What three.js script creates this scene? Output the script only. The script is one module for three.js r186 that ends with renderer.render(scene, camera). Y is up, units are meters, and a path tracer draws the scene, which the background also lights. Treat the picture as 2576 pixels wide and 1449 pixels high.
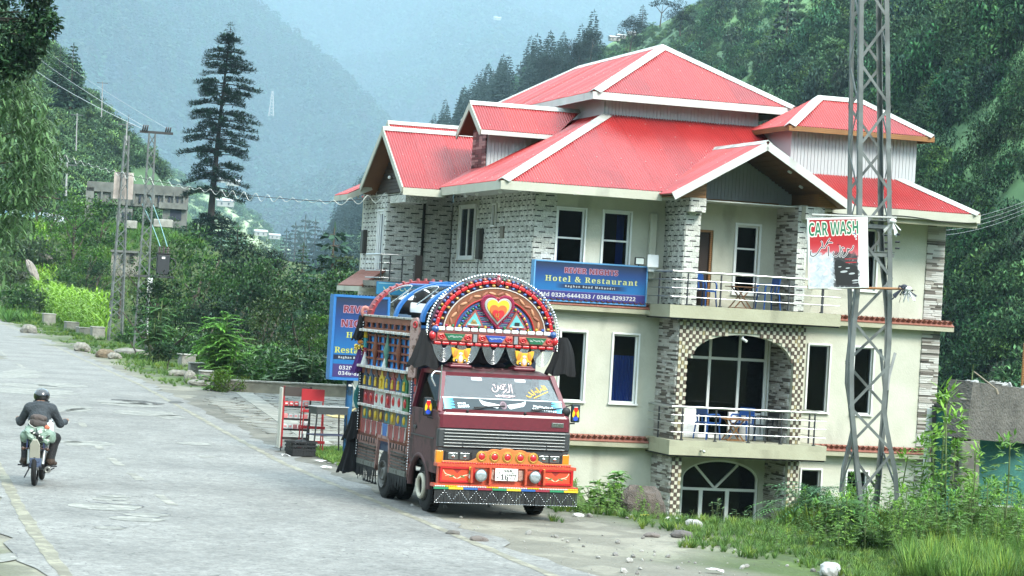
import*as THREE from 'three';
import{mergeGeometries}from 'three/addons/utils/BufferGeometryUtils.js';
import{RoundedBoxGeometry}from 'three/addons/geometries/RoundedBoxGeometry.js';
import{MarchingCubes}from 'three/addons/objects/MarchingCubes.js';
import{FontLoader}from 'three/addons/loaders/FontLoader.js';
import{TextGeometry}from 'three/addons/geometries/TextGeometry.js';
// ---------------------------------------------------------------- camera, sky, sun, exposure
const scene=new THREE.Scene();
const EYE=new THREE.Vector3(0,3.3,0),FOCAL=6000,PITCH=Math.atan(45 / FOCAL),ROLL=THREE.MathUtils.degToRad(3.3);
const camera=new THREE.PerspectiveCamera(2*Math.atan(724.5 / FOCAL)*180 / Math.PI,1024 / 576,0.5,40000);
camera.position.copy(EYE);
camera.rotation.order='YXZ';
camera.rotation.set(PITCH,0,ROLL);
scene.add(camera);
const renderer=new THREE.WebGLRenderer({antialias:true});
renderer.toneMapping=THREE.LinearToneMapping;
renderer.toneMappingExposure=4.05;
renderer.shadowMap.enabled=true;
renderer.shadowMap.type=THREE.PCFSoftShadowMap;
const SUN=new THREE.Vector3(0.5,0.68,0.58).normalize();
{
  const W=256,H=128,d=new Float32Array(W*H*4);
  for(let r=0;r<H;r++){
    const up=((r + 0.5)/ H - 0.5)*Math.PI,y=Math.sin(up);
    for(let c=0;c<W;c++){
      const a=((c + 0.5)/ W - 0.5)*2*Math.PI,x=Math.cos(a)*Math.cos(up),z=Math.sin(a)*Math.cos(up);
      const glow=Math.pow(Math.max(0,x*SUN.x + y*SUN.y + z*SUN.z),6);
      const s=Math.sin(x*3.1 + z*2.3 + y)*Math.sin(z*2.7 - x*1.7 + y*4)*0.07;
      const L=(0.85 + 0.25*Math.max(0,y))*(1 + s)+ 0.7*glow,o=(r*W + c)*4,low=y<0?0.75:1;
      d[o]=L*low*0.82;d[o + 1]=L*low*0.965;d[o + 2]=L*low*1.03;d[o + 3]=1;
   }
 }
  const t=new THREE.DataTexture(d,W,H,THREE.RGBAFormat,THREE.FloatType);
  t.mapping=THREE.EquirectangularReflectionMapping;t.magFilter=t.minFilter=THREE.LinearFilter;t.needsUpdate=true;
  scene.background=t;scene.environment=t;
}
const sun=new THREE.DirectionalLight(new THREE.Color(1,0.95,0.84),2.25);
sun.position.copy(SUN).multiplyScalar(150).add(new THREE.Vector3(0,0,-50));
sun.target.position.set(0,0,-50);scene.add(sun,sun.target);
sun.castShadow=true;sun.shadow.radius=34;sun.shadow.mapSize.set(4096,4096);
Object.assign(sun.shadow.camera,{left:-70,right:70,top:70,bottom:-70,near:1,far:400});
scene.fog=new THREE.FogExp2(new THREE.Color(0.53,0.81,1.0),0.000108);
// ---------------------------------------------------------------- helpers
const V=(x,y,z)=>new THREE.Vector3(x,y,z);
function mulberry(a){return()=>{a=(a + 0x6d2b79f5)|0;let t=Math.imul(a ^(a>>>15),1|a);t=(t + Math.imul(t ^(t>>>7),61|t))^ t;return((t ^(t>>>14))>>>0)/ 4294967296;};}
let R=mulberry(7);
const rr=(a,b)=>a +(b - a)*R();
const pick=(a)=>a[Math.floor(R()*a.length)];
const lerp=(a,b,t)=>a +(b - a)*t,clamp=(x,a,b)=>Math.min(b,Math.max(a,x));
const sstep=(a,b,x)=>{const t=clamp((x - a)/(b - a),0,1);return t*t*(3 - 2*t);};
const camM=new THREE.Matrix4().makeRotationFromEuler(new THREE.Euler(PITCH,0,ROLL,'YXZ'));
const ray=(px,py)=>V((px - 1288)/ FOCAL,-(py - 724.5)/ FOCAL,-1).applyMatrix4(camM);
const P=(px,py,Z)=>{const r=ray(px,py);return r.multiplyScalar(Z / -r.z).add(EYE);};
const G=(px,py,y0=0)=>{const r=ray(px,py);return r.multiplyScalar((y0 - EYE.y)/ r.y).add(EYE);};
function makeNoise(seed){
  const r=mulberry(seed),N=256,tab=new Float32Array(N*N).map(()=>r());
  const at=(x,y,p)=>tab[(((x % p)+ p)% p)+(((y % p)+ p)% p)*N];
  const n2=(x,y,p=256)=>{const ix=Math.floor(x),iy=Math.floor(y),fx=x - ix,fy=y - iy,u=fx*fx*(3 - 2*fx),v=fy*fy*(3 - 2*fy);return lerp(lerp(at(ix,iy,p),at(ix + 1,iy,p),u),lerp(at(ix,iy + 1,p),at(ix + 1,iy + 1,p),u),v);};
  return{n2,fbm:(x,y,o=4,p=256)=>{let s=0,a=0.5,f=1,t=0;for(let i=0;i<o;i++){s +=a*n2(x*f,y*f,Math.min(256,p*f));t +=a;a*=0.5;f*=2;}return s / t;}};
}
const NZ=makeNoise(11),NZ2=makeNoise(29);
function tex(size,fn,{srgb=true,h=size,rep}={}){
  const d=new Uint8Array(size*h*4);
  for(let y=0;y<h;y++)for(let x=0;x<size;x++){const c=fn(x / size,y / h),o=(y*size + x)*4;for(let k=0;k<3;k++)d[o + k]=clamp(Math.round((Array.isArray(c)?c[k]:c)*255),0,255);d[o + 3]=255;}
  const t=new THREE.DataTexture(d,size,h);t.wrapS=t.wrapT=THREE.RepeatWrapping;t.magFilter=THREE.LinearFilter;t.minFilter=THREE.LinearMipmapLinearFilter;t.generateMipmaps=true;
  if(srgb)t.colorSpace=THREE.SRGBColorSpace;if(rep)t.repeat.set(rep,rep);t.needsUpdate=true;return t;
}
const rep=(t,x,y=x)=>{const c=t.clone();c.repeat.set(x,y);c.needsUpdate=true;return c;};
function canvasTex(w,h,draw){
  const c=document.createElement('canvas');c.width=w;c.height=h;draw(c.getContext('2d'),w,h);
  const t=new THREE.CanvasTexture(c);t.colorSpace=THREE.SRGBColorSpace;return t;
}
const lin=(r,g,b)=>new THREE.Color().setRGB(r,g,b);
function mat(c,rough=0.7,o={}){return new THREE.MeshStandardMaterial({color:Array.isArray(c)?lin(...c):new THREE.Color(c),roughness:rough,...o});}
function pmat(c,rough=0.5,o={}){return new THREE.MeshPhysicalMaterial({color:Array.isArray(c)?lin(...c):new THREE.Color(c),roughness:rough,...o});}
function clean(g){if(g.index)g=g.toNonIndexed();else g=g.clone();for(const k of Object.keys(g.attributes))if(!['position','normal','uv','color'].includes(k))g.deleteAttribute(k);if(!g.attributes.normal)g.computeVertexNormals();if(!g.attributes.uv)g.setAttribute('uv',new THREE.BufferAttribute(new Float32Array(g.attributes.position.count*2),2));g.morphAttributes={};g.clearGroups();return g;}
function boxUV(g){const p=g.attributes.position,n=g.attributes.normal,u=g.attributes.uv;for(let i=0;i<p.count;i++){const ax=Math.abs(n.getX(i)),ay=Math.abs(n.getY(i)),az=Math.abs(n.getZ(i));if(ax>=ay&&ax>=az)u.setXY(i,p.getZ(i),p.getY(i));else if(ay>=az)u.setXY(i,p.getX(i),p.getZ(i));else u.setXY(i,p.getX(i),p.getY(i));}return g;}
const M4=(x=0,y=0,z=0,rx=0,ry=0,rz=0,sx=1,sy=sx,sz=sx)=>new THREE.Matrix4().compose(V(x,y,z),new THREE.Quaternion().setFromEuler(new THREE.Euler(rx,ry,rz,'YXZ')),V(sx,sy,sz));
function basis(a,b){
  const d=b.clone().sub(a).normalize(),q=new THREE.Quaternion().setFromUnitVectors(V(0,1,0),d);return new THREE.Matrix4().compose(a.clone().add(b).multiplyScalar(0.5),q,V(1,1,1));
}
class MB{
  constructor(){this.g=[];}
  add(g,m,col){g=clean(g);if(m)g.applyMatrix4(m);if(col){const n=g.attributes.position.count,a=new Float32Array(n*3);for(let i=0;i<n;i++)a.set(col,i*3);g.setAttribute('color',new THREE.BufferAttribute(a,3));this.col=true;}this.g.push(g);return this;}
  box(w,h,d,x,y,z,ry=0,rx=0,rz=0,col){return this.add(new THREE.BoxGeometry(w,h,d),M4(x,y,z,rx,ry,rz),col);}
  rbox(w,h,d,x,y,z,r=0.01,ry=0,rx=0,rz=0,col){return this.add(new RoundedBoxGeometry(w,h,d,2,Math.min(r,w / 2.01,h / 2.01,d / 2.01)),M4(x,y,z,rx,ry,rz),col);}
  rod(a,b,r,seg=8,r2=r,col){return this.add(new THREE.CylinderGeometry(r2,r,a.distanceTo(b),seg),basis(a,b),col);}
  bar(a,b,w,d,up=V(0,1,0),col){
    const y=b.clone().sub(a),L=y.length();y.normalize();let x=new THREE.Vector3().crossVectors(y,up);if(x.lengthSq()<1e-6)x=V(1,0,0);x.normalize();const z=new THREE.Vector3().crossVectors(x,y);
    const m=new THREE.Matrix4().makeBasis(x,y,z).setPosition(a.clone().add(b).multiplyScalar(0.5));return this.add(new THREE.BoxGeometry(w,L,d),m,col);
 }
  angle(a,b,w,th,dir1,dir2){
    const c=dir1.clone().multiplyScalar(w / 2),e=dir2.clone().multiplyScalar(w / 2);
    this.bar(a.clone().add(c),b.clone().add(c),w,th,dir2);return this.bar(a.clone().add(e),b.clone().add(e),w,th,dir1);
 }
  ball(x,y,z,r,sx=1,sy=1,sz=1,seg=10,col){return this.add(new THREE.SphereGeometry(r,seg,Math.max(5,seg*0.7|0)),M4(x,y,z,0,0,0,sx,sy,sz),col);}
  tube(pts,r,seg=6,n=0,closed=false,col){return this.add(new THREE.TubeGeometry(new THREE.CatmullRomCurve3(pts,closed),n||pts.length*4,r,seg,closed),null,col);}
  ext(pts,depth,m,bevel=0,holes=[],col){const s=pts.curves?pts:new THREE.Shape(pts.map((p)=>new THREE.Vector2(p[0],p[1])));for(const h of holes)s.holes.push(h.curves?h:new THREE.Path(h.map((p)=>new THREE.Vector2(p[0],p[1]))));return this.add(new THREE.ExtrudeGeometry(s,{depth,bevelEnabled:bevel>0,bevelSize:bevel,bevelThickness:bevel,bevelSegments:1,curveSegments:20}),m,col);}
  tris(pos,idx,col){const g=new THREE.BufferGeometry();g.setAttribute('position',new THREE.BufferAttribute(new Float32Array(pos),3));if(idx)g.setIndex(idx);const n=g.toNonIndexed?(idx?g.toNonIndexed():g):g;n.computeVertexNormals();return this.add(n,null,col);}
  geo(keepUV){if(this.col)for(const g of this.g)if(!g.attributes.color)g.setAttribute('color',new THREE.BufferAttribute(new Float32Array(g.attributes.position.count*3).fill(1),3));const g=mergeGeometries(this.g);if(!keepUV)boxUV(g);return g;}
  build(name,material,parent,keepUV){if(!this.g.length)return null;return mesh(name,this.geo(keepUV),material,parent);}
}
const used=new Map();
function numbered(n){const k=used.get(n)??0;used.set(n,k + 1);return k?n + '_' + String(k).padStart(3,'0'):n;}
const depthOf=(o)=>{let d=0;while(o.parent&&o.parent !==scene){o=o.parent;d++;}return d;};
function mesh(name,geo,material,parent){while(parent&&depthOf(parent)>1&&parent.position.lengthSq()===0&&parent.rotation.y===0)parent=parent.parent;const m=new THREE.Mesh(geo,material);m.castShadow=m.receiveShadow=true;m.name=parent?name:numbered(name);(parent??scene).add(m);return m;}
function tag(o,label,category,group,kind){if(label)o.userData.label=label;if(category)o.userData.category=category;if(group)o.userData.group=group;if(kind)o.userData.kind=kind;return o;}
function thing(name,label,category,pos=V(0,0,0),turn=0,group){const o=new THREE.Group();o.name=numbered(name);scene.add(o);o.position.copy(pos);o.rotation.y=turn;return tag(o,label,category,group);}
function copyOf(o,name,label,pos,turn){const c=o.clone();c.name=numbered(name);scene.add(c);if(pos)c.position.copy(pos);if(turn !==undefined)c.rotation.y=turn;c.userData={...o.userData,label:label??o.userData.label};return c;}
const struct=(o)=>{o.userData.kind='structure';return o;};
// ---------------------------------------------------------------- materials
const tPlaster=tex(512,(u,v)=>{const n=NZ.fbm(u*8,v*8,5,8),f=NZ2.n2(u*128,v*128,128);const s=NZ.fbm(u*6 + 9,v*2,4,2*3);return [0,0.006,0.02].map((q)=>0.96 - 0.10*n - 0.6*Math.max(0,s - 0.56)- 0.02*f - q*n);},{rep:0.25});
const tGrain=tex(256,(u,v)=>{const n=NZ.fbm(u*16,v*16,4,16)*0.5 + NZ2.n2(u*128,v*128,128)*0.5;return 0.7 + 0.3*n;},{rep:1});
const tBump=tex(256,(u,v)=>NZ.fbm(u*32,v*32,3,32),{srgb:false,rep:1});
const tWood=tex(256,(u,v)=>{const g=NZ.fbm(u*3 + 0.6*NZ2.n2(u*2,v*4,2),v*60,3,3);return [0.5 + 0.5*g,0.42 + 0.5*g,0.34 + 0.5*g];},{rep:1});
const tRust=tex(512,(u,v)=>{const n=NZ.fbm(u*6,v*6,5,6),m=sstep(0.52,0.68,n),f=NZ2.fbm(u*40,v*40,2,40);return [lerp(0.9,0.55,m)*(0.85 + 0.15*f),lerp(0.92,0.5,m)*(0.85 + 0.15*f),lerp(0.92,0.46,m)*(0.85 + 0.15*f)];},{rep:0.8});
const tStain=tex(512,(u,v)=>{const n=NZ.fbm(u*5,v*5,6,5),s=NZ2.fbm(u*24,v*3,4,3);const k=0.62 + 0.38*n - 0.28*Math.max(0,s - 0.55);return [k,k*0.99,k*0.96];},{rep:0.5});
const MT={
  cream:mat([0.56,0.56,0.475],0.85,{map:tPlaster,bumpMap:tBump,bumpScale:0.003}),
  beige:mat([0.40,0.39,0.285],0.85,{map:tPlaster,bumpMap:tBump,bumpScale:0.003}),
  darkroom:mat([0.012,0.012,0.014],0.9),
  white:mat([0.68,0.69,0.68],0.45),
  trim:mat([0.60,0.61,0.59],0.6,{map:tPlaster}),
  fascia:mat([0.50,0.50,0.42],0.6,{map:tPlaster}),
  cap:mat([0.62,0.64,0.64],0.42,{map:rep(tStain,0.9),metalness:0.1}),
  soffit:mat([0.27,0.155,0.075],0.55,{map:tWood}),
  timber:mat([0.42,0.24,0.09],0.5,{map:tWood}),
  darkTimber:mat([0.035,0.018,0.011],0.6,{map:tWood}),
  siding:mat([0.40,0.42,0.43],0.5,{metalness:0.1}),
  glass:pmat([0.30,0.36,0.45],0.03,{specularIntensity:0.4,transmission:1,thickness:0,ior:1.5}),
  steel:mat([0.55,0.56,0.57],0.28,{metalness:0.9}),
  darkSteel:mat([0.06,0.06,0.065],0.45,{metalness:0.5}),
  black:mat([0.005,0.005,0.0055],0.6),
  rubber:mat([0.009,0.009,0.01],0.85,{map:tGrain}),
  concrete:mat([0.26,0.25,0.23],0.9,{map:tStain,bumpMap:tBump,bumpScale:0.01}),
  curtain:mat([0.02,0.10,0.42],0.9,{side:THREE.DoubleSide}),
  blackStone:mat([0.007,0.007,0.008],0.5),
  terracotta:[[0.42,0.17,0.125],[0.47,0.21,0.16],[0.36,0.14,0.10]].map((c)=>mat(c,0.75,{map:tGrain})),
  roofRed:[0,1,2].map((i)=>pmat([[0.40,0.034,0.034],[0.36,0.036,0.038],[0.42,0.038,0.034]][i],0.34,{map:tRoofMap(),clearcoat:0.25,clearcoatRoughness:0.25,side:THREE.DoubleSide})),
  ledge:[[0.64,0.62,0.58],[0.42,0.39,0.35],[0.17,0.145,0.125],[0.50,0.47,0.42],[0.13,0.115,0.10]].map((c)=>mat(c,0.8,{map:rep(tGrain,3)})),
  marble:[0,1,2].map((i)=>mat([[0.60,0.60,0.58],[0.52,0.52,0.50],[0.64,0.64,0.63]][i],0.55,{map:tMarble()})),
  checkW:mat([0.62,0.58,0.46],0.6,{map:rep(tGrain,4)}),checkB:mat([0.10,0.065,0.045],0.6,{map:rep(tGrain,4)}),checkO:mat([0.33,0.27,0.14],0.6,{map:rep(tGrain,4)}),
};
function tRoofMap(){return tRoofMap.t??=tex(256,(u,v)=>{const n=NZ.fbm(u*5,v*5,4,5),f=NZ2.n2(u*64,v*64,64),st=NZ2.fbm(u*20,v*4,3,4);const k=0.88 + 0.14*n - 0.04*f,w=Math.max(0,st - 0.6)*0.5;return [k,k - 0.03 + w,k - 0.03 + w];},{rep:0.35});}
function tMarble(){return tMarble.t??=tex(256,(u,v)=>{const a=Math.abs(NZ.fbm(u*6,v*6,4,6)- 0.5)*2,b=Math.abs(NZ2.fbm(u*10,v*10,3,10)- 0.5)*2;const k=1 - 0.34*Math.pow(1 - a,12)- 0.34*Math.pow(1 - b,16);return [k,k,k*0.98];},{rep:1.3});}
// ---------------------------------------------------------------- land, road, hills
const XR=[[0,8.6],[-20,3.4],[-30.3,0.4],[-34.7,-0.9],[-40.5,-2.6],[-46.2,-4.3],[-54.8,-6.4],[-67.3,-9.4],[-78.5,-12.1],[-100,-17.8],[-129,-25.3],[-170,-36.3],[-230,-53],[-330,-82]];
const xr=(z)=>{let i=0;while(i<XR.length - 2&&z<XR[i + 1][0])i++;const [a,b]=[XR[i],XR[i + 1]];return lerp(a[1],b[1],(z - a[0])/(b[0]- a[0]));};
const xl=(z)=>xr(z)- lerp(6.3,5.4,sstep(-25,-60,z));
const gBump=(x,z)=>(NZ.fbm(x*0.35 + 50,z*0.35 + 50,3)- 0.5);
function landY(x,z){
  const Z=-z,r=xr(z);
  let y=0;
  if(Z>37.5)y -=3.4*sstep(38.2,46,Z)*sstep(0.6,4,x)*(1 - sstep(70,78,Z));
  const xs=lerp(r + 7,-33,sstep(175,262,Z));
  const d=Math.max(0,Math.min(x - xs,Z - 79.5));
  y -=34*(1 - Math.exp(-d*0.03));
  y +=8.9*sstep(192,250,Z)*(1 - sstep(-40,-12,x));
  const off=Math.max(sstep(0.8,2.2,x - r),sstep(0.3,1.5,xl(z)- x));
  const lot=Z>43&&Z<79.5&&x<0.4?0.15:1;
  if(Z<300)y +=gBump(x,z)*off*lot*(Z>90?0.6:0.12);
  if(x<xl(z)- 1)y +=Math.min(14,(xl(z)- 1 - x)*0.35)*(1 - sstep(100,190,Z));
  return y;
}
const tDirt=tex(1024,(u,v)=>{const n=NZ.fbm(u*6,v*6,6,6),f=NZ2.n2(u*256,v*256,256),g=NZ2.fbm(u*60,v*60,2,60),p=sstep(0.5,0.62,NZ2.fbm(u*9 + 3,v*9,5,9));const k=0.55 + 0.22*n + 0.16*f*g + 0.12*p;return [k*1.0,k*0.985,k*0.93];});
const groundMat=mat([0.29,0.28,0.25],0.95,{map:rep(tDirt,0.16),bumpMap:rep(tDirt,0.16),bumpScale:0.05,vertexColors:true});
{
  const xs=[],zs=[];for(let x=-160;x<=160;x +=Math.abs(x)<24?0.8:4)xs.push(x);for(let z=60;z>=-420;z -=z>-24?6:z>-85?0.8:z>-200?2.2:5)zs.push(z);
  const pos=[],uv=[],col=[],idx=[];
  for(const z of zs)for(const x of xs){
    const y=landY(x,z);pos.push(x,y - 0.004,z);uv.push(x,z);
    const Z=-z,d=x - xr(z),n=NZ.fbm(x*0.25 + 20,z*0.25 + 90,4),near=Z<79.5;
    let g=near?sstep(3.2,4.6,d +(n - 0.5)*5):sstep(1.0,2.2,d +(n - .5)*2.5);
    if(near&&Z>43&&x<0)g=0;if(x<xl(z))g=sstep(0.4,1.4,xl(z)- x +(n - .5));
    const green=[0.20 + 0.15*n,0.36 + 0.25*n,0.10],bare=[1,1,1];
    col.push(...[0,1,2].map((k)=>lerp(bare[k],green[k],g)));
 }
  const nx=xs.length;for(let j=0;j + 1<zs.length;j++)for(let i=0;i + 1<nx;i++){const a=j*nx + i;idx.push(a,a + 1,a + nx,a + 1,a + nx + 1,a + nx);}
  const g=new THREE.BufferGeometry();g.setAttribute('position',new THREE.BufferAttribute(new Float32Array(pos),3));g.setAttribute('uv',new THREE.BufferAttribute(new Float32Array(uv),2));g.setAttribute('color',new THREE.BufferAttribute(new Float32Array(col),3));g.setIndex(idx);g.computeVertexNormals();
  groundMat.side=THREE.DoubleSide;struct(mesh('ground',g,groundMat));
  const f=new THREE.PlaneGeometry(50000,50000);f.rotateX(-Math.PI / 2);struct(mesh('valley_floor',f,mat([0.05,0.09,0.04],1))).position.set(0,-60,-3000);
}
const tAsph=tex(1024,(u,v)=>{
  const n=NZ.fbm(u*4,v*4,6,4),f=NZ2.n2(u*200,v*200,200),f2=NZ.n2(u*256 + 9,v*256,256),st=NZ2.fbm(u*10,v*3,5,3);
  const cr=Math.abs(NZ.fbm(u*7 + 1.3,v*7,4,7)- 0.5),cr2=Math.abs(NZ2.fbm(u*16,v*16,3,16)- 0.5);
  const m1=NZ2.n2(u*90,v*90,90),m2=NZ.n2(u*45 + 5,v*45,45);let k=0.58 + 0.26*n + 0.14*st + 0.13*(m1 - 0.5)+ 0.1*(m2 - 0.5)+ 0.10*(f - 0.5)+ 0.12*(f2 - 0.5);
  if(n>0.45)k -=0.34*Math.max(0,1 - cr2 / 0.009)*sstep(0.45,0.55,n);k -=0.22*Math.max(0,1 - cr / 0.0035);
  return [k,k*1.0,k*0.99];
});
const roadMat=mat([0.278,0.272,0.258],0.85,{map:rep(tAsph,0.2),bumpMap:rep(tAsph,0.2),bumpScale:0.012});
function strip(fa,fb,y,z0,z1,step,na=1,wob=0){
  const pos=[],uv=[],idx=[];let r=0;
  for(let z=z0;z>z1 - 0.001;z -=step,r++)for(let i=0;i<=na;i++){let x=lerp(fa(z),fb(z),i / na);if(wob&&(i===0||i===na))x +=(NZ.fbm(z*1.7 + i*7,3 + i,4)- 0.5)*wob;pos.push(x,y,z);uv.push(x,z);if(r&&i){const a=r*(na + 1)+ i;idx.push(a - na - 2,a - na - 1,a - 1,a - na - 1,a,a - 1);}}
  const g=new THREE.BufferGeometry();g.setAttribute('position',new THREE.BufferAttribute(new Float32Array(pos),3));g.setAttribute('uv',new THREE.BufferAttribute(new Float32Array(uv),2));g.setIndex(idx);g.computeVertexNormals();return g;
}
roadMat.side=THREE.DoubleSide;
const road=struct(mesh('road',strip((z)=>xl(z)- 0.35,(z)=>xr(z)+ 0.55,0.008,40,-205,0.6,6,0.7),roadMat));
{
  const paint=mat([0.345,0.335,0.285],0.8,{side:THREE.DoubleSide,map:rep(tDirt,0.7)}),paintW=mat([0.37,0.37,0.36],0.8,{side:THREE.DoubleSide,map:rep(tDirt,0.7)});
  mesh('edge_line',strip((z)=>xr(z)- 0.02,(z)=>xr(z)+ 0.13,0.012,30,-205,0.35,2,0.09),paint,road);
  mesh('edge_line',strip((z)=>xl(z)- 0.05,(z)=>xl(z)+ 0.13,0.012,30,-60,0.35,2,0.1),mat([0.33,0.32,0.27],0.85,{side:THREE.DoubleSide,map:rep(tDirt,0.7)}),road);
  const xc=(z)=>lerp(xl(z),xr(z),0.40);for(const [a,b]of [[-36,-37.6],[-40.2,-41.6],[-43.2,-45],[-47,-48.2],[-54,-55.6],[-60,-61.6],[-73,-75.6],[-87,-91],[-100,-105],[-116,-122],[-140,-148]])mesh('centre_line',strip((z)=>xc(z)- 0.07,(z)=>xc(z)+ 0.09,0.012,a,b,0.2,1,0.09),paintW,road);
}
{
  const pale=mat([0.36,0.365,0.365],0.75,{map:rep(tDirt,0.9),side:THREE.DoubleSide}),lip=mat([0.10,0.10,0.105],0.9,{side:THREE.DoubleSide});
  const spots=[[30,945,60,9],[60,970,70,5],[85,985,95,8],[150,970,45,7],[180,1028,40,10],[200,1033,28,6],[220,1118,60,8],[170,1112,36,4],[280,1257,50,6],[300,1266,32,5],[265,1277,95,10],[290,1250,40,4],[375,1297,60,6],[345,1308,70,7],[275,1330,45,4],[370,1040,75,7],[430,1050,30,6],[490,1117,40,5],[520,1150,22,3],[330,1020,60,5],[10,1405,38,12],[305,1007,18,2,1],[338,1010,26,3,1],[372,1013,16,2,1],[398,1017,13,3,1],[350,1016,20,2,1],[442,1013,14,4,1],[322,1014,60,5],[60,935,30,5],[140,1000,30,3]];
  const dark=mat([0.12,0.12,0.125],.9,{map:rep(tDirt,2),side:THREE.DoubleSide});for(const [px,py,w,h,dk]of spots){
    const c=G(px,py,0),a=G(px - w,py,0),b=G(px + w,py,0),e=G(px,py + h,0),hw=a.distanceTo(b)/ 2,hd=Math.abs(e.z - c.z),pts=[],n=22,s=R()*9;
    for(let i=0;i<n;i++){const t=i / n*Math.PI*2,k=0.75 + 0.5*(NZ.n2(s + Math.cos(t)*1.5 + 3,s + Math.sin(t)*1.5 + 3)- 0.3);pts.push(V(c.x + Math.cos(t)*hw*k,0.0125,c.z + Math.sin(t)*hd*k));}
    const pos=[];for(let i=0;i<n;i++){const p=pts[i],q=pts[(i + 1)% n];pos.push(c.x,0.0125,c.z,p.x,p.y,p.z,q.x,q.y,q.z);}
    const m=new MB().tris(pos).build('road_patch',dk?dark:pale,road);
    const L=[];for(let i=0;i<n;i++){const t=(i + 0.5)/ n*Math.PI*2;if(Math.sin(t)<-0.15&&R()<0.7){const p=pts[i],q=pts[(i + 1)% n],th=rr(0.02,0.09)*(hd>0.6?1.4:1);L.push(p.x,0.0165,p.z,q.x,0.0165,q.z,q.x,0.0165,q.z - th,p.x,0.0165,p.z,q.x,0.0165,q.z - th,p.x,0.0165,p.z - th*0.7);}}
    if(L.length)new MB().tris(L).build('broken_edge',lip,m);
 }
}
{
  const court=struct(mesh('forecourt',new MB().box(9.4,0.06,35.5,-4.7,-0.028,-60.2).geo(),mat([0.20,0.195,0.18],0.95,{map:rep(tDirt,0.3)})));
  court.name='forecourt';
  const pm=[[0.33,0.33,0.32],[0.28,0.28,0.275],[0.37,0.37,0.36],[0.25,0.255,0.255]].map((c)=>mat(c,0.85,{map:rep(tDirt,0.8)})),shapes=[];
  for(let k=0;k<6;k++){const pts=[];for(let i=0;i<9;i++){const t=i / 9*Math.PI*2,c=Math.cos(t),s=Math.sin(t),q=Math.pow(Math.abs(c),6)+ Math.pow(Math.abs(s),6),r=0.5 / Math.pow(q,1 / 6)*rr(0.88,0.99);pts.push([c*r,s*r]);}shapes.push(boxUV(clean(new MB().ext(pts,1,new THREE.Matrix4().makeRotationX(-Math.PI / 2)).geo())));}
  const list=[];for(let z=-44.2;z>-76.6;){const d=rr(0.42,0.7);for(let x=Math.max(xr(z)+ 0.9,-9)+ rr(0,.3);x<-1.2;){const w=rr(0.5,1.15);list.push([x + w / 2,z - d / 2,w*0.975,d*0.96]);x +=w;}z -=d;}
  list.forEach((s,i)=>{if(i<300){const m=mesh('paving_slab',pick(shapes),pick(pm),court);m.position.set(s[0],rr(-0.012,0.004)- 0.004,s[1]);m.scale.set(s[2],0.03,s[3]);m.rotation.y=(R()<.5?Math.PI:0)+ rr(-.03,.03);}});
  const rest=new MB();list.slice(300).forEach((s)=>rest.add(pick(shapes),M4(s[0],rr(-0.012,0.004)- 0.004,s[1],0,R()<.5?Math.PI:0,0,s[2],0.03,s[3]),pick(pm).color.toArray()));const rm=rest.build('paving_slabs',mat([1,1,1],0.85,{vertexColors:true,map:rep(tDirt,0.8)}),court);if(rm)rm.userData.kind='stuff';
  const cs=[G(600,988),G(740,1050)].map((p)=>p.setY(0.03));
  new MB().bar(V(-8.35,0.016,-76.3),V(-4.0,0.016,-52.5),0.55,0.035,V(0,1,0)).build('concrete_strip',mat([0.4,0.4,0.39],0.85,{map:rep(tDirt,0.5)}),court);
}
// ---- hills: land rising from a foot line to a ridge, with gullies, bushes and trees
function hill(name,sil,o){
  const{zTop,zBase,yBase,nx=90,nt=50,amp,freq,pow=1,shade}=o;
  const x0=sil[0][0],x1=sil[sil.length - 1][0];
  const top=(px)=>{let i=0;while(i<sil.length - 2&&px>sil[i + 1][0])i++;const a=sil[i],b=sil[i + 1];return lerp(a[1],b[1],clamp((px - a[0])/(b[0]- a[0]),0,1));};
  const at=(px,t)=>{
    const f=(px - x0)/(x1 - x0),Zt=zTop(f),Zb=zBase(f),T=P(px,top(px),Zt);
    const B=T.clone().multiplyScalar(Zb / Zt);B.y=yBase;
    const p=B.clone().lerp(T,t);p.y=lerp(yBase,T.y,Math.pow(t,pow));
    const k=Math.sin(Math.PI*clamp(t,0,1))*0.9 + 0.1,s=freq;
    const n=NZ.fbm(p.x*s + 40,p.z*s + 70 + p.y*s,5)- 0.5,rdg=1 - Math.abs(NZ2.fbm(p.x*s*0.6 + 11,p.z*s*0.25 + 30,3)- 0.5)*4;
    p.y +=amp*(n*1.2 + 0.5*(rdg - 0.5))*k;p.z +=amp*n*k;return p;
 };
  const pos=[],uv=[],col=[],idx=[];
  for(let j=0;j<=nt + 2;j++)for(let i=0;i<=nx;i++){
    const px=lerp(x0,x1,i / nx);let p=at(px,Math.min(1,j / nt));if(j>nt){p.z -=(j - nt)*zTop(0.5)*0.12;p.y -=(j - nt)*amp*3;p.x*=1 +(j - nt)*0.12;}
    pos.push(p.x,p.y,p.z);uv.push(p.x,p.z);col.push(...shade(p,j / nt));
 }
  for(let j=0;j<nt + 2;j++)for(let i=0;i<nx;i++){const a=j*(nx + 1)+ i;idx.push(a,a + 1,a + nx + 1,a + 1,a + nx + 2,a + nx + 1);}
  const g=new THREE.BufferGeometry();g.setAttribute('position',new THREE.BufferAttribute(new Float32Array(pos),3));g.setAttribute('uv',new THREE.BufferAttribute(new Float32Array(uv),2));g.setAttribute('color',new THREE.BufferAttribute(new Float32Array(col),3));g.setIndex(idx);g.computeVertexNormals();
  const m=struct(mesh(name,g,mat([1,1,1],1,{vertexColors:true,side:THREE.DoubleSide})));m.receiveShadow=true;return{m,at,x0,x1};
}
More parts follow.
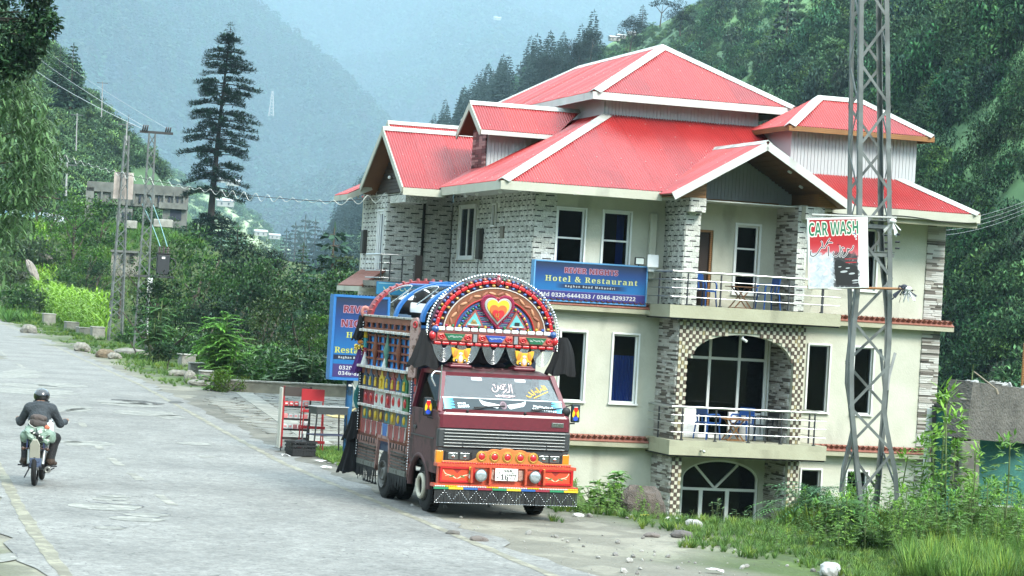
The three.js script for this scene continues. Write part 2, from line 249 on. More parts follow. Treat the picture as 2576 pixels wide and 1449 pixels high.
const mixc=(a,b,t)=>a.map((v,i)=>lerp(v,b[i],t));
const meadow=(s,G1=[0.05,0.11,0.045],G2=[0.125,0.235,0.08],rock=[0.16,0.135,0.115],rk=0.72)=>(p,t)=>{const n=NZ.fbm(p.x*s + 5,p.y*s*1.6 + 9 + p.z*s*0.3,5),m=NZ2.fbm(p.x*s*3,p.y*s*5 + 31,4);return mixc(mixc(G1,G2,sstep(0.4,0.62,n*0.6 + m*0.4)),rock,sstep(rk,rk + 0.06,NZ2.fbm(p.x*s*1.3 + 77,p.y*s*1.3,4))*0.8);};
const hillRight=hill('hillside',[[760,720],[850,575],[930,500],[1010,425],[1100,340],[1150,305],[1230,250],[1330,190],[1450,165],[1540,108],[1620,82],[1700,40],[1760,8],[1900,-75],[2200,-260],[2700,-520]],
 {zTop:(f)=>lerp(2000,450,Math.pow(f,0.6)),zBase:(f)=>lerp(500,105,Math.pow(f,0.55)),yBase:-22,nx:150,nt:90,amp:16,freq:0.012,shade:meadow(0.02)});
const hillLeft=hill('hillside',[[-260,-170],[0,30],[95,95],[170,168],[190,215],[250,275],[300,322],[345,375],[400,425],[440,475],[480,540],[540,640]],
 {zTop:(f)=>lerp(470,640,f),zBase:(f)=>lerp(300,420,f),yBase:6,nx:90,nt:60,amp:9,freq:0.02,shade:meadow(0.03,[0.05,0.11,0.04],[0.12,0.19,0.06],[0.13,0.11,0.09],0.6)});
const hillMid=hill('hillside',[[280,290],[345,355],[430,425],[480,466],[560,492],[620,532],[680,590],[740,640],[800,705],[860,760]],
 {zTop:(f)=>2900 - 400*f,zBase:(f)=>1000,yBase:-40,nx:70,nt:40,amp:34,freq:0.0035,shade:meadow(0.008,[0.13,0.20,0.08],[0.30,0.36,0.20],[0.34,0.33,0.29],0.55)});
const forest=(s,d=[0.03,0.065,0.045],l=[0.16,0.21,0.12],c=0.5)=>(p,t)=>{const n=NZ.fbm(p.x*s,p.y*s*1.2 + p.z*s*.2,6);return mixc(d,l,sstep(c,c + 0.16,n));};
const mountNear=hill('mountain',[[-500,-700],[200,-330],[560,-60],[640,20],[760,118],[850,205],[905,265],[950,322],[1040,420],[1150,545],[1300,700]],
 {zTop:(f)=>lerp(9800,6400,f),zBase:(f)=>4400,yBase:-80,nx:170,nt:100,amp:620,freq:0.0011,shade:(p,t)=>mixc(forest(0.0020)(p,t),[0.24,0.27,0.17],sstep(0.9,0.97,t + 0.12*(NZ2.fbm(p.x*0.004,p.y*0.004,3)- 0.5))*0.8)});  // ridge crest painted paler to bring out relief the sun leaves weak
const mountFar=hill('mountain',[[-900,-900],[300,-560],[900,-300],[1500,-75],[1720,20],[2000,-40],[3200,-600]],
 {zTop:(f)=>13500,zBase:(f)=>7000,yBase:-80,nx:150,nt:90,amp:900,freq:0.0007,shade:forest(0.0012,[0.03,0.065,0.045],[0.16,0.21,0.13],0.5)});
{
  const g=new THREE.PlaneGeometry(900,260,60,20),p=g.attributes.position,col=[];for(let i=0;i<p.count;i++){const x=p.getX(i),v=(p.getY(i)+ 130)/ 260;p.setXYZ(i,x,-3 + v*75 + 14*(NZ.fbm(x*0.02 + 60,v*6,4)- .5),90 + v*190 + Math.abs(x)*-0.05);col.push(...forest(0.03,[0.015,0.03,0.016],[0.04,0.07,0.03])(V(x,v*100,0),0));}
  g.setAttribute('color',new THREE.BufferAttribute(new Float32Array(col),3));g.computeVertexNormals();struct(mesh('hillside',g,mat([1,1,1],1,{vertexColors:true,side:THREE.DoubleSide})));  // unseen slope behind the camera, added and darkened for the window reflections
}
// ---------------------------------------------------------------- plants
const leafM=(c,tr=0.3)=>new THREE.MeshPhysicalMaterial({color:lin(...c),roughness:0.8,side:THREE.DoubleSide,transmission:tr,thickness:0,vertexColors:true,specularIntensity:0.5});
const LF={deep:mat([0.014,0.05,0.027],0.8,{side:THREE.DoubleSide,vertexColors:true}),dark:mat([0.026,0.088,0.032],0.8,{side:THREE.DoubleSide,vertexColors:true}),mid:leafM([0.058,0.17,0.034]),bright:leafM([0.10,0.27,0.025]),lime:leafM([0.17,0.32,0.02],0.35),olive:leafM([0.075,0.14,0.035]),blue:mat([0.018,0.04,0.028],0.9,{side:THREE.DoubleSide,vertexColors:true}),grey:leafM([0.08,0.155,0.06])};
const barkM=mat([0.10,0.08,0.06],0.95,{map:tGrain}),stemM=mat([0.12,0.16,0.06],0.8);
class Leaves{
  constructor(){this.p=[];this.c=[];this.n=[];}
  leaf(o,dir,up,l,w,tone=1,fold=0.25,nrm=null){
    const d=dir.clone().normalize(),s=new THREE.Vector3().crossVectors(d,up);if(s.lengthSq()<1e-6)s.set(1,0,0);s.normalize();const u=new THREE.Vector3().crossVectors(s,d);
    const a=o,b=o.clone().addScaledVector(d,l),m=o.clone().addScaledVector(d,l*0.45),L=m.clone().addScaledVector(s,w / 2).addScaledVector(u,w*fold),Rr=m.clone().addScaledVector(s,-w / 2).addScaledVector(u,w*fold);
    if(nrm){const k=this.p.length;for(let i=0;i<6;i++)this.n[k / 3 + i]=nrm;}for(const q of nrm&&u.dot(nrm)<0?[a,L,b,a,b,Rr]:[a,b,L,a,Rr,b])this.p.push(q.x,q.y,q.z);const t=tone;for(let i=0;i<6;i++)this.c.push(t,t,t*0.96);
 }
  blade(o,dir,l,w,droop,n=4,tone=1){
    let p=o.clone(),d=dir.clone().normalize();const s=new THREE.Vector3().crossVectors(d,V(0,1,0));if(s.lengthSq()<1e-4)s.set(Math.cos(o.x*9),0,Math.sin(o.x*9));s.normalize();let pw=w*0.5;
    for(let i=0;i<n;i++){const q=p.clone().addScaledVector(d,l / n),t=(i + 1)/ n,nw=i===n - 1?0.001:w*(0.5 + 0.5*Math.sin(Math.PI*Math.min(0.9,t + 0.2)));const A=p.clone().addScaledVector(s,-pw / 2),B=p.clone().addScaledVector(s,pw / 2),C=q.clone().addScaledVector(s,nw / 2),D=q.clone().addScaledVector(s,-nw / 2);for(const v of [A,B,C,A,C,D]){this.p.push(v.x,v.y,v.z);this.c.push(tone,tone,tone*0.96);}p=q;pw=nw;d.y -=droop / n;d.normalize();}
 }
  frond(o,dir,l,pairs,ll,lw,droop=0.6,tone=1){
    let p=o.clone(),d=dir.clone().normalize();
    for(let i=0;i<pairs;i++){const q=p.clone().addScaledVector(d,l / pairs),s=new THREE.Vector3().crossVectors(d,V(0,1,0)).normalize(),k=Math.sin(Math.PI*(0.2 + 0.72*i / pairs));for(const sg of [-1,1])this.leaf(q,s.clone().multiplyScalar(sg).addScaledVector(d,0.45).add(V(0,-0.15,0)),V(0,1,0),ll*k,lw,tone*rr(0.8,1.2),0.1);p=q;d.y -=droop / pairs;d.normalize();}
    this.leaf(p,d,V(0,1,0),ll,lw,tone);
 }
  ball(c,rx,ry,rz,n,l,w,jit=0.35,tone=1){for(let i=0;i<n;i++){const v=V(R()*2 - 1,R()*2 - 1,R()*2 - 1);if(v.lengthSq()>1){i--;continue;}const k=Math.pow(v.length(),-0.45),q=V(c.x + v.x*rx*k,c.y + v.y*ry*k,c.z + v.z*rz*k);const dd=v.clone().normalize().add(V(rr(-1,1),rr(-1.1,0.4),rr(-1,1)).multiplyScalar(0.9));this.leaf(q,dd,V(rr(-.5,.5),1,rr(-.5,.5)),l*rr(0.7,1.3),w*rr(0.7,1.3),tone*rr(0.6,1.4),0.25,v.clone().normalize().add(V(rr(-.35,.35),rr(-.1,.5),rr(-.35,.35))).normalize());}return this;}
  geo(){const g=new THREE.BufferGeometry();g.setAttribute('position',new THREE.BufferAttribute(new Float32Array(this.p),3));g.setAttribute('color',new THREE.BufferAttribute(new Float32Array(this.c),3));g.setAttribute('uv',new THREE.BufferAttribute(new Float32Array(this.p.length / 3*2),2));g.computeVertexNormals();const N=g.attributes.normal;for(const i in this.n)N.setXYZ(+i,this.n[i].x,this.n[i].y,this.n[i].z);return g;}
}
function trunkGeo(h,r,lean=0.1,limbs=5,crown=0.5,wide=0.3){const b=new MB(),pts=[];for(let i=0;i<=5;i++)pts.push(V(lean*h*Math.pow(i / 5,1.5)*0.5 + rr(-.02,.02)*h,h*i / 5,rr(-.02,.02)*h));for(let i=0;i<5;i++)b.rod(pts[i],pts[i + 1],r*(1 - i*0.16),7,r*(1 -(i + 1)*0.16));for(let i=0;i<limbs;i++){const t=2 +(i % 3),a=R()*6.28,o=pts[t],e=o.clone().add(V(Math.cos(a)*h*wide,h*rr(0.15,0.4),Math.sin(a)*h*wide));b.rod(o,e,r*0.4,5,r*0.12);}return b.geo();}
function crownGeo(seed,{clumps=26,per=90,l=0.09,w=0.045,shape='round',rc=0.34,asp=1}={}){
  R=mulberry(seed);const L=new Leaves();
  for(let i=0;i<clumps;i++){const a=R()*6.283,y=Math.pow(R(),0.8),prof=shape==='cone'?(1 - y)*0.9 + 0.1:shape==='tall'?0.5 + 0.5*Math.sin(Math.PI*(0.15 + y*0.8)):Math.sqrt(Math.max(0.04,1 - Math.pow(y*1.5 - 0.55,2))),r=prof*Math.sqrt(R())*0.95,s=rc*rr(0.6,1.25);L.ball(V(Math.cos(a)*r,(y*0.92 + 0.04)*asp,Math.sin(a)*r),s,s*0.62,s,per,l,w,.35,rr(0.8,1.2));}
  return L.geo();
}
function coniferGeo(seed,{tiers=22,spread=0.2,bare=0.08,per=9,tuft=0.05,droop=0.15,dens=7,taper=0.85}={}){
  R=mulberry(seed);const L=new Leaves(),B=new MB();B.rod(V(0,0,0),V(0,0.98,0),0.018,7,0.003);
  for(let i=0;i<tiers;i++){const f=i / tiers,y=bare +(1 - bare)*f,n=Math.max(3,Math.round(per*(1 - f*0.5))),a0=R()*6;for(let k=0;k<n;k++){const a=a0 + k / n*6.283 + rr(-.3,.3),len=spread*Math.pow(1 - f,taper)*rr(0.6,1.15)+ 0.012,e=V(Math.cos(a)*len,y + rr(-.01,.012)- droop*len*0.6,Math.sin(a)*len),o=V(0,y,0);B.rod(o,e,0.003,4,0.001);const m=Math.max(2,Math.round(dens*len / spread + 1));for(let j=0;j<m;j++){const t=0.3 + 0.7*(j + R())/ m,c=o.clone().lerp(e,t),s=tuft*(0.55 + 0.6*(1 - f));for(let q=0;q<2;q++)L.leaf(c,V(Math.cos(a + rr(-1,1)),rr(-0.9,0.2),Math.sin(a + rr(-1,1))),V(rr(-1,1),0.5,rr(-1,1)),s*rr(.7,1.3),s*0.6,rr(0.7,1.3),0.1);}}}
  L.leaf(V(0,0.94,0),V(0,1,0),V(1,0,0),0.08,0.02);return{leaves:L.geo(),wood:B.geo()};
}
const CROWN={asp:{round:1.7,fine:1.9,tall:2.6,sparse:2,bush:1.1},round:[1,2,3].map((s)=>crownGeo(s,{clumps:26,per:120,asp:1.7,l:.085,w:.05,rc:.4})),fine:[4,5].map((s)=>crownGeo(s,{clumps:34,per:120,l:0.06,w:0.032,rc:0.34,asp:1.9})),tall:[6,7].map((s)=>crownGeo(s,{shape:'tall',clumps:34,per:100,l:0.085,w:0.045,rc:0.4,asp:2.6})),sparse:[8,9].map((s)=>crownGeo(s,{clumps:26,per:45,l:0.075,w:0.03,rc:0.25,asp:2})),bush:[10,11].map((s)=>crownGeo(s,{clumps:16,per:70,l:0.14,w:0.07,rc:0.4,asp:1.1}))};
const CON=[coniferGeo(21),coniferGeo(22,{spread:0.26,tiers:17,dens:8,tuft:0.07}),coniferGeo(23,{spread:0.17,tiers:26,tuft:0.045})];
const TRUNK=[31,32,33].map((s)=>{R=mulberry(s);return trunkGeo(1,0.035,rr(-.3,.3),6);});
R=mulberry(99);
// ---- far cover: bushes and trees that read as one mass on the slopes
function scatter(name,geo,material,n,place,seed){R=mulberry(seed);const im=new THREE.InstancedMesh(geo,material,n),m=new THREE.Matrix4(),c=new THREE.Color();let k=0,guard=0;while(k<n&&guard++<n*20){const r=place();if(!r)continue;const [p,s,sy,tone]=r;m.compose(p,new THREE.Quaternion().setFromEuler(new THREE.Euler(0,R()*6.28,0)),V(s,sy,s));im.setMatrixAt(k,m);im.setColorAt(k,c.setRGB(tone[0],tone[1],tone[2]));k++;}im.count=k;im.castShadow=im.receiveShadow=true;im.name=numbered(name);scene.add(im);im.userData.kind='stuff';return im;}
const farLeaf=mat([0.105,0.225,0.10],0.9,{side:THREE.DoubleSide,vertexColors:true});
const clump=[crownGeo(41,{clumps:16,per:60,l:0.16,w:0.1,rc:0.5}),crownGeo(42,{clumps:20,per:55,l:0.15,w:0.09,rc:0.45,shape:'tall'})];
const gv=()=>{const t=rr(0.55,1.35);return R()<0.2?[t*1.7,t*1.5,t]:[t,t,t*1.05];};
const fineClump=[crownGeo(43,{clumps:22,per:40,l:0.15,w:0.075,rc:0.36}),crownGeo(44,{clumps:22,per:40,l:0.13,w:0.06,rc:0.34,shape:'tall'})];
const nearLeaf=mat([0.085,0.195,0.072],0.85,{side:THREE.DoubleSide,vertexColors:true});
const onRight=(px,t,keep,near)=>{const p=hillRight.at(px,t);const Z=-p.z;if((Z<270)!==near)return null;return keep(p)?p:null;};
scatter('hillside_bushes',clump[0],farLeaf,1900,()=>{const p=onRight(lerp(1100,2640,R()),Math.pow(R(),0.8),(p)=>NZ2.fbm(p.x*0.02 + 3,p.y*0.03 + p.z*0.01,4)>0.5,false);if(!p)return null;const s=rr(1.0,2.9);p.y -=s*0.3;return [p,s,s*rr(0.9,1.4),gv()];},51);
scatter('hillside_bushes',fineClump[0],nearLeaf,900,()=>{const p=onRight(lerp(1900,2680,R()),R(),(p)=>NZ2.fbm(p.x*0.03 + 3,p.y*0.04 + p.z*0.01,4)>0.49,true);if(!p)return null;const s=rr(0.8,2.4);p.y -=s*0.35;return [p,s,s*rr(0.9,1.5),gv()];},58);
scatter('hillside_trees',fineClump[1],nearLeaf,240,()=>{const p=onRight(lerp(2000,2680,R()),R()*0.6,()=>true,true);if(!p)return null;const s=rr(1.4,2.6);p.y -=0.6;return [p,s,s*rr(1.4,2),[0.5,0.62,0.7].map((v)=>v*rr(.6,1.2))];},59);
scatter('hillside_trees',clump[1],farLeaf,620,()=>{const p=onRight(lerp(1100,2640,R()),R(),(p)=>NZ.fbm(p.x*0.012 + 13,p.y*0.02,4)>0.5,false);if(!p)return null;const s=rr(1.8,3.6);p.y -=0.6;return [p,s,s*rr(1.5,2.2),[0.6,0.7,0.75].map((v)=>v*rr(.7,1.2))];},52);
scatter('hillside_bushes',clump[0],farLeaf,2200,()=>{const px=lerp(-120,520,R()),t=R();const p=hillLeft.at(px,t);if(NZ2.fbm(p.x*0.03 + 3,p.y*0.05 + p.z*0.01,4)<0.46)return null;const s=rr(1.3,3.4);p.y -=s*0.3;return [p,s,s*rr(0.8,1.3),gv()];},53);
scatter('hillside_bushes',clump[0],farLeaf,900,()=>{const p=hillMid.at(lerp(290,840,R()),R());const s=rr(3,8);p.y -=1;return [p,s,s,gv().map((v)=>v*1.3)];},54);
const cone=(()=>{const c=coniferGeo(61,{tiers:8,per:5,tuft:0.22,dens:2,spread:0.24});return c.leaves;})();
scatter('hillside_scrub',clump[0],farLeaf,5200,()=>{const p=hillRight.at(lerp(1100,2680,R()),R());if(NZ.fbm(p.x*.02 + 60,p.y*.03,3)<.42)return null;const s=rr(.35,1.1)*(-p.z>500?1.6:1);return [p,s,s,gv()];},60);
const mtLeaf=mat([0.03,0.06,0.045],0.9,{side:THREE.DoubleSide,vertexColors:true});
scatter('mountain_forest',cone,mtLeaf,16000,()=>{const p=mountNear.at(lerp(-60,1250,R()),Math.pow(R(),0.8));if(NZ.fbm(p.x*0.0020,p.y*0.0024 + p.z*.0004,6)>0.64)return null;const s=rr(32,66);return [p,s*1.1,s,[1,1,1].map((v)=>v*rr(.5,1.4))];},55);
scatter('mountain_forest',cone,mtLeaf,14000,()=>{const p=mountFar.at(lerp(600,1800,R()),Math.pow(R(),0.9));if(NZ.fbm(p.x*0.0012,p.y*0.0014 + p.z*.00024,6)>0.58)return null;const s=rr(54,120);return [p,s*1.1,s,[1,1,1].map((v)=>v*rr(.5,1.4))];},56);
scatter('hillside_trees',CON[0].leaves,mtLeaf,260,()=>{const p=hillRight.at(lerp(790,1500,R()),Math.pow(R(),0.6));const s=rr(14,26);p.y -=1;return [p,s*1.2,s,[0.55,0.65,0.75]];},57);
// ---------------------------------------------------------------- the hotel
const HA=THREE.MathUtils.degToRad(16.5),HPOS=V(0.47,0,-61);
const hotel=thing('hotel','three storey cream hotel with red corrugated roofs, stone cladding and railed balconies beside the road','hotel',HPOS,HA);
const H=(u,y,w)=>V(u,y,-w);
const hotelToWorld=(u,y,w)=>H(u,y,w).applyAxisAngle(V(0,1,0),HA).add(HPOS);
const sideM=(u)=>new THREE.Matrix4().makeBasis(V(0,0,-1),V(0,1,0),V(1,0,0)).setPosition(u,0,0);
{
  const rect=(a,b,c,d)=>[[a,b],[c,b],[c,d],[a,d]];
  const T=0.23,Y0=-3.6,YT=6.42;
  const wins=[[0.62,4.0,1.36,5.88,1],[1.87,4.0,2.6,5.88,2],[0.9,0.95,1.57,2.73,0],[2.32,0.95,3.0,2.73,3],[7.8,0.95,8.4,2.73,0],[9.12,0.95,9.67,2.73,0],[7.78,-2.1,8.34,-0.58,0],[9.1,-2.1,9.7,-0.58,0],[8.95,4.25,9.6,5.88,0],[5.57,3.98,6.19,5.76,4]];
  const holes=wins.map((w)=>rect(w[0],w[1],w[2],w[3]));
  holes.push(rect(4.1,3.6,4.92,5.58),rect(4.0,0.16,6.66,2.98));
  const arch=new THREE.Path();arch.moveTo(4.42,-3.0);arch.lineTo(6.58,-3.0);arch.lineTo(6.58,-0.92);arch.absellipse(5.5,-0.92,1.08,0.5,0,Math.PI,false);arch.lineTo(4.42,-3.0);
  holes.push(arch);
  const MBw=()=>new MB();
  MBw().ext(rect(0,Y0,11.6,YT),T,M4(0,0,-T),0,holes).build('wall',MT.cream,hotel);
  MBw().ext(rect(T + .002,Y0,8,YT),T,sideM(0.004),0,[rect(5.6,4.55,7.2,6.05),rect(3.5,5.45,3.78,6.0)]).build('wall',MT.cream,hotel);
  MBw().ext(rect(-1.9,Y0,0,YT),T,M4(0,0,-8.2 - T)).build('wall',MT.cream,hotel);
  MBw().ext(rect(8.2 + T,Y0,11.2,YT),T,sideM(-1.9),0,[rect(8.5,3.7,9.2,5.82)]).build('wall',MT.cream,hotel);
  MBw().ext(rect(T + .002,Y0,14,YT),T,sideM(11.6 - T - .004)).build('wall',MT.cream,hotel);
  MBw().box(11.6,YT - Y0,T,5.8,(YT + Y0)/ 2,-14.12).box(1.9,YT - Y0,T,-.95,(YT + Y0)/ 2,-11.32).box(T,YT - Y0,2.7,T / 2 + .003,(YT + Y0)/ 2,-12.6).build('wall',MT.cream,hotel);
  MBw().box(10.6,9.5,0.1,5.9,1.4,-3.6).box(11,0.1,3.2,5.9,6.3,-1.95).box(11,0.12,3.2,5.9,3.45,-1.95).box(11,0.12,3.2,5.9,0.02,-1.95).box(0.1,9.5,4,1.5,1.4,-5.6).build('interior',MT.darkroom,hotel);  // near-black partitions added so the rooms behind the glass stay dark
  function windowAt(u0,y0,u1,y1,{vs=[],hs=[],m=(x)=>x,f=0.05,trim=0.042,d=0.09,curtain,name='window'}={}){
    const b=new MB(),g=new MB(),w=u1 - u0,h=y1 - y0,cx=(u0 + u1)/ 2,cy=(y0 + y1)/ 2;
    const t=trim;
    b.box(w + 2*t,t,0.05,cx,y1 + t / 2,0.02).box(w + 2*t + 0.04,t,0.08,cx,y0 - t / 2,0.03).box(t,h,0.05,u0 - t / 2,cy,0.02).box(t,h,0.05,u1 + t / 2,cy,0.02);
    b.box(w,f,0.06,cx,y1 - f / 2,-d).box(w,f,0.06,cx,y0 + f / 2,-d).box(f,h - 2*f,0.06,u0 + f / 2,cy,-d).box(f,h - 2*f,0.06,u1 - f / 2,cy,-d);
    const vv=[u0 + f,...vs,u1 - f],hh=[y0 + f,...hs,y1 - f];
    for(const v of vs)b.box(f*0.9,h - 2*f - 0.002,0.055,v,cy,-d);
    for(const y of hs)b.box(w - 2*f - 0.002,f*0.9,0.053,cx,y,-d);
    const fr=b.build(name,MT.white,hotel);
    for(let i=0;i + 1<vv.length;i++)for(let j=0;j + 1<hh.length;j++){
      const p=mesh('pane',boxUV(clean(new THREE.PlaneGeometry(vv[i + 1]- vv[i],hh[j + 1]- hh[j]))),MT.glass,fr);p.position.set((vv[i]+ vv[i + 1])/ 2,(hh[j]+ hh[j + 1])/ 2,-d +(R()- 0.5)*0.01);
   }
    if(curtain){
      const [a,c,lo,hi]=curtain,n=40,sh=[];for(let i=0;i<=n;i++)sh.push([a +(c - a)*i / n,-d - 0.1 - 0.025*Math.sin(i*1.3)]);
      const pos=[];for(let i=0;i<n;i++){const [x0,z0]=sh[i],[x1,z1]=sh[i + 1];const k=curtain[4]??0;pos.push(x0,lo,z0,x1,lo,z1,x1 + k,hi,z1,x0,lo,z0,x1 + k,hi,z1,x0 + k,hi,z0);}
      mesh('curtain',clean(new MB().tris(pos).geo()),MT.curtain,fr);
   }
    return fr;
 }
  for(const [a,b,c,d,k]of wins)windowAt(a,b,c,d,k===1?{hs:[5.13],curtain:[0.6,0.75,4.05,5.4,-0.02]}:k===2?{hs:[5.13],curtain:[2.3,2.5,4.05,5.8]}:k===3?{curtain:[2.3,3.0,1.0,2.18]}:k===4?{hs:[4.5,5.15],trim:0.06}:{f:0.035});
  windowAt(4.0,0.16,6.66,2.98,{vs:[5.04,5.87],hs:[2.24],f:0.08,trim:0.03});
 {
    const b=new MB(),gl=new MB(),zc=-0.1,c=[5.5,-0.92];
    for(let i=0;i<22;i++){const a=Math.PI*i / 22,e=Math.PI*(i + 1)/ 22;b.bar(V(c[0]+ 1.05*Math.cos(a),c[1]+ 0.48*Math.sin(a),zc),V(c[0]+ 1.05*Math.cos(e),c[1]+ 0.48*Math.sin(e),zc),0.06,0.07,V(0,0,1));}
    for(const u of [4.45,6.55])b.box(0.06,2.1,0.07,u,-1.97,zc);
    b.box(2.04,0.07,0.066,5.5,-1.2,zc);
    b.bar(V(5.38,-1.17,zc),V(4.78,-0.56,zc),0.06,0.06,V(0,0,1)).bar(V(5.38,-1.17,zc),V(6.0,-0.54,zc),0.06,0.062,V(0,0,1));
    for(const u of [5.0,5.74])b.box(0.1,1.8,0.075,u,-2.13,zc);
    const fr=b.build('arched_door',MT.white,hotel);
    const s=new THREE.Shape();s.moveTo(4.46,-3);s.lineTo(6.54,-3);s.lineTo(6.54,-0.92);s.absellipse(5.5,-0.92,1.04,0.47,0,Math.PI,false);s.lineTo(4.46,-3);
    mesh('pane',clean(new THREE.ShapeGeometry(s,20)).applyMatrix4(M4(0,0,zc - 0.01)),MT.glass,fr);
 }
 {
    const d=new MB().box(0.07,1.98,0.12,4.13,4.59,-0.1).box(0.07,1.98,0.12,4.89,4.59,-0.1).box(0.69,0.07,0.12,4.51,5.55,-0.1).build('door',MT.timber,hotel);
    new MB().box(0.69,1.9,0.05,4.51,4.56,-0.13).build('door_leaf',MT.darkTimber,d);
 }
  const turn=(o,u)=>{o.rotation.y=-Math.PI / 2;o.position.set(u,0,0);};
  const sw=windowAt(5.6,4.55,7.2,6.05,{vs:[6.4],f:0.09,trim:0.03,d:0.03});sw.applyMatrix4(new THREE.Matrix4().makeBasis(V(0,0,-1),V(0,1,0),V(-1,0,0)).setPosition(-0.012,0,0));
  const slot=windowAt(3.5,5.45,3.78,6.0,{f:0.04,trim:0.04});slot.applyMatrix4(new THREE.Matrix4().makeBasis(V(0,0,-1),V(0,1,0),V(-1,0,0)).setPosition(-0.012,0,0));
  const ww=windowAt(8.5,3.7,9.2,5.82,{vs:[8.95],f:0.08,trim:0.04,d:0.03});ww.applyMatrix4(new THREE.Matrix4().makeBasis(V(0,0,-1),V(0,1,0),V(-1,0,0)).setPosition(-1.912,0,0));
  // ---- cladding: every stone and tile has its own edges; the 300 that show largest of a kind are parts
  const unit=[0,1,2,3].map((k)=>{const g=clean(new RoundedBoxGeometry(1,1,1,1,0.04)),p=g.attributes.position,r=mulberry(k + 3),j=new Map();for(let i=0;i<p.count;i++){const key=[p.getX(i),p.getY(i)].map((v)=>Math.sign(v)).join();if(!j.has(key))j.set(key,[(r()- .5)*.05,(r()- .5)*.12]);const [a,b]=j.get(key);p.setX(i,p.getX(i)+ a);p.setY(i,p.getY(i)+ b*(k?1:0));}return boxUV(g);});
  const plain=unit[0];
  const stones={stone:[],tile:[],mosaic_tile:[],tile_joint:[]};
  function put(kind,o,ex,n,s,y,w,h,d,material,proud=0){stones[kind].push({o,ex,n,s,y,w,h,d,material,proud,score:w*h*(n.z>0.5?1:0.3)*(y>-2.2?1:0.01)});}
  const FRONT=V(0,0,1),LEFT=V(-1,0,0);
  function ledge(o,ex,n,w,y0,y1,dark=0){
    let y=y0;while(y<y1 - 0.03){const h=Math.min(y1 - y,rr(0.04,0.065));let s=0;while(s<w - 0.02){let l=rr(0.16,0.5);if(w - s - l<0.12)l=w - s;const k=R()<0.48?0:R()<0.4?1:R()<0.6?2:R()<0.5?3:4;put('stone',o,ex,n,s + l / 2,y + h / 2,l - 0.005,h - 0.006,0.05,MT.ledge[k],rr(-0.012,0.02)-(k===4?0.015:0));s +=l;}y +=h;}
 }
  function marble(o,ex,n,w,y0,y1,skip=()=>false){
    let row=0;for(let y=y0;y<y1 - 0.04;y +=0.135,row++){const h=Math.min(0.135,y1 - y);for(let s=-((row % 2)*0.21);s<w;s +=0.42){const a=Math.max(0,s),b=Math.min(w,s + 0.42);if(b - a>0.03&&!skip((a + b)/ 2,y + h / 2))put('tile',o,ex,n,(a + b)/ 2,y + h / 2,b - a - 0.004,h - 0.004,0.03,MT.marble[(R()*3)|0],rr(-0.003,0.004));const c=s + 0.05 +(row % 3===0?0.08:0),e=c +(row % 2?0.24:0.17);const p=Math.max(0,c),q=Math.min(w,e);if(q - p>0.03&&!skip((p + q)/ 2,y))put('tile_joint',o,ex,n,(p + q)/ 2,y + 0.014,q - p,0.028,0.036,MT.blackStone,0.002);}}
 }
  function checker(o,ex,n,w,y0,y1,skip){
    const c=Math.max(2,Math.round(w / 0.088)),cw=w / c;let r=0;
    for(let y=y0;y<y1 - 0.05;y +=0.1,r++)for(let i=0;i<c;i++){const s=(i + 0.5)*cw,yy=y + 0.05;if(skip&&skip(s,yy))continue;const k=(r + i)% 2;put('mosaic_tile',o,ex,n,s,yy,cw*(k?0.96:0.66),k?0.088:0.108,0.04,k?MT.checkW:R()<0.8?MT.checkB:MT.checkO,k?0.008:0);}
 }
  const UX=V(1,0,0),WX=V(0,0,-1);
  marble(H(0,0,0),WX,LEFT,8,2.4,6.36,(s,y)=>(s>5.4&&s<7.4&&y>4.46&&y<6.14)||(s>3.35&&s<3.93&&y>5.38&&y<6.08));marble(H(-1.9,0,8.2),UX,FRONT,1.9,2.4,6.36);marble(H(-1.9,0,8.2),WX,LEFT,3,2.4,6.36,(s,y)=>s>.24&&s<1.08&&y>3.6&&y<5.9);
  marble(H(0,0,0),UX,FRONT,0.58,3.6,6.3);
  ledge(H(11.06,0,0),UX,FRONT,0.53,3.58,6.2);ledge(H(11.06,0,0),UX,FRONT,0.53,0.16,3.28);ledge(H(11.06,0,0),UX,FRONT,0.5,-2.6,-0.2);
  ledge(H(3.58,0,0),V(0,0,1),LEFT,1.43,0.16,3.24);ledge(H(3.58,0,0),V(0,0,1),LEFT,1.43,-2.8,-0.24);
  ledge(H(6.76,0,0),V(0,0,1),LEFT,1.28,0.16,3.24);ledge(H(6.76,0,0),V(0,0,1),LEFT,1.28,-2.8,-0.24);
  marble(H(3.58,0,0),V(0,0,1),LEFT,1.45,3.58,6.3);marble(H(3.58,0,-1.45),UX,FRONT,0.4,3.58,6.3);
  ledge(H(6.7,0,0),V(0,0,1),LEFT,1.4,3.58,6.3);marble(H(6.66,0,-1.45),UX,FRONT,0.28,3.58,6.3);
  for(const [a,b]of [[0.16,3.24],[-2.8,-0.24]]){checker(H(3.57,0,-1.45),UX,FRONT,0.265,a,b);checker(H(6.75,0,-1.45),UX,FRONT,0.31,a,b);}
  const archY=(u)=>2.27 + 0.62*Math.sqrt(Math.max(0,1 -((u - 5.33)/ 1.36)**2));
  checker(H(3.84,0,-1.45),UX,FRONT,2.91,2.24,3.24,(s,y)=>y - 0.03<archY(3.84 + s)&&Math.abs(3.84 + s - 5.33)<1.36);
  marble(H(3.55,0,-1.8),UX,FRONT,0.42,5.94,6.3);marble(H(6.7,0,-1.8),UX,FRONT,0.53,5.95,6.28);marble(H(3.55,0,0),V(0,0,1),LEFT,1.8,5.94,6.3);
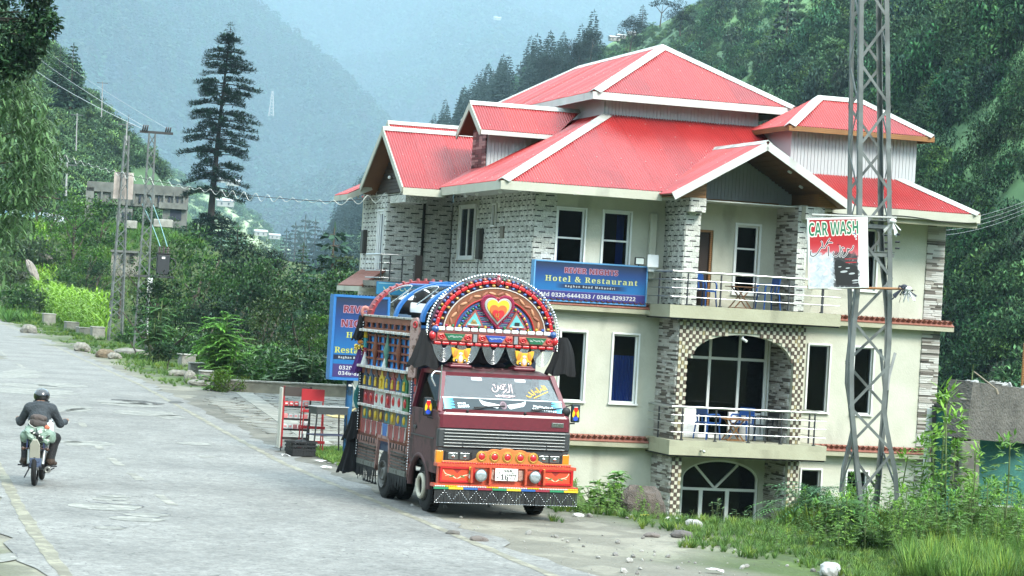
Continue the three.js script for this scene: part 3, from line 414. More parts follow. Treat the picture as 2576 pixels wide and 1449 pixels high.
  new MB().box(0.2,6.1,1.4,3.71,0.3,0.7).box(0.25,6.1,1.24,6.92,0.3,0.62).box(0.35,2.8,1.38,3.77,4.93,0.7).box(0.2,2.8,1.38,6.83,4.93,0.7).box(0.2,6.1,0.18,3.71,0.3,1.32).box(0.25,6.1,0.18,6.9,0.3,1.32).box(0.38,0.36,1.74,3.78,6.12,0.88).box(0.47,0.33,1.74,6.97,6.12,0.88).build('column',MT.cream,hotel);
 {
    const s=new THREE.Shape();s.moveTo(3.84,3.25);s.lineTo(3.84,2.24);s.lineTo(3.99,2.24);for(let i=0;i<=24;i++){const u=3.98 + 2.7*i / 24;s.lineTo(u,archY(u));}s.lineTo(6.75,2.24);s.lineTo(6.75,3.25);
    new MB().ext(s,0.18,M4(0,0,1.25)).build('arch',MT.cream,hotel);
 }
  const q=new THREE.Quaternion(),bm=new THREE.Matrix4(),UPV=V(0,1,0);
  for(const [kind,list]of Object.entries(stones)){
    list.sort((a,b)=>b.score - a.score);
    const rest=new MB();
    list.forEach((t,i)=>{
      const x=t.n.z>0.5?UX:t.ex.z>0?t.ex:t.ex;bm.makeBasis(x.clone(),UPV,new THREE.Vector3().crossVectors(x,UPV));q.setFromRotationMatrix(bm);
      const pos=t.o.clone().addScaledVector(t.ex,t.s).addScaledVector(t.n,t.proud + 0.005);pos.y=t.y;
      if(i<300&&kind !=='tile_joint'){const m=mesh(kind,kind==='stone'?unit[(R()*4)|0]:plain,t.material,hotel);m.position.copy(pos);m.quaternion.copy(q);m.scale.set(t.w,t.h,t.d);}
      else rest.add(kind==='stone'?unit[(R()*4)|0]:plain,new THREE.Matrix4().compose(pos,q,V(t.w,t.h,t.d)),t.material.color.toArray());
   });
    const rm=rest.build(kind==='tile_joint'?'tile_joints':{stone:'stone_cladding',tile:'tile_cladding',mosaic_tile:'mosaic_cladding'}[kind],mat([1,1,1],0.65,{vertexColors:true,map:kind==='tile'?tMarble():rep(tGrain,3)}),hotel);
    if(rm)rm.userData.kind='stuff';
 }
  // ---- floor bands with terracotta tile ledges
  function ledgeTiles(u0,u1,y){
    const b=new MB().box(u1 - u0,0.15,0.3,(u0 + u1)/ 2,y - 0.075,0.15).build('floor_band',MT.beige,hotel);
    const g=clean(new THREE.CylinderGeometry(0.055,0.07,0.34,8,1,true,-Math.PI / 2,Math.PI)).applyMatrix4(M4(0,0,0,1.05));
    const g2=boxUV(clean(new MB().add(g).geo()));const n=Math.round((u1 - u0)/ 0.15);
    const tm=MT.terracotta.map((m)=>{const c=m.clone();c.side=THREE.DoubleSide;return c;});
    new MB().add(new THREE.BoxGeometry(u1 - u0,0.02,0.33),M4((u0 + u1)/ 2,y + 0.055,0.17,0.47)).build('tile_bed',MT.terracotta[2],hotel);
    for(let i=0;i<n;i++){const m=mesh('roof_tile',g2,pick(tm),b);m.position.set(u0 +(i + 0.5)*(u1 - u0)/ n,y + 0.075 + rr(-0.004,0.004),0.17);m.rotation.z=rr(-0.04,0.04);}
 }
  ledgeTiles(0.0,3.16,3.43);ledgeTiles(7.88,11.85,3.43);ledgeTiles(0.0,3.34,-0.02);ledgeTiles(7.68,11.5,-0.02);
  // ---- balconies
  function balcony(u0,u1,yb,yt,posts){
    const b=new MB().box(u1 - u0,yt - yb,1.8,(u0 + u1)/ 2,(yt + yb)/ 2,0.9).build('balcony',MT.beige,hotel);
    new MB().box(u1 - u0 - 0.04,0.04,1.76,(u0 + u1)/ 2,yb - 0.018,0.88).build('soffit',MT.darkroom,b);  // shade under the slab put into a near-black sheet
    for(const u of posts){new MB().rod(V(u,yt,1.75),V(u,yt + 0.8,1.75),0.024,10).rod(V(u,yt,1.75),V(u,yt + 0.03,1.75),0.05,10).ball(u,yt + 0.8,1.75,0.027).build('railing_post',MT.darkSteel,b);}
    for(const z of [0.75])for(const u of [u0 + 0.06,u1 - 0.06])new MB().rod(V(u,yt,z),V(u,yt + 0.8,z),0.024,10).build('railing_post',MT.darkSteel,b);
    for(const [k,r]of [[0.85,0.03],[0.64,0.012],[0.43,0.012],[0.21,0.012]]){
      new MB().rod(V(u0 + 0.03,yt + k,1.76),V(u1 - 0.03,yt + k,1.76),r,8).build('rail',MT.steel,b);
      for(const u of [u0 + 0.05,u1 - 0.05])new MB().rod(V(u,yt + k,0.01),V(u,yt + k,1.74),r,8).build('rail',MT.steel,b);
   }
    return b;
 }
  balcony(3.16,7.85,3.25,3.57,[3.62,4.52,5.45,6.39,7.32]);
  const lb=balcony(3.35,7.66,-0.22,0.15,[3.68,4.59,5.5,6.39,7.31]);
  new MB().rod(H(4.2,-0.08,-1.8),H(4.23,-0.08,-1.95),0.025).ball(4.24,-0.1,1.93,0.04).build('spout',MT.steel,lb);
  // ---- roofs of corrugated sheet
  function roofPlane(o,ex,es,poly,{sheet=0.83,deck=MT.darkTimber,parent=hotel,pitch=0.074,amp=0.018,th=0.03}={}){
    const n0=new THREE.Vector3().crossVectors(ex,es).normalize();if(n0.y<0)n0.negate();
    const at=(s,t,d=0)=>o.clone().addScaledVector(ex,s).addScaledVector(es,t).addScaledVector(n0,d);
    const dk=new MB();{const top=poly.map((p)=>at(p[0],p[1],-0.022)),bot=poly.map((p)=>at(p[0],p[1],-0.022 - th)),pos=[];const N=poly.length;for(const [a,b,c]of THREE.ShapeUtils.triangulateShape(poly.map((p)=>new THREE.Vector2(p[0],p[1])),[]))for(const q of [top[a],top[b],top[c],bot[a],bot[c],bot[b]])pos.push(q.x,q.y,q.z);for(let i=0;i<N;i++){const j=(i + 1)% N;for(const q of [top[i],bot[i],bot[j],top[i],bot[j],top[j]])pos.push(q.x,q.y,q.z);}dk.tris(pos);}
    const roof=dk.build('roof',deck,parent);deck.side=THREE.DoubleSide;
    const smin=Math.min(...poly.map((p)=>p[0])),smax=Math.max(...poly.map((p)=>p[0]));
    const span=(s)=>{let lo=1e9,hi=-1e9;for(let i=0;i<poly.length;i++){const a=poly[i],b=poly[(i + 1)% poly.length];if((a[0]<=s&&b[0]>=s)||(b[0]<=s&&a[0]>=s)){const ts=Math.abs(b[0]- a[0])<1e-9?[a[1],b[1]]:[a[1]+(b[1]- a[1])*(s - a[0])/(b[0]- a[0])];for(const t of ts){lo=Math.min(lo,t);hi=Math.max(hi,t);}}}return [lo,hi];};
    let k=0;
    for(let s0=smin;s0<smax - 0.02;s0 +=sheet,k++){
      const s1=Math.min(smax,s0 + sheet + 0.03),n=Math.max(6,Math.round((s1 - s0)/ pitch*6)),pos=[],nor=[],uv=[],idx=[],lift=(k % 2)*0.005 + rr(0,0.002),off=rr(0,50);
      for(let i=0;i<=n;i++){const s=lerp(s0,s1,i / n),[lo,hi]=span(clamp(s,smin + 1e-6,smax - 1e-6));const ph=2*Math.PI*s / pitch,d=amp*Math.cos(ph)+ lift,nn=n0.clone().addScaledVector(ex,amp*2*Math.PI / pitch*Math.sin(ph)).normalize();for(const t of [lo - 0.02,hi]){const p=at(s,t,d);pos.push(p.x,p.y,p.z);nor.push(nn.x,nn.y,nn.z);uv.push(s + off,t);}if(i){const b=2*i;idx.push(b - 2,b,b - 1,b,b + 1,b - 1);}}
      const g=new THREE.BufferGeometry();g.setAttribute('position',new THREE.BufferAttribute(new Float32Array(pos),3));g.setAttribute('normal',new THREE.BufferAttribute(new Float32Array(nor),3));g.setAttribute('uv',new THREE.BufferAttribute(new Float32Array(uv),2));g.setIndex(idx);
      if(new THREE.Vector3().crossVectors(V(pos[6]- pos[0],pos[7]- pos[1],pos[8]- pos[2]),V(pos[3]- pos[0],pos[4]- pos[1],pos[5]- pos[2])).dot(n0)<0)g.setIndex(idx.map((_,i2)=>idx[i2 -(i2 % 3)+(2 -(i2 % 3))]));
      mesh('roof_sheet',g,pick(MT.roofRed),roof);
   }
    const sc=new MB();for(let s=smin + 0.3;s<smax;s +=0.66){const [lo,hi]=span(s);for(let t=lo + 0.2;t<hi - 0.1;t +=1.5){const p=at(s,t + rr(-.05,.05),0.02);sc.add(new THREE.SphereGeometry(0.013,6,4),M4(p.x,p.y,p.z));}}
    const sm=sc.build('roof_screws',MT.cap,roof);if(sm)sm.userData.kind='stuff';
    return{n:n0,roof};
 }
  function cap(a,b,n1,n2,w=0.2,parent=hotel){
    const d=b.clone().sub(a).normalize(),mid=n1.clone().add(n2).normalize(),pos=[];
    const wing=(n)=>{const v=new THREE.Vector3().crossVectors(n,d).normalize();if(v.y>0)v.negate();return v;};
    let w1=wing(n1),w2=wing(n2);if(w1.dot(w2)>0.999)w2.negate();
    const sec=[w1.clone().multiplyScalar(w).addScaledVector(n1,0.014),w1.clone().multiplyScalar(w).addScaledVector(n1,0.028),mid.clone().multiplyScalar(0.055),w2.clone().multiplyScalar(w).addScaledVector(n2,0.028),w2.clone().multiplyScalar(w).addScaledVector(n2,0.014),mid.clone().multiplyScalar(0.035)];
    for(let i=0;i<6;i++){const j=(i + 1)% 6,q=[a.clone().add(sec[i]),b.clone().add(sec[i]),b.clone().add(sec[j]),a.clone().add(sec[j])];for(const t of [0,1,2,0,2,3])pos.push(q[t].x,q[t].y,q[t].z);}
    for(const e of [a,b])for(const t of [[0,1,2],[0,2,5],[5,2,3],[5,3,4]])for(const k of t){const p=e.clone().add(sec[k]);pos.push(p.x,p.y,p.z);}
    const m=MT.cap;m.side=THREE.DoubleSide;new MB().tris(pos).build('ridge_cap',m,parent);
    const sc=new MB();const L=a.distanceTo(b);for(let t=0.2;t<L;t +=0.4)for(const [wv,n]of [[w1,n1],[w2,n2]]){const p=a.clone().addScaledVector(d,t).addScaledVector(wv,w*0.75).addScaledVector(n,0.034);sc.add(new THREE.SphereGeometry(0.012,5,3),M4(p.x,p.y,p.z));}
    const sm=sc.build('roof_screws',MT.steel,parent);if(sm)sm.userData.kind='stuff';
 }
  const fascia=(a,b,h=0.22,m=MT.fascia,th=0.03)=>{const c=a.clone().add(b).multiplyScalar(0.5),d=b.clone().sub(a);new MB().add(new THREE.BoxGeometry(d.length(),h,th),new THREE.Matrix4().compose(c.setY(c.y - h / 2 - 0.02),new THREE.Quaternion().setFromUnitVectors(V(1,0,0),d.clone().normalize()),V(1,1,1))).build('fascia',m,hotel);};
  const E=1.29,EY=6.43,SL=0.555,up=(v)=>v.clone().normalize();
  const esF=up(V(0,SL,-1)),esL=up(V(1,SL,0)),esR=up(V(-1,SL,0)),L1=Math.hypot(1,SL);
  const D=3.91*L1;
  const fr=roofPlane(H(-E,EY,-E),UX,esF,[[0,0],[4.29,0],[6.59,2.82],[8.89,0],[13.19,0],[13.19 - 3.91,D],[3.91,D]],{deck:MT.beige});
  const lf=roofPlane(H(-E,EY,-E),WX,esL,[[0,0],[15.6,0],[15.6,D],[3.91,D]],{deck:MT.soffit});
  const rf=roofPlane(H(11.9,EY,-E),WX,esR,[[0,0],[16.5,0],[16.5,D],[3.91,D]],{deck:MT.soffit});
  cap(H(-E,EY,-E),H(2.62,EY + 3.91*SL,2.62),fr.n,lf.n,0.2);cap(H(11.9,EY,-E),H(7.99,EY + 3.91*SL,2.62),fr.n,rf.n,0.2);
  fascia(H(-E - .02,EY,-E - .02),H(2.95,EY,-E - .02));fascia(H(7.66,EY,-E - .02),H(11.92,EY,-E - .02));fascia(H(-E - .02,EY,-E - .04),H(-E - .02,EY,4.6));fascia(H(11.92,EY,-E),H(11.92,EY,15));
  new MB().box(4.2,0.16,0.25,9.8,6.14,1.08).build('soffit_beam',MT.beige,hotel);
  new MB().box(13.1,0.03,1.25,5.3,6.28,0.64).box(1.25,0.03,6.2,-0.66,6.283,-1.9).build('soffit',MT.trim,hotel);
  for(const [u,w]of [[-0.6,-0.6],[-0.6,1.2],[-0.6,3.4],[-0.6,4.6],[0.8,-0.8],[2.4,-0.8],[8.8,-0.8],[10.6,-0.8]])new MB().add(new THREE.CylinderGeometry(0.07,0.07,0.05,14),M4(u,6.25,-w)).ball(u,6.22,-w,0.055,1,0.5,1).build('ceiling_lamp',MT.white,hotel);
  const board=(g,list,parent=hotel)=>{for(const p of list){const m=mesh('siding_board',g,MT.siding,parent);m.position.copy(p);}};
  const bg=(h,w=0.089)=>boxUV(clean(new THREE.BoxGeometry(w,h,0.025)));
  new MB().box(0.06,0.9,12,2.64,8.9,-8.7).box(4.45,0.9,0.06,4.85,8.9,-2.68).build('upper_wall',MT.darkroom,hotel);
  board(bg(0.75),Array.from({length:45},(_,i)=>V(2.66 + i*0.099,8.94,-2.63)));
 {const g=boxUV(clean(new THREE.BoxGeometry(0.025,0.8,0.14)));for(let i=0;i<40;i++){const m=mesh('siding_board',g,MT.siding,hotel);m.position.set(2.60,8.96,-2.72 - i*0.143);}}
  const UO=2.1,UY=9.16,UR=7.88,hw=(UR - UO)/ 2,rise=1.7,us=rise / hw,uL=Math.hypot(hw,rise);
  const uf=roofPlane(H(UO,UY,UO),UX,up(V(0,us,-1)),[[0,0],[2*hw,0],[hw,uL]],{deck:MT.darkTimber});
  const ul=roofPlane(H(UO,UY,UO),WX,up(V(1,us,0)),[[0,0],[13.3,0],[13.3 - hw,uL],[hw,uL]],{deck:MT.darkTimber});
  const ur=roofPlane(H(UR,UY,UO),WX,up(V(-1,us,0)),[[0,0],[13.3,0],[13.3 - hw,uL],[hw,uL]],{deck:MT.darkTimber});
  const ub=roofPlane(H(UO,UY,UO + 13.3),UX,up(V(0,us,1)),[[0,0],[2*hw,0],[hw,uL]],{deck:MT.darkTimber});
  const ap=H(UO + hw,UY + rise,UO + hw),ap2=H(UO + hw,UY + rise,UO + 13.3 - hw);
  cap(H(UO,UY,UO),ap,uf.n,ul.n);cap(H(UR,UY,UO),ap,uf.n,ur.n);cap(ap,ap2,ul.n,ur.n);cap(H(UO,UY,UO + 13.3),ap2,ub.n,ul.n);
  fascia(H(UO - .02,UY,UO - .02),H(UR + .02,UY,UO - .02),0.2,MT.trim);fascia(H(UO - .02,UY,UO - .04),H(UO - .02,UY,UO + 13.3),0.2,MT.trim);fascia(H(UR + .02,UY,UO),H(UR + .02,UY,UO + 13.3),0.2,MT.trim);
  new MB().box(3.6,1.3,2.2,8.88,7.85,-1.36).build('turret_wall',MT.siding,hotel);
  board(bg(1.2),Array.from({length:37},(_,i)=>V(7.1 + i*0.099,7.84,-0.235)));
 {const X0=6.8,X1=10.98,W0=-0.2,W1=2.5,y=8.48,k=1.36,r=0.93,s=r / k,l=Math.hypot(k,r),n=up(V(0,s,-1));
    const a=roofPlane(H(X0,y,W0),UX,n,[[0,0],[X1 - X0,0],[X1 - X0 - 1.55,l],[k,l]]),b=roofPlane(H(X0,y,W0),WX,up(V(1,s,0)),[[0,0],[2*k,0],[k,l]]),c=roofPlane(H(X1,y,W0),WX,up(V(-1.55,r,0)),[[0,0],[2*k,0],[k,Math.hypot(1.55,r)]]),e=roofPlane(H(X0,y,W0 + 2*k),UX,up(V(0,s,1)),[[0,0],[X1 - X0,0],[X1 - X0 - 1.55,l],[k,l]]);
    const p=H(X0 + k,y + r,W0 + k),q2=H(X1 - 1.55,y + r,W0 + k);
    cap(H(X0,y,W0),p,a.n,b.n,0.17);cap(p,q2,a.n,e.n,0.17);cap(H(X1,y,W0),q2,a.n,c.n,0.17);
    fascia(H(X0 - .02,y,W0 - .02),H(X1 + .02,y,W0 - .02),0.13,MT.timber);fascia(H(X0 - .02,y,W0),H(X0 - .02,y,W1),0.13,MT.soffit);fascia(H(X1 + .02,y,W0),H(X1 + .02,y,W1),0.13,MT.timber);}
 {const ridge=7.8,e=6.36,wF=-2.4,uc=5.3,hwG=2.42,s=(ridge - e)/ hwG,l=Math.hypot(hwG,ridge - e),wi=(y)=>(y - EY)/ SL - E;
    const a=roofPlane(H(uc - hwG,e,wF),WX,up(V(1,s,0)),[[0,0],[wi(e)- wF + .1,0],[wi(ridge)- wF + .1,l],[0,l]],{deck:MT.soffit}),b=roofPlane(H(uc + hwG,e,wF),WX,up(V(-1,s,0)),[[0,0],[wi(e)- wF + .1,0],[wi(ridge)- wF + .1,l],[0,l]],{deck:MT.soffit});
    cap(H(uc,ridge,wF - .04),H(uc,ridge,wi(ridge)+ .1),a.n,b.n,0.14);
    for(const sg of [-1,1]){const m=new MB();m.bar(H(uc,ridge - 0.09,wF - 0.02),H(uc + sg*(hwG + 0.03),e - 0.09,wF - 0.02),0.2,0.035,V(0,0,1));m.build('bargeboard',MT.trim,hotel);}
    for(const sg of [-1,1])for(let i=0;i<14;i++){const t=(i + 0.5)/ 14,u=uc + sg*hwG*(1 - t)*0.98,y=lerp(e,ridge,t)- 0.085;const m=mesh('soffit_board',board.g??=boxUV(clean(new THREE.BoxGeometry(0.19,0.018,2.3))),MT.soffit,hotel);m.position.set(u,y,1.22);m.rotation.z=-sg*Math.atan(s);}
    for(const sg of [-1,1]){const pts=sg<0?[[2.98,6.3],[3.97,6.3],[3.97,6.86]]:[[7.06,6.3],[7.9 - .25,6.3],[7.06,6.76]];new MB().ext(pts,1.75,M4(0,0,0.02)).build('eave_box',MT.timber,hotel);
      for(let i=0;i<5;i++){const y=6.34 + i*0.1,f=(yy)=>sg<0?[2.98 +(yy - 6.3)/ 0.58*0.99 + .04,3.96]:[7.07,7.64 -(yy - 6.3)/ 0.46*0.57 - .04];const [x0,x1]=f(y + 0.04);if(x1 - x0>0.06)new MB().box(x1 - x0,0.085,0.02,(x0 + x1)/ 2,y,1.785).build('eave_board',MT.timber,hotel);}}
    for(let i=0;i<34;i++){const u=3.7 + i*0.1,h=lerp(e,ridge,1 - Math.abs(u - uc)/ hwG)- 0.12 - 6.38;if(h>0.05){const m=mesh('siding_board',boxUV(clean(new THREE.BoxGeometry(0.09,h,0.02))),MT.siding,hotel);m.position.set(u,6.38 + h / 2,0.015);}}
    new MB().ext([[3.0,6.3],[7.6,6.3],[5.3,7.7]],0.2,M4(0,0,-0.21)).build('gable_wall',MT.cream,hotel);
    new MB().box(2.7,0.07,0.05,5.33,6.36,0.03).build('gable_rail',MT.timber,hotel);
    for(const [u,y,z]of [[6.2,7.13,1.8],[6.75,6.8,1.3]])new MB().add(new THREE.CylinderGeometry(0.06,0.06,0.04,14),M4(u,y,z,0,0,-0.54)).build('ceiling_lamp',MT.white,hotel);
 }
  function sideGable({uF,uB,wc,hwG,yr,ye,deck=MT.soffit,name,uN,uFar}){
    const s=(yr - ye)/ hwG,l=Math.hypot(hwG,yr - ye),iu=(y)=>(y - EY)/ SL - E;
    const near=[[0,0],[(uN??iu(ye))- uF,0],[uB - uF,l],[0,l]];
    const a=roofPlane(H(uF,ye,wc - hwG),UX,up(V(0,s,-1)),near,{deck}),b=roofPlane(H(uF,ye,wc + hwG),UX,up(V(0,s,1)),near,{deck});
    cap(H(uF - .03,yr,wc),H(uB,yr,wc),a.n,b.n,0.16);
    for(const sg of [-1,1])new MB().bar(H(uF - .02,yr - 0.09,wc),H(uF - .02,ye - 0.09,wc + sg*(hwG + 0.02)),0.18,0.035,V(1,0,0)).build('bargeboard',MT.fascia,hotel);
    return [a,b];
 }
  sideGable({uF:-0.55,uB:2.62,wc:4.83,hwG:1.22,yr:8.82,ye:8.02});
  fascia(H(-0.55,8.02,3.59),H(1.5,8.02,3.59),0.12,MT.trim);
  new MB().ext([[-0.2,7.0],[-0.2,8.06],[1.6,8.06]],0.05,M4(0,0,-4.2)).build('dormer_wall',MT.siding,hotel);
  for(let i=0;i<19;i++){const u=-0.14 + i*0.1,y0=EY + SL*(u + E)- 0.02,h=8.05 - y0;if(h>0.04){const m=mesh('siding_board',boxUV(clean(new THREE.BoxGeometry(0.089,h,0.025))),MT.siding,hotel);m.position.set(u,y0 + h / 2,-4.14);}}
  new MB().box(0.1,1.2,1.36,-0.16,7.5,-4.84).build('dormer_wall',MT.darkroom,hotel);
 {const bm2=[mat([0.10,0.03,0.03],0.6,{map:tGrain}),mat([0.19,0.06,0.06],0.6,{map:tGrain}),mat([0.30,0.16,0.15],0.6)];for(let y=6.99;y<8.06;y +=0.07)for(let s=0;s<1.34;s +=0.335){const m=mesh('wall_stone',plain,pick(bm2),hotel);m.position.set(-0.22 - rr(0,.012),y + 0.035,-4.33 - s);m.scale.set(0.04,0.064,0.32);}}
  sideGable({uF:-2.4,uB:1.75,wc:7.2,hwG:2.7,yr:8.1,ye:6.36});
  fascia(H(-2.4,6.36,4.48),H(-1.2,6.36,4.48),0.2);
  new MB().ext([[4.7,6.3],[9.7,6.3],[7.2,7.9]],0.1,sideM(-1.9)).build('gable_wall',MT.darkTimber,hotel);
  for(let i=0;i<15;i++){const y=6.36 + i*0.1,hh=(7.9 - y)/ 1.6*2.45;if(hh>0.1)new MB().box(0.025,0.09,hh*2,-1.925,y,-7.2).build('gable_board',MT.darkTimber,hotel);}
  for(const [w,y]of [[6.6,7.35],[7.8,6.75]])new MB().ball(-2.0,y,-w,0.05).build('ceiling_lamp',MT.white,hotel);
  sideGable({uF:-0.9,uB:2.1,wc:13,hwG:2.7,yr:8.72,ye:7.0,uN:0.1});
 {const a=roofPlane(H(-2.75,6.3,9.6),WX,up(V(1,0.5,0)),[[0,0],[1.9,0],[1.9,2.4],[0,2.4]],{deck:MT.soffit});fascia(H(-2.77,6.3,9.6),H(-2.77,6.3,11.5),0.16);fascia(H(-2.77,6.3,9.58),H(-2.1,6.62,9.58),0.16);}
  new MB().box(0.62,0.3,1.9,-1.55,6.18,-7.25).build('beam',MT.marble[0],hotel);
  new MB().box(1.25,0.15,1.9,-1.9,3.72,-7.2).build('wing_balcony',MT.concrete,hotel);
  new MB().box(0.2,0.78,0.2,-1.4,4.17,-6.32).build('railing_post',mat([0.05,0.035,0.03],0.5),hotel);
  for(const u of [-2.45,-2.2,-1.85])new MB().rod(H(u,3.78,6.3),H(u,4.5,6.3),0.022,8).build('railing_post',MT.darkSteel,hotel);
  for(const [y,r]of [[4.53,0.028],[4.3,0.014],[4.08,0.014],[3.88,0.014]])new MB().rod(H(-2.48,y,6.3),H(-1.5,y,6.3),r,8).rod(H(-2.47,y,6.3),H(-2.47,y,8.1),r,8).build('rail',MT.steel,hotel);
  new MB().box(0.06,3.0,0.09,-0.84,4.65,-8.13).build('downpipe',MT.black,hotel);
 {const aw=new MB().bar(H(-1.92,4.1,9.55),H(-2.6,3.62,9.55),3.0,0.05,V(0,1,0)).build('awning',MT.terracotta[2],hotel);const m=MT.terracotta.map((x)=>x.clone());
    for(let i=0;i<4;i++)for(let k=0;k<15;k++){const t=(i + 0.5)/ 4;const o2=mesh('roof_tile',MT.awt??=boxUV(clean(new THREE.CylinderGeometry(0.09,0.1,0.26,8,1,false,0,Math.PI))),m[(k + i)% 3],aw);o2.position.set(lerp(-1.95,-2.58,t),lerp(4.11,3.65,t)+ 0.01,-8.15 - k*0.2);o2.rotation.set(0,0,-.95);}
    new MB().box(0.08,0.14,3.0,-2.6,3.54,-9.55).box(.66,0.1,0.06,-2.24,3.52,-8.08).build('fascia',MT.fascia,hotel);}
  new MB().rbox(0.2,1.72,0.16,3.2,5.05,0.09,0.04).build('duct',MT.cream,hotel);
  new MB().rbox(0.14,0.85,0.32,-0.09,4.95,-4.75,0.03).rod(V(-0.1,4.52,-4.75),V(-0.1,4.1,-4.75),0.012).build('heater',mat([0.035,0.032,0.028],0.5),hotel);
  new MB().rbox(0.14,0.7,0.32,-1.98,4.95,-10.7,0.03).build('heater',mat([0.035,0.032,0.028],0.5),hotel);
  new MB().rbox(0.05,0.32,0.3,-0.04,5.25,-2.75,0.01).build('vent',MT.concrete,hotel);
  new MB().rod(V(5.35,2.86,1.36),V(5.35,2.8,1.38),0.02).rod(V(5.33,2.8,1.36),V(5.41,2.74,1.5),0.035,10).build('security_camera',MT.white,hotel);
  new MB().rbox(0.3,0.34,0.05,3.13,4.66,0.42,0.06,-0.2,-0.15).rod(V(3.13,4.6,0.4),V(3.2,4.5,0.06),0.03).rbox(0.22,0.14,0.14,3.15,4.45,0.3,0.03).build('antenna',mat([0.72,0.73,0.74],0.4),hotel);
 {const lp=new MB().rbox(0.26,0.2,0.07,2.8,4.64,0.3,0.02).rod(V(2.8,4.55,0.28),V(2.8,4.45,0.22),0.02).build('flood_lamp',MT.black,hotel);new MB().box(0.21,0.15,0.01,2.8,4.64,0.338).build('lamp_glass',mat([0.62,0.68,0.66],0.2),lp);}
 {const pts=[];for(let i=0;i<=16;i++)pts.push(H(lerp(0.2,3.4,i / 16),3.26 - 0.12*Math.sin(Math.PI*i / 16),-0.03));new MB().tube(pts,0.009,5).build('cable',MT.trim,hotel);const p2=[];for(let i=0;i<=16;i++)p2.push(H(lerp(7.5,11.8,i / 16),6.2 - 0.04*Math.sin(Math.PI*i / 16*3),-1.34));new MB().tube(p2,0.012,5).build('cable',MT.black,hotel);}
}
// ---------------------------------------------------------------- trees and shrubs one can tell apart
const asTree=new Map();
function tree(name,label,category,group,pos,h,w,kind,leaf,{trunk=0,seedTurn=0,base=0.12}={}){
  const t=thing(name,label,category,pos,seedTurn,group);
  const g=Array.isArray(CROWN[kind])?pick(CROWN[kind]):kind;
  const c=mesh('crown',g,leaf,t);w*=1.2;const A=CROWN.asp[kind],ch=Math.min(h*(1 - base),A*w*1.15);c.scale.set(w,ch / A,w);c.position.y=h - ch;c.rotation.y=R()*6.28;
  const k=mesh('trunk',pick(TRUNK),barkM,t);k.scale.set(h*0.75,h*0.75,h*0.75);return t;
}
function conifer(name,label,group,pos,h,v,leaf,k=1){const t=thing(name,label,'tree',pos,R()*6,group);const a=mesh('crown',CON[v].leaves,leaf,t),b=mesh('trunk',CON[v].wood,barkM,t);for(const m of [a,b])m.scale.set(h*k,h,h*k);return t;}
R=mulberry(301);
const spot=(px,top,Z,h)=>{const p=P(px,top,Z);p.y -=h;return p;};
const G1='broadleaf trees rising from the valley behind the forecourt wall';
const rows=[
  [700,735,96,9,190,'fine',LF.olive,'small leaved olive green tree filling the view left of the blue roadside sign'],
  [640,900,88,6,120,'fine',LF.dark,'dark shrubby tree behind the low wall right of the bright frond tree'],
  [815,700,112,13,150,'tall',LF.dark,'dark green tree directly behind the blue roadside sign'],
  [800,795,100,6,70,'round',LF.bright,'bright green small tree peeping out left of the blue roadside sign'],
  [870,690,125,15,170,'round',LF.mid,'green tree whose crown shows above the blue roadside sign'],
  [400,700,108,9,120,'round',LF.dark,'dark tree directly behind the transformer'],
  [470,580,150,16,230,'fine',LF.mid,'broad grey green tree right of the transformer tower'],
  [395,610,165,12,120,'fine',LF.olive,'dry olive tree between the two lattice towers and the broad grey green tree'],
  [585,600,165,18,170,'round',LF.deep,'dark tree low on the valley side under the tall pine'],
  [560,660,138,14,130,'tall',LF.mid,'slim mid green tree in front of the pine slope'],
  [655,650,150,15,150,'tall',LF.mid,'tall yellow green tree in the middle of the valley wood'],
  [640,715,128,12,150,'round',LF.dark,'dark rounded tree in the middle of the valley wood'],
  [735,660,160,16,170,'tall',LF.dark,'dark feathery tree in the valley wood below the blue conifers'],
  [775,690,140,14,150,'tall',LF.mid,'mid green feathery tree left of the dark pine beside the hotel'],
  [690,640,185,16,140,'round',LF.deep,'dark far tree on the shoulder of the valley slope'],
  [612,590,215,17,110,'tall',LF.grey,'grey green tree on the slope right of the tall pine'],
  [660,605,225,14,90,'tall',LF.grey,'pale tree at the right end of the pine ridge'],
  [540,760,118,10,170,'round',LF.deep,'dark tree behind the bright frond tree'],
  [480,760,112,9,140,'fine',LF.dark,'dark small leaved tree right of the transformer'],
  [860,650,150,15,120,'round',LF.olive,'olive green rounded tree left of the hotel awning'],
  [895,740,120,12,110,'tall',LF.dark,'dark tree beside the left hotel wall'],
];
for(const [px,top,Z,h,w,kind,leaf,label]of rows)tree('valley_tree',label,'tree',G1,spot(px,top,Z,h),h,w / 2*Z / FOCAL,kind,leaf,{base:0.05});
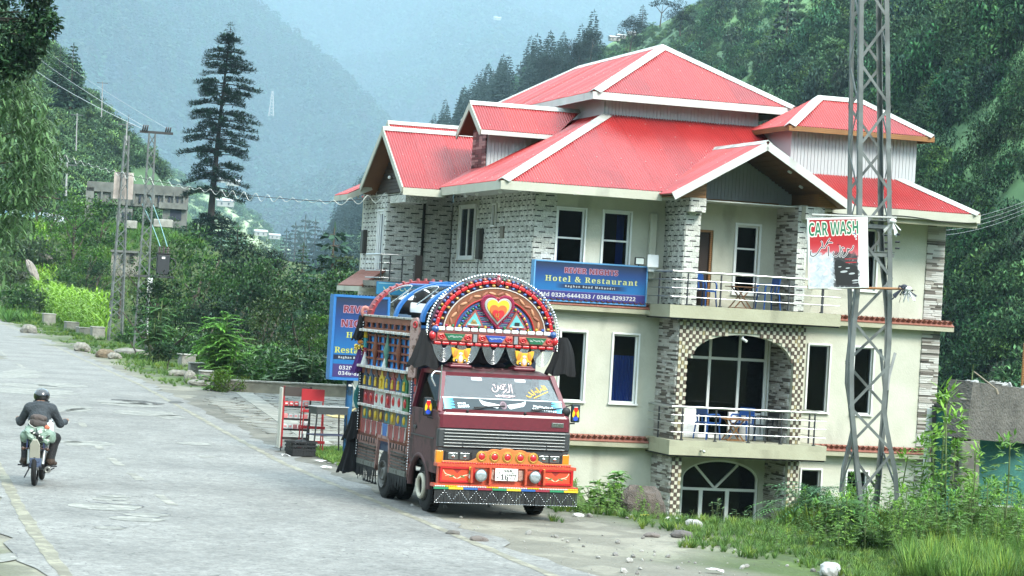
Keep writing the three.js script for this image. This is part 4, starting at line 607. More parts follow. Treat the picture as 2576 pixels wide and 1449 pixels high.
for(const [px,top,Z,h,w,kind,leaf,label,name]of [
  [190,485,222,8.6,190,'fine',LF.bright,'feathery bright green tree hiding the white car','hillside_tree'],
  [255,505,230,6,120,'round',LF.mid,'green tree in front of the unfinished grey building','hillside_tree'],
  [215,620,200,7,180,'sparse',LF.mid,'loose twiggy tree above the maize','hillside_tree'],
  [240,655,196,5.5,130,'fine',LF.dark,'dark bushy tree just above the maize','hillside_tree'],
  [60,590,215,3,110,'bush',LF.grey,'grey green bush under the far road at the left','shrub'],
  [110,610,212,2.6,90,'bush',LF.grey,'grey bush above the pale rock slab','shrub'],
  [30,660,205,2.6,80,'bush',LF.olive,'yellow green bush at the left edge above the parapet','shrub'],
  [150,690,200,2.4,90,'bush',LF.mid,'green bush right of the long pale rock','shrub'],
  [60,720,196,2.2,100,'bush',LF.mid,'green bush below the long pale rock','shrub'],
  [110,740,190,2,90,'bush',LF.grey,'low bush at the head of the maize','shrub'],
  [310,640,185,5,90,'sparse',LF.olive,'thin bush between the two lattice towers','shrub'],
  [340,545,300,5,110,'round',LF.mid,'bush in front of the dark window opening of the grey building','shrub'],
  [395,530,300,6,90,'round',LF.mid,'green bush against the grey building wall','shrub'],
  [420,585,250,5,100,'fine',LF.dark,'dark bush under the grey building','shrub'],
  [100,440,240,10,120,'tall',LF.dark,'dark tree left of the feathery bright tree','hillside_tree'],
  [130,500,236,5,70,'sparse',LF.dark,'thin dark tree in front of the blue painted wall','hillside_tree'],
])tree(name,label,name==='shrub'?'shrub':'tree',name==='shrub'?'bushes on the slope below the far road':'trees on the slope left of the towers',spot(px,top,Z,h),h,w / 2*Z / FOCAL,kind,leaf,{base:0.03});
for(const [px,top,Z,h,v,k,leaf,label]of [
  [745,558,760,32,0,1.1,LF.blue,'hazy blue conifer, left of the group in the valley'],[770,540,800,36,1,.8,LF.blue,'tallest hazy blue conifer of the valley group'],[795,548,780,33,0,1,LF.blue,'hazy blue conifer right of the tallest one'],[722,575,740,28,2,1,LF.blue,'slim hazy conifer at the left end of the valley group'],[815,570,780,26,1,.9,LF.blue,'hazy blue conifer at the right end of the valley group'],[868,540,700,28,0,1,LF.blue,'hazy conifer beside the left hotel wall'],[890,560,650,24,2,1.2,LF.blue,'dim conifer against the left hotel wall'],
  [842,562,150,13,1,1.15,LF.deep,'dark bushy pine standing left of the hotel'],[764,612,210,8,2,1.3,LF.deep,'small dark pine top rising from the valley wood'],
  [1163,230,900,20,0,1.1,LF.blue,'conifer on the ridge at the lower left end behind the roofs'],[1183,222,900,17,1,.8,LF.blue,'second conifer on the ridge behind the roofs'],[1275,158,860,26,0,1.2,LF.blue,'tall tiered conifer on the ridge left of the main roof'],[1310,155,860,26,1,.9,LF.blue,'broad conifer on the ridge beside the tiered one'],[1242,175,860,20,2,1,LF.blue,'thin conifer on the ridge left of the tiered one'],[1432,140,800,10,0,1.3,LF.blue,'small lone conifer on the ridge above the main roof'],[1618,12,720,14,0,1.2,LF.blue,'conifer among dark trees on the skyline'],[1115,290,900,8,2,1.5,LF.blue,'lowest lone conifer on the ridge'],
  [186,108,430,12,1,1.0,LF.deep,'big dark conifer on the left hillside'],[153,118,425,7.5,2,1.4,LF.deep,'slim dark conifer left of the big one on the left hillside'],
  [505,540,290,11,1,1.4,LF.deep,'dark conifer spreading at the foot of the tall pine'],[560,545,285,11,1,1.3,LF.deep,'dark conifer right of the tall pine foot'],[600,560,270,12,0,1.3,LF.dark,'conifer on the slope right of the tall pine'],[470,560,280,8,1,1.3,LF.deep,'dark conifer left of the tall pine foot'],
  [1985,-20,520,26,1,1.0,LF.blue,'big dark conifer on the right hillside above the roofs'],[1800,190,560,16,0,1.2,LF.blue,'dark conifer on the hillside right of the roof peak'],
]){const f=leaf===LF.blue&&Z>600?2.2:1;conifer('conifer',label,null,spot(px,top,Z*f,h*f),h*f,v,leaf,k);}
for(const [px,top,Z,h,w,label]of [[1455,108,790,15,75,'dark rounded tree on the skyline left of the white houses'],[1385,145,820,9,85,'rounded tree on the ridge behind the main roof'],[1490,82,780,9,60,'leaning bushy tree on the skyline beside the white houses'],[1590,45,720,12,60,'dark leafy tree on the skyline right of the white houses'],[1715,5,700,10,60,'loose tree on the skyline at the top of the picture']])tree('skyline_tree',label,'tree','trees on the skyline',spot(px,top,Z,h),h,w / 2*Z / FOCAL,'round',LF.blue,{base:0.02});
{const b=P(1660,68,700),t=thing('skyline_tree','bare stemmed flat topped tree on the skyline','tree',b);const B=new MB();B.rod(V(0,0,0),V(0.3,4,0),0.25,6,0.15).rod(V(0.3,4,0),V(-2,6.6,0),0.14,5,.06).rod(V(.3,4,0),V(2.6,6.8,.5),0.14,5,.06).rod(V(.3,4,0),V(.6,7.2,-.4),.12,5,.05);B.build('trunk',barkM,t);R=mulberry(5);const L=new Leaves();for(const [x,y]of [[-2.4,6.6],[-.6,7.3],[1,7.4],[2.8,6.9],[-1.4,6.9],[1.9,7.2]])L.ball(V(x,y,0),1.1,.5,1,60,.5,.3);mesh('crown',L.geo(),LF.blue,t);}
{
  R=mulberry(77);const Z=285,base=P(527,590,Z),top=P(580,68,Z),H0=top.y - base.y,lean=top.x - base.x;
  const t=thing('tall_pine','tall dark pine leaning right, standing alone against the hazy mountain','tree',base);const B=new MB(),L=new Leaves();
  const at=(f)=>V(lean*(0.25*f + 0.75*f*f*(1.6 - 0.6*f)),H0*f,0);let r0=0.42;
  for(let i=0;i<16;i++)B.rod(at(i / 16),at((i + 1)/ 16),0.46*(1 - i / 17),8,0.46*(1 -(i + 1)/ 17));
  const m2=Z / FOCAL;
  const prof=[[0.0,30,60],[0.06,50,90],[0.10,30,75],[0.155,25,20],[0.20,85,95],[0.27,72,96],[0.33,62,78],[0.40,92,88],[0.47,82,96],[0.54,78,104],[0.61,82,78],[0.68,72,92],[0.735,92,88],[0.79,64,66],[0.85,58,58],[0.9,50,44],[0.94,32,30],[0.98,18,16]];
  const reach=(f,sgn)=>{let i=0;while(i<prof.length - 2&&f>prof[i + 1][0])i++;const a=prof[i],b=prof[i + 1],k=clamp((f - a[0])/(b[0]- a[0]),0,1);return lerp(a[sgn<0?1:2],b[sgn<0?1:2],k)*m2;};
  for(let i=0;i<27;i++){const f=clamp(0.015 + 0.975*(i + rr(-.35,.35))/ 27,0.01,0.985);if(f>0.115&&f<0.17)continue;const f0=f,n=f>0.85?6:7;
    for(let k=0;k<n;k++){const o=at(clamp(f0 + rr(-.016,.016),0.01,.985)),a=k / n*6.283 + i*1.1 + rr(-.3,.3),c=Math.cos(a),len=lerp(reach(f,-1),reach(f,1),c*.5 + .5)*rr(0.6,1.12)*(0.75 + 0.25*Math.abs(c));const droop=f<0.3?0.22:0.10,e=o.clone().add(V(c*len,-droop*len + rr(-.2,.3),Math.sin(a)*len));const mid=o.clone().lerp(e,0.5).add(V(0,0.07*len,0));B.rod(o,mid,0.07,5,0.05).rod(mid,e,0.05,5,0.02);
      const s0=f>0.8?0.15:0.42;const steps=Math.max(2,Math.round(len*2.2));for(let j=0;j<=steps;j++){const q=s0 +(1 - s0)*j / steps,p=q<.5?o.clone().lerp(mid,q*2):mid.clone().lerp(e,q*2 - 1);const wd=0.5*(1.15 - 0.5*q)*(f>.85?.7:1);for(let x=0;x<30;x++){const d=V(rr(-1,1)+ c*.8,rr(-0.2,0.55),rr(-1,1)+ Math.sin(a)*.8);L.leaf(p.clone().add(V(rr(-wd,wd),rr(-.12,.34),rr(-wd,wd))),d,V(0,1,0),rr(.3,.6),.17,rr(.55,1.5),.05);}}}}
  L.ball(at(0.985),0.5,0.9,0.5,120,.4,.1);mesh('crown',L.geo(),LF.deep,t);B.build('trunk',mat([0.035,0.028,0.024],0.95),t);
}
function frondTree(name,label,px,top,Z,h,w,leaf,seed,n,group){
  R=mulberry(seed);const t=thing(name,label,'tree',spot(px,top,Z,h),0,group),L=new Leaves(),B=new MB();const rad=w / 2*Z / FOCAL;
  const stems=Math.max(3,n / 14|0);for(let s=0;s<stems;s++){const a=R()*6.28,k=R()*0.75,tip=V(Math.cos(a)*rad*k,h*rr(0.55,0.93)*(1 - .25*k),Math.sin(a)*rad*k);B.rod(V(0,0,0),tip,0.05,5,0.02);for(let i=0;i<n / stems;i++){const b=R()*6.28,y=tip.clone().multiplyScalar(rr(0.55,1));L.frond(y,V(Math.cos(b),rr(0.35,1.1),Math.sin(b)),rr(0.65,1.0)*Math.min(1.1,rad*0.75),11,0.22,0.09,rr(0.7,1.3),rr(.75,1.25));}}
  mesh('crown',L.geo(),leaf,t);B.build('trunk',stemM,t);return t;
}
const G2='frond leaved young trees along the low wall';
frondTree('frond_tree','bright green frond leaved tree by the grey parapet blocks',572,762,89,4.0,170,LF.bright,401,250,G2);
frondTree('frond_tree','pale frond leaved sapling behind the low wall left of the sign',770,848,81.5,2.6,120,LF.grey,402,70,G2);
frondTree('frond_tree','frond leaved sapling in the middle behind the low wall',700,895,81,2,110,LF.grey,403,60,G2);
frondTree('frond_tree','frond leaved tree behind the transformer tower foot',405,725,104,4.2,110,LF.mid,404,110,G2);
frondTree('frond_tree','low frond leaved plant beside the nearest parapet block',552,918,77.5,1.3,90,LF.bright,405,26,G2);
frondTree('frond_tree','frond leaved tree at the right behind the concrete frame',2540,880,62,3,130,LF.dark,406,60,G2);
frondTree('frond_tree','dark frond leaved tree right of the hotel wall',2440,850,78,5,130,LF.dark,407,110,G2);
tree('shrub','round leaved light green shrub at the left end of the low wall','shrub',null,spot(572,940,77,1.1),1.1,0.5,'bush',LF.lime,{base:0.02});
tree('shrub','dark glossy shrub left of the grey parapet blocks','shrub',null,spot(425,862,94,1.3),1.3,0.55,'bush',LF.dark,{base:0.02});
{
  R=mulberry(88);const Z=58,b=V(-16.8,0.5,-58),t=thing('roadside_tree','overhanging tree at the left edge with dark leaves above and hanging narrow leaves','tree',b);const B=new MB(),D=new Leaves(),N=new Leaves();
  const loc=(px,py,dz=0)=>P(px,py,Z + dz).sub(b);B.rod(V(0,-1,0),V(1,5,0),.3,8,.22).rod(V(1,5,0),V(2.2,10.5,.5),.22,8,.12);
  const hang=(px,py,n)=>{const o=loc(px,py,rr(-1.5,1.5));for(let i=0;i<n;i++)N.blade(o.clone().add(V(rr(-.28,.28),rr(-.3,.3),rr(-.5,.5))),V(rr(-.9,1.1),rr(-1,.25),rr(-.6,.6)),rr(.18,.3),rr(.05,.075),.5,3,rr(.5,1.7));};
  for(const [x,y]of [[20,150],[60,90],[100,50],[130,60],[60,30]])B.rod(V(1.9,9,.3),loc(x,y),.06,5,.015);
  for(const [x,y]of [[40,330],[90,450],[150,500],[60,520],[100,400]])B.rod(V(1,5,0),loc(x,y),.06,5,.012);
  for(let i=0;i<150;i++){const y=rr(-80,190),mx=y<40?118:lerp(150,45,(y - 40)/ 150),x=mx - Math.abs(rr(-1,1)*rr(0,1))*190;D.ball(loc(x,y,rr(-1.5,1.5)),.22,.16,.25,30,.17,.085,.35,rr(.7,1.3));}
  for(let i=0;i<34;i++){const o=loc(rr(-60,120),rr(40,240),rr(-1,1));D.frond(o,V(rr(-.2,1),rr(-.5,.2),rr(-.4,.4)),rr(.4,.7),10,.11,.032,.7,rr(.8,1.6));}
  for(let i=0;i<620;i++){const y=rr(195,590),f=(y - 195)/ 395,mx=50 + 130*Math.sin(Math.PI*Math.min(1,f*1.05 + .08))*(f<.75?f / .75 + .25:1)*.8,x=mx - rr(0,1)*rr(0,1)*220;hang(x,y + rr(-8,8),8);}
  for(let i=0;i<40;i++)hang(rr(-40,18),rr(580,690),10);
  mesh('crown',D.geo(),LF.dark,t);mesh('hanging_leaves',N.geo(),LF.grey,t);B.build('trunk',barkM,t);
}
// ---------------------------------------------------------------- the decorated truck
const TY=THREE.MathUtils.degToRad(19),TPOS=V(-0.26 - 0.06*Math.cos(TY),0.012,-37.9 + 0.06*Math.sin(TY));
const truck=thing('truck','maroon truck with a carved bead-edged crown, painted panels and black tassels parked facing the viewer','truck',TPOS,TY);
{
  R=mulberry(505);
  const maroon=pmat([0.15,0.008,0.022],0.42,{clearcoat:0.35,clearcoatRoughness:0.2,map:rep(tGrain,2)}),dusty=mat([0.10,0.035,0.035],0.7,{map:rep(tRust,0.9)});
  const grey=mat([0.03,0.033,0.035],0.5),chrome=mat([0.6,0.6,0.6],0.18,{metalness:1}),dull=mat([0.20,0.21,0.21],0.35,{metalness:0.8});
  const red=pmat([0.42,0.012,0.018],0.28,{clearcoat:0.5}),orange=pmat([0.60,0.085,0.035],0.42,{clearcoat:0.2,map:rep(tGrain,3)}),orange2=pmat([0.50,0.14,0.03],0.45),blue=mat([0.012,0.11,0.34],0.45),navy=mat([0.010,0.022,0.055],0.6),gold=mat([0.42,0.23,0.04],0.4,{metalness:0.3}),yellow=mat([0.48,0.31,0.012],0.5),green=mat([0.01,0.13,0.05],0.5),whiteP=mat([0.5,0.5,0.48],0.5),wood=mat([0.26,0.075,0.05],0.6,{map:rep(tWood,2)}),wood2=mat([0.33,0.13,0.085],0.65,{map:rep(tWood,2)}),pinkwood=mat([0.40,0.22,0.19],0.7,{map:rep(tRust,1.4)}),cloth=mat([0.0045,0.0045,0.0055],0.95,{side:THREE.DoubleSide}),silver=mat([0.72,0.73,0.74],0.2,{metalness:0.95});
  const T=truck,h=1.07;
  const part=(b,n,m,p=T)=>b.build(n,m,p);
  part(new MB().box(0.12,0.16,4.6,-0.4,0.62,-1.4).box(0.12,0.16,4.6,0.4,0.62,-1.4).box(0.9,0.14,0.14,0,0.45,0.05).box(1.4,0.12,0.12,0,0.4,-2.1).rbox(0.5,0.4,0.6,0,0.55,-0.3,0.05).rod(V(0,.5,-.5),V(0,.42,-2),.05).box(0.35,0.35,0.8,0.75,0.6,-1.2),'chassis',MT.black);
  const tyre=(()=>{const p=[[.2,-.1],[.3,-.105],[.36,-.095],[.39,-.07],[.395,0],[.39,.07],[.36,.095],[.3,.105],[.2,.1]];const g=new THREE.LatheGeometry(p.map((q)=>new THREE.Vector2(q[0],q[1])),32);g.rotateZ(Math.PI / 2);const b=new MB().add(g);for(let i=0;i<36;i++){const a=i / 36*6.283;b.box(0.15,0.02,0.035,0,Math.cos(a)*.394,Math.sin(a)*.394,0,a);}return b.geo();})();
  const rimG=(()=>{const b=new MB();const g=new THREE.LatheGeometry([[0,.02],[.07,.06],[.1,.06],[.12,.0],[.19,.01],[.215,.07],[.225,.07],[.225,-.08],[.2,-.08]].map((q)=>new THREE.Vector2(q[0],q[1])),24);g.rotateZ(Math.PI / 2);b.add(g);for(let i=0;i<6;i++){const a=i*1.047;b.rod(V(-.02,Math.cos(a)*.155,Math.sin(a)*.155),V(-.05,Math.cos(a)*.155,Math.sin(a)*.155),.016,6);}return b.geo();})();
  const rimM=mat([0.16,0.15,0.14],0.6,{metalness:0.4,map:tRust});
  const wheel=(x,z,flip)=>{const w=mesh('wheel',tyre,MT.rubber,T);w.position.set(x,0.39,z);const r=mesh('rim',rimG,rimM,w);r.position.x=flip?0.06:-0.06;r.rotation.y=flip?Math.PI:0;return w;};
  wheel(-0.87,0.1);wheel(0.87,0.1,1);wheel(-0.92,-2.05);wheel(0.92,-2.05,1);wheel(-0.66,-2.05);wheel(0.66,-2.05,1);
 {const hub=mesh('wheel_rim',new THREE.TorusGeometry(0.17,0.035,8,24),mat([0.45,0.42,0.34],.6),T);hub.rotation.y=Math.PI / 2;hub.position.set(-1.02,0.39,0.1);}
  const ring=(y,hw,zf,zb,rc)=>{const p=[];const c=[[hw - rc,zf,0],[hw,zf - rc,1],[hw,zb,2],[-hw,zb,3],[-hw,zf - rc,4],[-hw + rc,zf,5]];p.push([-hw + rc,zf],[hw - rc,zf],[hw - rc*.3,zf - rc*.3],[hw,zf - rc],[hw,zb],[-hw,zb],[-hw,zf - rc],[-hw + rc*.3,zf - rc*.3]);return p.map((q)=>V(q[0],y,q[1]));};
  const loft=(rings,capTop=true)=>{const pos=[];const tri=(a,b,c)=>{for(const q of [a,b,c])pos.push(q.x,q.y,q.z);};for(let r=0;r + 1<rings.length;r++){const A=rings[r],B=rings[r + 1],n=A.length;for(let i=0;i<n;i++){const j=(i + 1)% n;tri(A[i],A[j],B[j]);tri(A[i],B[j],B[i]);}}if(capTop){const B=rings[rings.length - 1];for(let i=1;i + 1<B.length;i++)tri(B[0],B[i],B[i + 1]);}return new MB().tris(pos);};
  const bodyM=maroon;bodyM.side=THREE.DoubleSide;dusty.side=THREE.DoubleSide;
  part(loft([ring(1.37,h,1.03,.2,.06),ring(1.57,h,1.025,.2,.06),ring(1.615,h - .02,1.005,.2,.07),ring(1.625,h - .05,.965,.2,.07)]),'cab_front',bodyM);
  const doorY=(b)=>b;
  for(const s of [-1,1]){
    const x=s*h,d=new MB();
    const arch=[];for(let i=0;i<=8;i++){const a=Math.PI*i / 8;arch.push([0.1 + 0.5*Math.cos(a),0.4 + 0.52*Math.sin(a)]);}
    const sh=[[-0.44,0.72],[-0.44,1.6],[0.94,1.6],[1.0,1.5],[1.0,0.66],[0.6,0.66],...arch.filter((q)=>q[1]>0.66),[-0.38,0.72]];
    d.ext(sh,0.03,new THREE.Matrix4().makeBasis(V(0,0,1),V(0,1,0),V(-1,0,0)).setPosition(x +(s<0?0.03:0),0,0),0.006);
    const door=part(d,'door',dusty);
    part(new MB().rbox(0.03,0.05,0.14,x + s*0.012,1.3,-0.18,.01).box(0.012,0.02,1.2,x + s*.008,1.18,0.2).box(.01,.5,.012,x + s*.006,1.35,-.3),'handle',grey,door);
    part(new MB().bar(V(s*1.045,1.6,.93),V(s*.9,2.2,.53),.07,.06,V(0,0,1)).bar(V(s*1.05,1.6,-.4),V(s*.93,2.2,-.38),.09,.06,V(0,0,1)).bar(V(s*0.91,2.19,.53),V(s*.92,2.19,-.4),.06,.06),'pillar',bodyM);
    const gp=[];const q=[V(s*1.04,1.6,.88),V(s*1.045,1.6,-.36),V(s*.93,2.17,-.35),V(s*.905,2.17,.52)];for(const i of [0,1,2,0,2,3])gp.push(q[i].x,q[i].y,q[i].z);
    part(new MB().tris(gp),'side_window',MT.glass);
    part(new MB().rbox(0.1,.36,.3,s*1.03,.95,-.38,.03).add(new THREE.TorusGeometry(.5,.05,6,16,Math.PI),M4(s*1.05,.38,.1,0,Math.PI / 2)),'wheel_arch',dusty);
 }
  part(new MB().box(2.06,1.5,.05,0,1.45,-.42).box(2.0,.05,1.2,0,.75,.3).box(1.9,.32,.35,0,1.42,.72).rbox(.5,.6,.15,-.5,1.45,-.1,.04).rbox(.5,.6,.15,.5,1.45,-.1,.04),'cab_interior',MT.black);
  part(new MB().add(new THREE.TorusGeometry(.2,.02,8,24),M4(.5,1.6,.45,0,-.6 + .6,0)).rod(V(.5,1.6,.45),V(.5,1.3,.7),.025),'steering_wheel',MT.black);
  part(loft([ring(2.17,.9,.5,-.42,.12),ring(2.23,.88,.44,-.42,.12),ring(2.27,.8,.34,-.4,.14)]),'roof',mat([0.075,0.022,0.026],.5,{map:rep(tRust,1.5),side:THREE.DoubleSide}));
 {const b=new MB();for(let i=0;i<9;i++)b.rbox(.035,.02,.6,-.64 + i*.16,2.275,-.02,.008);part(b,'roof_rib',mat([0.11,.04,.04],.6));}
  part(new MB().bar(V(-.97,1.63,.985),V(.97,1.63,.985),.05,.05).bar(V(-.9,2.18,.51),V(.9,2.18,.51),.06,.06),'windscreen_frame',bodyM);
 {
    const q=[V(-1.0,1.64,.965),V(1.0,1.64,.965),V(.87,2.17,.525),V(-.87,2.17,.525)],pos=[],uvq=[[0,0],[1,0],[.935,1],[.065,1]],uv=[];
    for(const i of [0,1,2,0,2,3]){pos.push(q[i].x,q[i].y,q[i].z);uv.push(...uvq[i]);}
    part(new MB().tris(pos),'windscreen',pmat([0.55,0.62,0.64],0.05,{transmission:1,thickness:0,ior:2.1}));
    const film=(name,w,hh,cx,cy,draw,px=512)=>{
      const up=V(0,.53,-.44).normalize(),n=V(0,.44,.53).normalize(),c=V(cx,1.64,.965).addScaledVector(up,cy).addScaledVector(n,.004);
      const t=canvasTex(px,Math.round(px*hh / w),draw);t.premultiplyAlpha=false;const m=new THREE.Mesh(new THREE.PlaneGeometry(w,hh),new THREE.MeshStandardMaterial({map:t,alphaMap:null,transparent:true,alphaTest:0.4,roughness:.6,side:THREE.DoubleSide}));m.name=name;T.add(m);m.position.copy(c);m.quaternion.setFromUnitVectors(V(0,0,1),n);m.castShadow=true;};
    const L=0.69;
    film('sun_strip',1.96,.012,0,.24,(c,w,hh)=>{c.fillStyle='#f2f6f6';c.fillRect(0,0,w,hh);},256);
    film('dash_sticker',1.94,.215,0,.125,(c,w,hh)=>{
      c.fillStyle='#26343b';c.fillRect(0,0,w,hh);const fl=(x,d)=>{const g=c.createLinearGradient(x,0,x + d*w*.1,0);g.addColorStop(0,'#8fd8f2');g.addColorStop(1,'#2aa4dd');c.fillStyle=g;c.beginPath();c.moveTo(x,0);for(let i=0;i<4;i++){const y=hh*(i / 4);c.bezierCurveTo(x + d*w*.10,y + hh*.02,x + d*w*.1,y + hh*.2,x + d*w*.055,y + hh*.16);c.lineTo(x + d*w*.055,y + hh*.25);}c.lineTo(x,hh);c.fill();};fl(0,1);fl(w,-1);
      c.fillStyle='#f4f7f7';c.save();c.translate(w*.16,hh*.66);c.rotate(-.10);c.font=`bold ${hh * .3}px sans-serif`;c.textAlign='center';c.fillText('RAEES',0,hh*.16);c.font=`bold ${hh * .2}px sans-serif`;c.fillText('MALIK',-6,-hh*.13);c.restore();
      c.save();c.translate(w*.85,hh*.66);c.rotate(.10);c.font=`bold ${hh * .2}px sans-serif`;c.textAlign='center';for(let i=0;i<11;i++){c.fillRect(-62 + i*11,-hh*.22 +(i % 3)*2,7,hh*.14);c.fillRect(-66 + i*12,hh*.04 +(i % 2)*2,7,hh*.17);}c.restore();
      const wing=(s)=>{c.save();c.translate(w*.5,hh*.5);c.scale(s,1);c.beginPath();c.moveTo(20,-hh*.02);c.bezierCurveTo(60,-hh*.2,95,-hh*.15,125,-hh*.45);c.bezierCurveTo(126,-hh*.3,118,-hh*.1,112,0);for(let i=0;i<5;i++)c.quadraticCurveTo(105 - i*15,hh*(.1 + i*.06),92 - i*15,hh*(.06 + i*.06));c.closePath();c.fill();c.restore();};wing(1);wing(-1);
      c.fillStyle='#54414a';c.beginPath();c.ellipse(w*.5,hh*.5,hh*.27,hh*.4,0,0,7);c.fill();c.strokeStyle='#8d7d84';c.lineWidth=3;c.beginPath();c.ellipse(w*.5,hh*.5,hh*.2,hh*.3,0,0,7);c.stroke();
   },640);
    const script=(c,w,hh,col,strokes,lw)=>{c.lineCap='round';c.lineJoin='round';for(const [style,width]of [['#8c1f2c',lw*1.7],[col,lw]]){c.strokeStyle=style;c.lineWidth=width;for(const s of strokes){c.beginPath();c.moveTo(s[0]*w,s[1]*hh);for(let i=2;i + 3<s.length;i +=4)c.quadraticCurveTo(s[i]*w,s[i + 1]*hh,s[i + 2]*w,s[i + 3]*hh);c.stroke();}}};
    film('sticker',.36,.22,.03,.455,(c,w,hh)=>script(c,w,hh,'#f6f4f2',[[.95,.1,.95,.5,.95,.85],[.85,.12,.86,.6,.8,.8,.74,.86,.7,.8],[.72,.55,.64,.7,.52,.9],[.66,.3,.5,.35,.56,.48,.64,.6,.46,.58],[.5,.2,.46,.34,.42,.5,.3,.5,.3,.5],[.34,.28,.36,.75,.16,.82,.02,.8,.06,.5],[.12,.2,.24,.16,.18,.32],[.2,.45,.2,.46,.21,.46],[.6,.12,.56,.2,.7,.14]],13));
    film('sticker',.34,.08,.06,.31,(c,w,hh)=>script(c,w,hh,'#f3e9ea',[[.02,.5,.5,.2,.98,.5],[.05,.75,.3,.4,.5,.7,.7,.9,.95,.4],[.2,.2,.2,.4,.2,.8],[.4,.2,.4,.5,.42,.8],[.7,.2,.72,.5,.7,.8],[.85,.25,.85,.5,.88,.7]],9));
    film('sticker',.42,.26,.6,.42,(c,w,hh)=>{c.save();c.translate(w / 2,hh / 2);c.rotate(-.5);c.translate(-w / 2,-hh / 2);c.lineCap='round';c.strokeStyle='#e8b41c';c.lineWidth=15;for(const s of [[.02,.45,.1,.75,.2,.6],[.2,.3,.24,.6,.3,.6],[.36,.25,.36,.5,.36,.65],[.44,.5,.5,.35,.52,.6],[.6,.25,.6,.5,.6,.65],[.68,.6,.74,.3,.8,.62],[.86,.2,.86,.5,.86,.64],[.94,.2,.94,.5,.94,.66],[.1,.82,.5,.8,.9,.82]]){c.beginPath();c.moveTo(s[0]*w,s[1]*hh);c.quadraticCurveTo(s[2]*w,s[3]*hh,s[4]*w,s[5]*hh);c.stroke();}c.restore();});
    film('sticker',.17,.05,-.36,.62,(c,w,hh)=>{c.fillStyle='#fafafa';c.fillRect(0,0,w,hh);},64);film('sticker',.17,.05,.36,.62,(c,w,hh)=>{c.fillStyle='#fafafa';c.fillRect(0,0,w,hh);},64);
 }
  for(const [x,s]of [[-.62,1],[.32,1]])part(new MB().rod(V(x,1.64,1.0),V(x + .3,1.7,.97),.012,6).rod(V(x + .12,1.69,.965),V(x + .62,1.73,.955),.014,6).ball(x,1.63,1.01,.025),'wiper',MT.black);
 {const g=part(new MB().rbox(2.16,.3,.12,0,1.21,.985,.03).rbox(2.14,.28,.1,0,.93,.975,.02),'grille',grey);for(let i=0;i<6;i++){const full=i<3||i===5;const y=1.335 - i*.05;const b=new MB();if(i<4)b.rbox(1.98,.02,.03,0,y,1.052,.008);else for(const s of [-1,1])b.rbox(.3,.018,.03,s*.84,y,1.052,.008);if(i>=4)b.rbox(1.36,.016,.03,0,y,1.05,.007);part(b,'grille_bar',dull,g);}}
  for(const [x0,x1]of [[-.93,-.54],[.55,.93]]){const b=part(new MB().rbox(x1 - x0 + .06,.17,.05,(x0 + x1)/ 2,.935,1.02,.02),'lamp_housing',MT.black);for(const k of [.27,.75]){const cx=lerp(x0,x1,k);part(new MB().rbox(.165,.115,.03,cx,.935,1.045,.02),'headlamp',pmat([.16,.17,.18],.12,{metalness:.6,clearcoat:1}),b);part(new MB().ball(cx,.935,1.06,.028,1.2,.8,.6),'bulb',chrome,b);}}
  for(const s of [-1,1])part(new MB().rbox(.12,.2,.1,s*1.03,.92,.98,.02),'indicator',pmat([.62,.2,.015],.25,{clearcoat:.6}));
 {const bd=part(new MB().rbox(.2,.07,.01,.86,1.47,1.037,.004),'badge',dull);}
 {const f=await new FontLoader().loadAsync('fonts/droid/droid_sans_bold.typeface.json');const g=new TextGeometry('TITAN',{font:f,size:.045,depth:.006,curveSegments:3});part(new MB().add(g,M4(.765,1.45,1.043)),'badge_lettering',chrome);
    const pl=part(new MB().rbox(.37,.19,.02,-.02,.69,1.275,.01),'number_plate',mat([.70,.70,.66],.5));part(new MB().add(new TextGeometry('1677',{font:await new FontLoader().loadAsync('fonts/droid/droid_serif_bold.typeface.json'),size:.085,depth:.005,curveSegments:4}),M4(-.12,.615,1.284)).add(new TextGeometry('SGK',{font:f,size:.042,depth:.005,curveSegments:3}),M4(-.065,.733,1.284,0,0,0,1.25,1,1)),'plate_lettering',MT.black,pl);
    for(const [x,y]of [[-.16,.65],[.08,.72],[-.14,.72],[.0,.605]])part(new MB().add(new THREE.CylinderGeometry(.012,.012,.006,8),M4(x,y,1.287,Math.PI / 2)),'plate_bolt',dull,pl);
 }
 {const b=part(new MB().box(2.2,.34,.1,0,.64,1.17).box(2.26,.05,.2,0,.81,1.15).box(2.34,.05,.22,0,.50,1.16),'bumper',orange);
    const s=new THREE.Shape();s.moveTo(-1.05,.82);s.lineTo(-1.05,.87);s.lineTo(-.62,.87);s.quadraticCurveTo(-.52,.89,-.46,.96);s.quadraticCurveTo(-.4,1.05,-.32,1.03);s.quadraticCurveTo(-.24,1.09,-.12,1.055);s.quadraticCurveTo(0,1.12,.12,1.055);s.quadraticCurveTo(.24,1.09,.32,1.03);s.quadraticCurveTo(.4,1.05,.46,.96);s.quadraticCurveTo(.52,.89,.62,.87);s.lineTo(1.05,.87);s.lineTo(1.05,.82);
    part(new MB().ext(s,.03,M4(0,0,1.18),.006),'bumper_crest',orange2,b);
    for(let i=0;i<5;i++){const x=-.42 + i*.21;part(new MB().add(new THREE.TorusGeometry(.063,.013,8,20),M4(x,.955,1.222)).add(new THREE.TorusGeometry(.082,.006,6,20),M4(x,.955,1.218)),'reflector_ring',gold,b);part(new MB().add(new THREE.SphereGeometry(.06,14,8,0,6.3,0,1.57),M4(x,.955,1.214,Math.PI / 2,0,0,1,.5,1)),'reflector',red,b);}
   {const c=new MB();for(let i=0;i<52;i++)c.ball(-1.03 + i*.0404,.845,1.223,.018,1,1,.6,6);const m=part(c,'scallop_trim',red,b);}
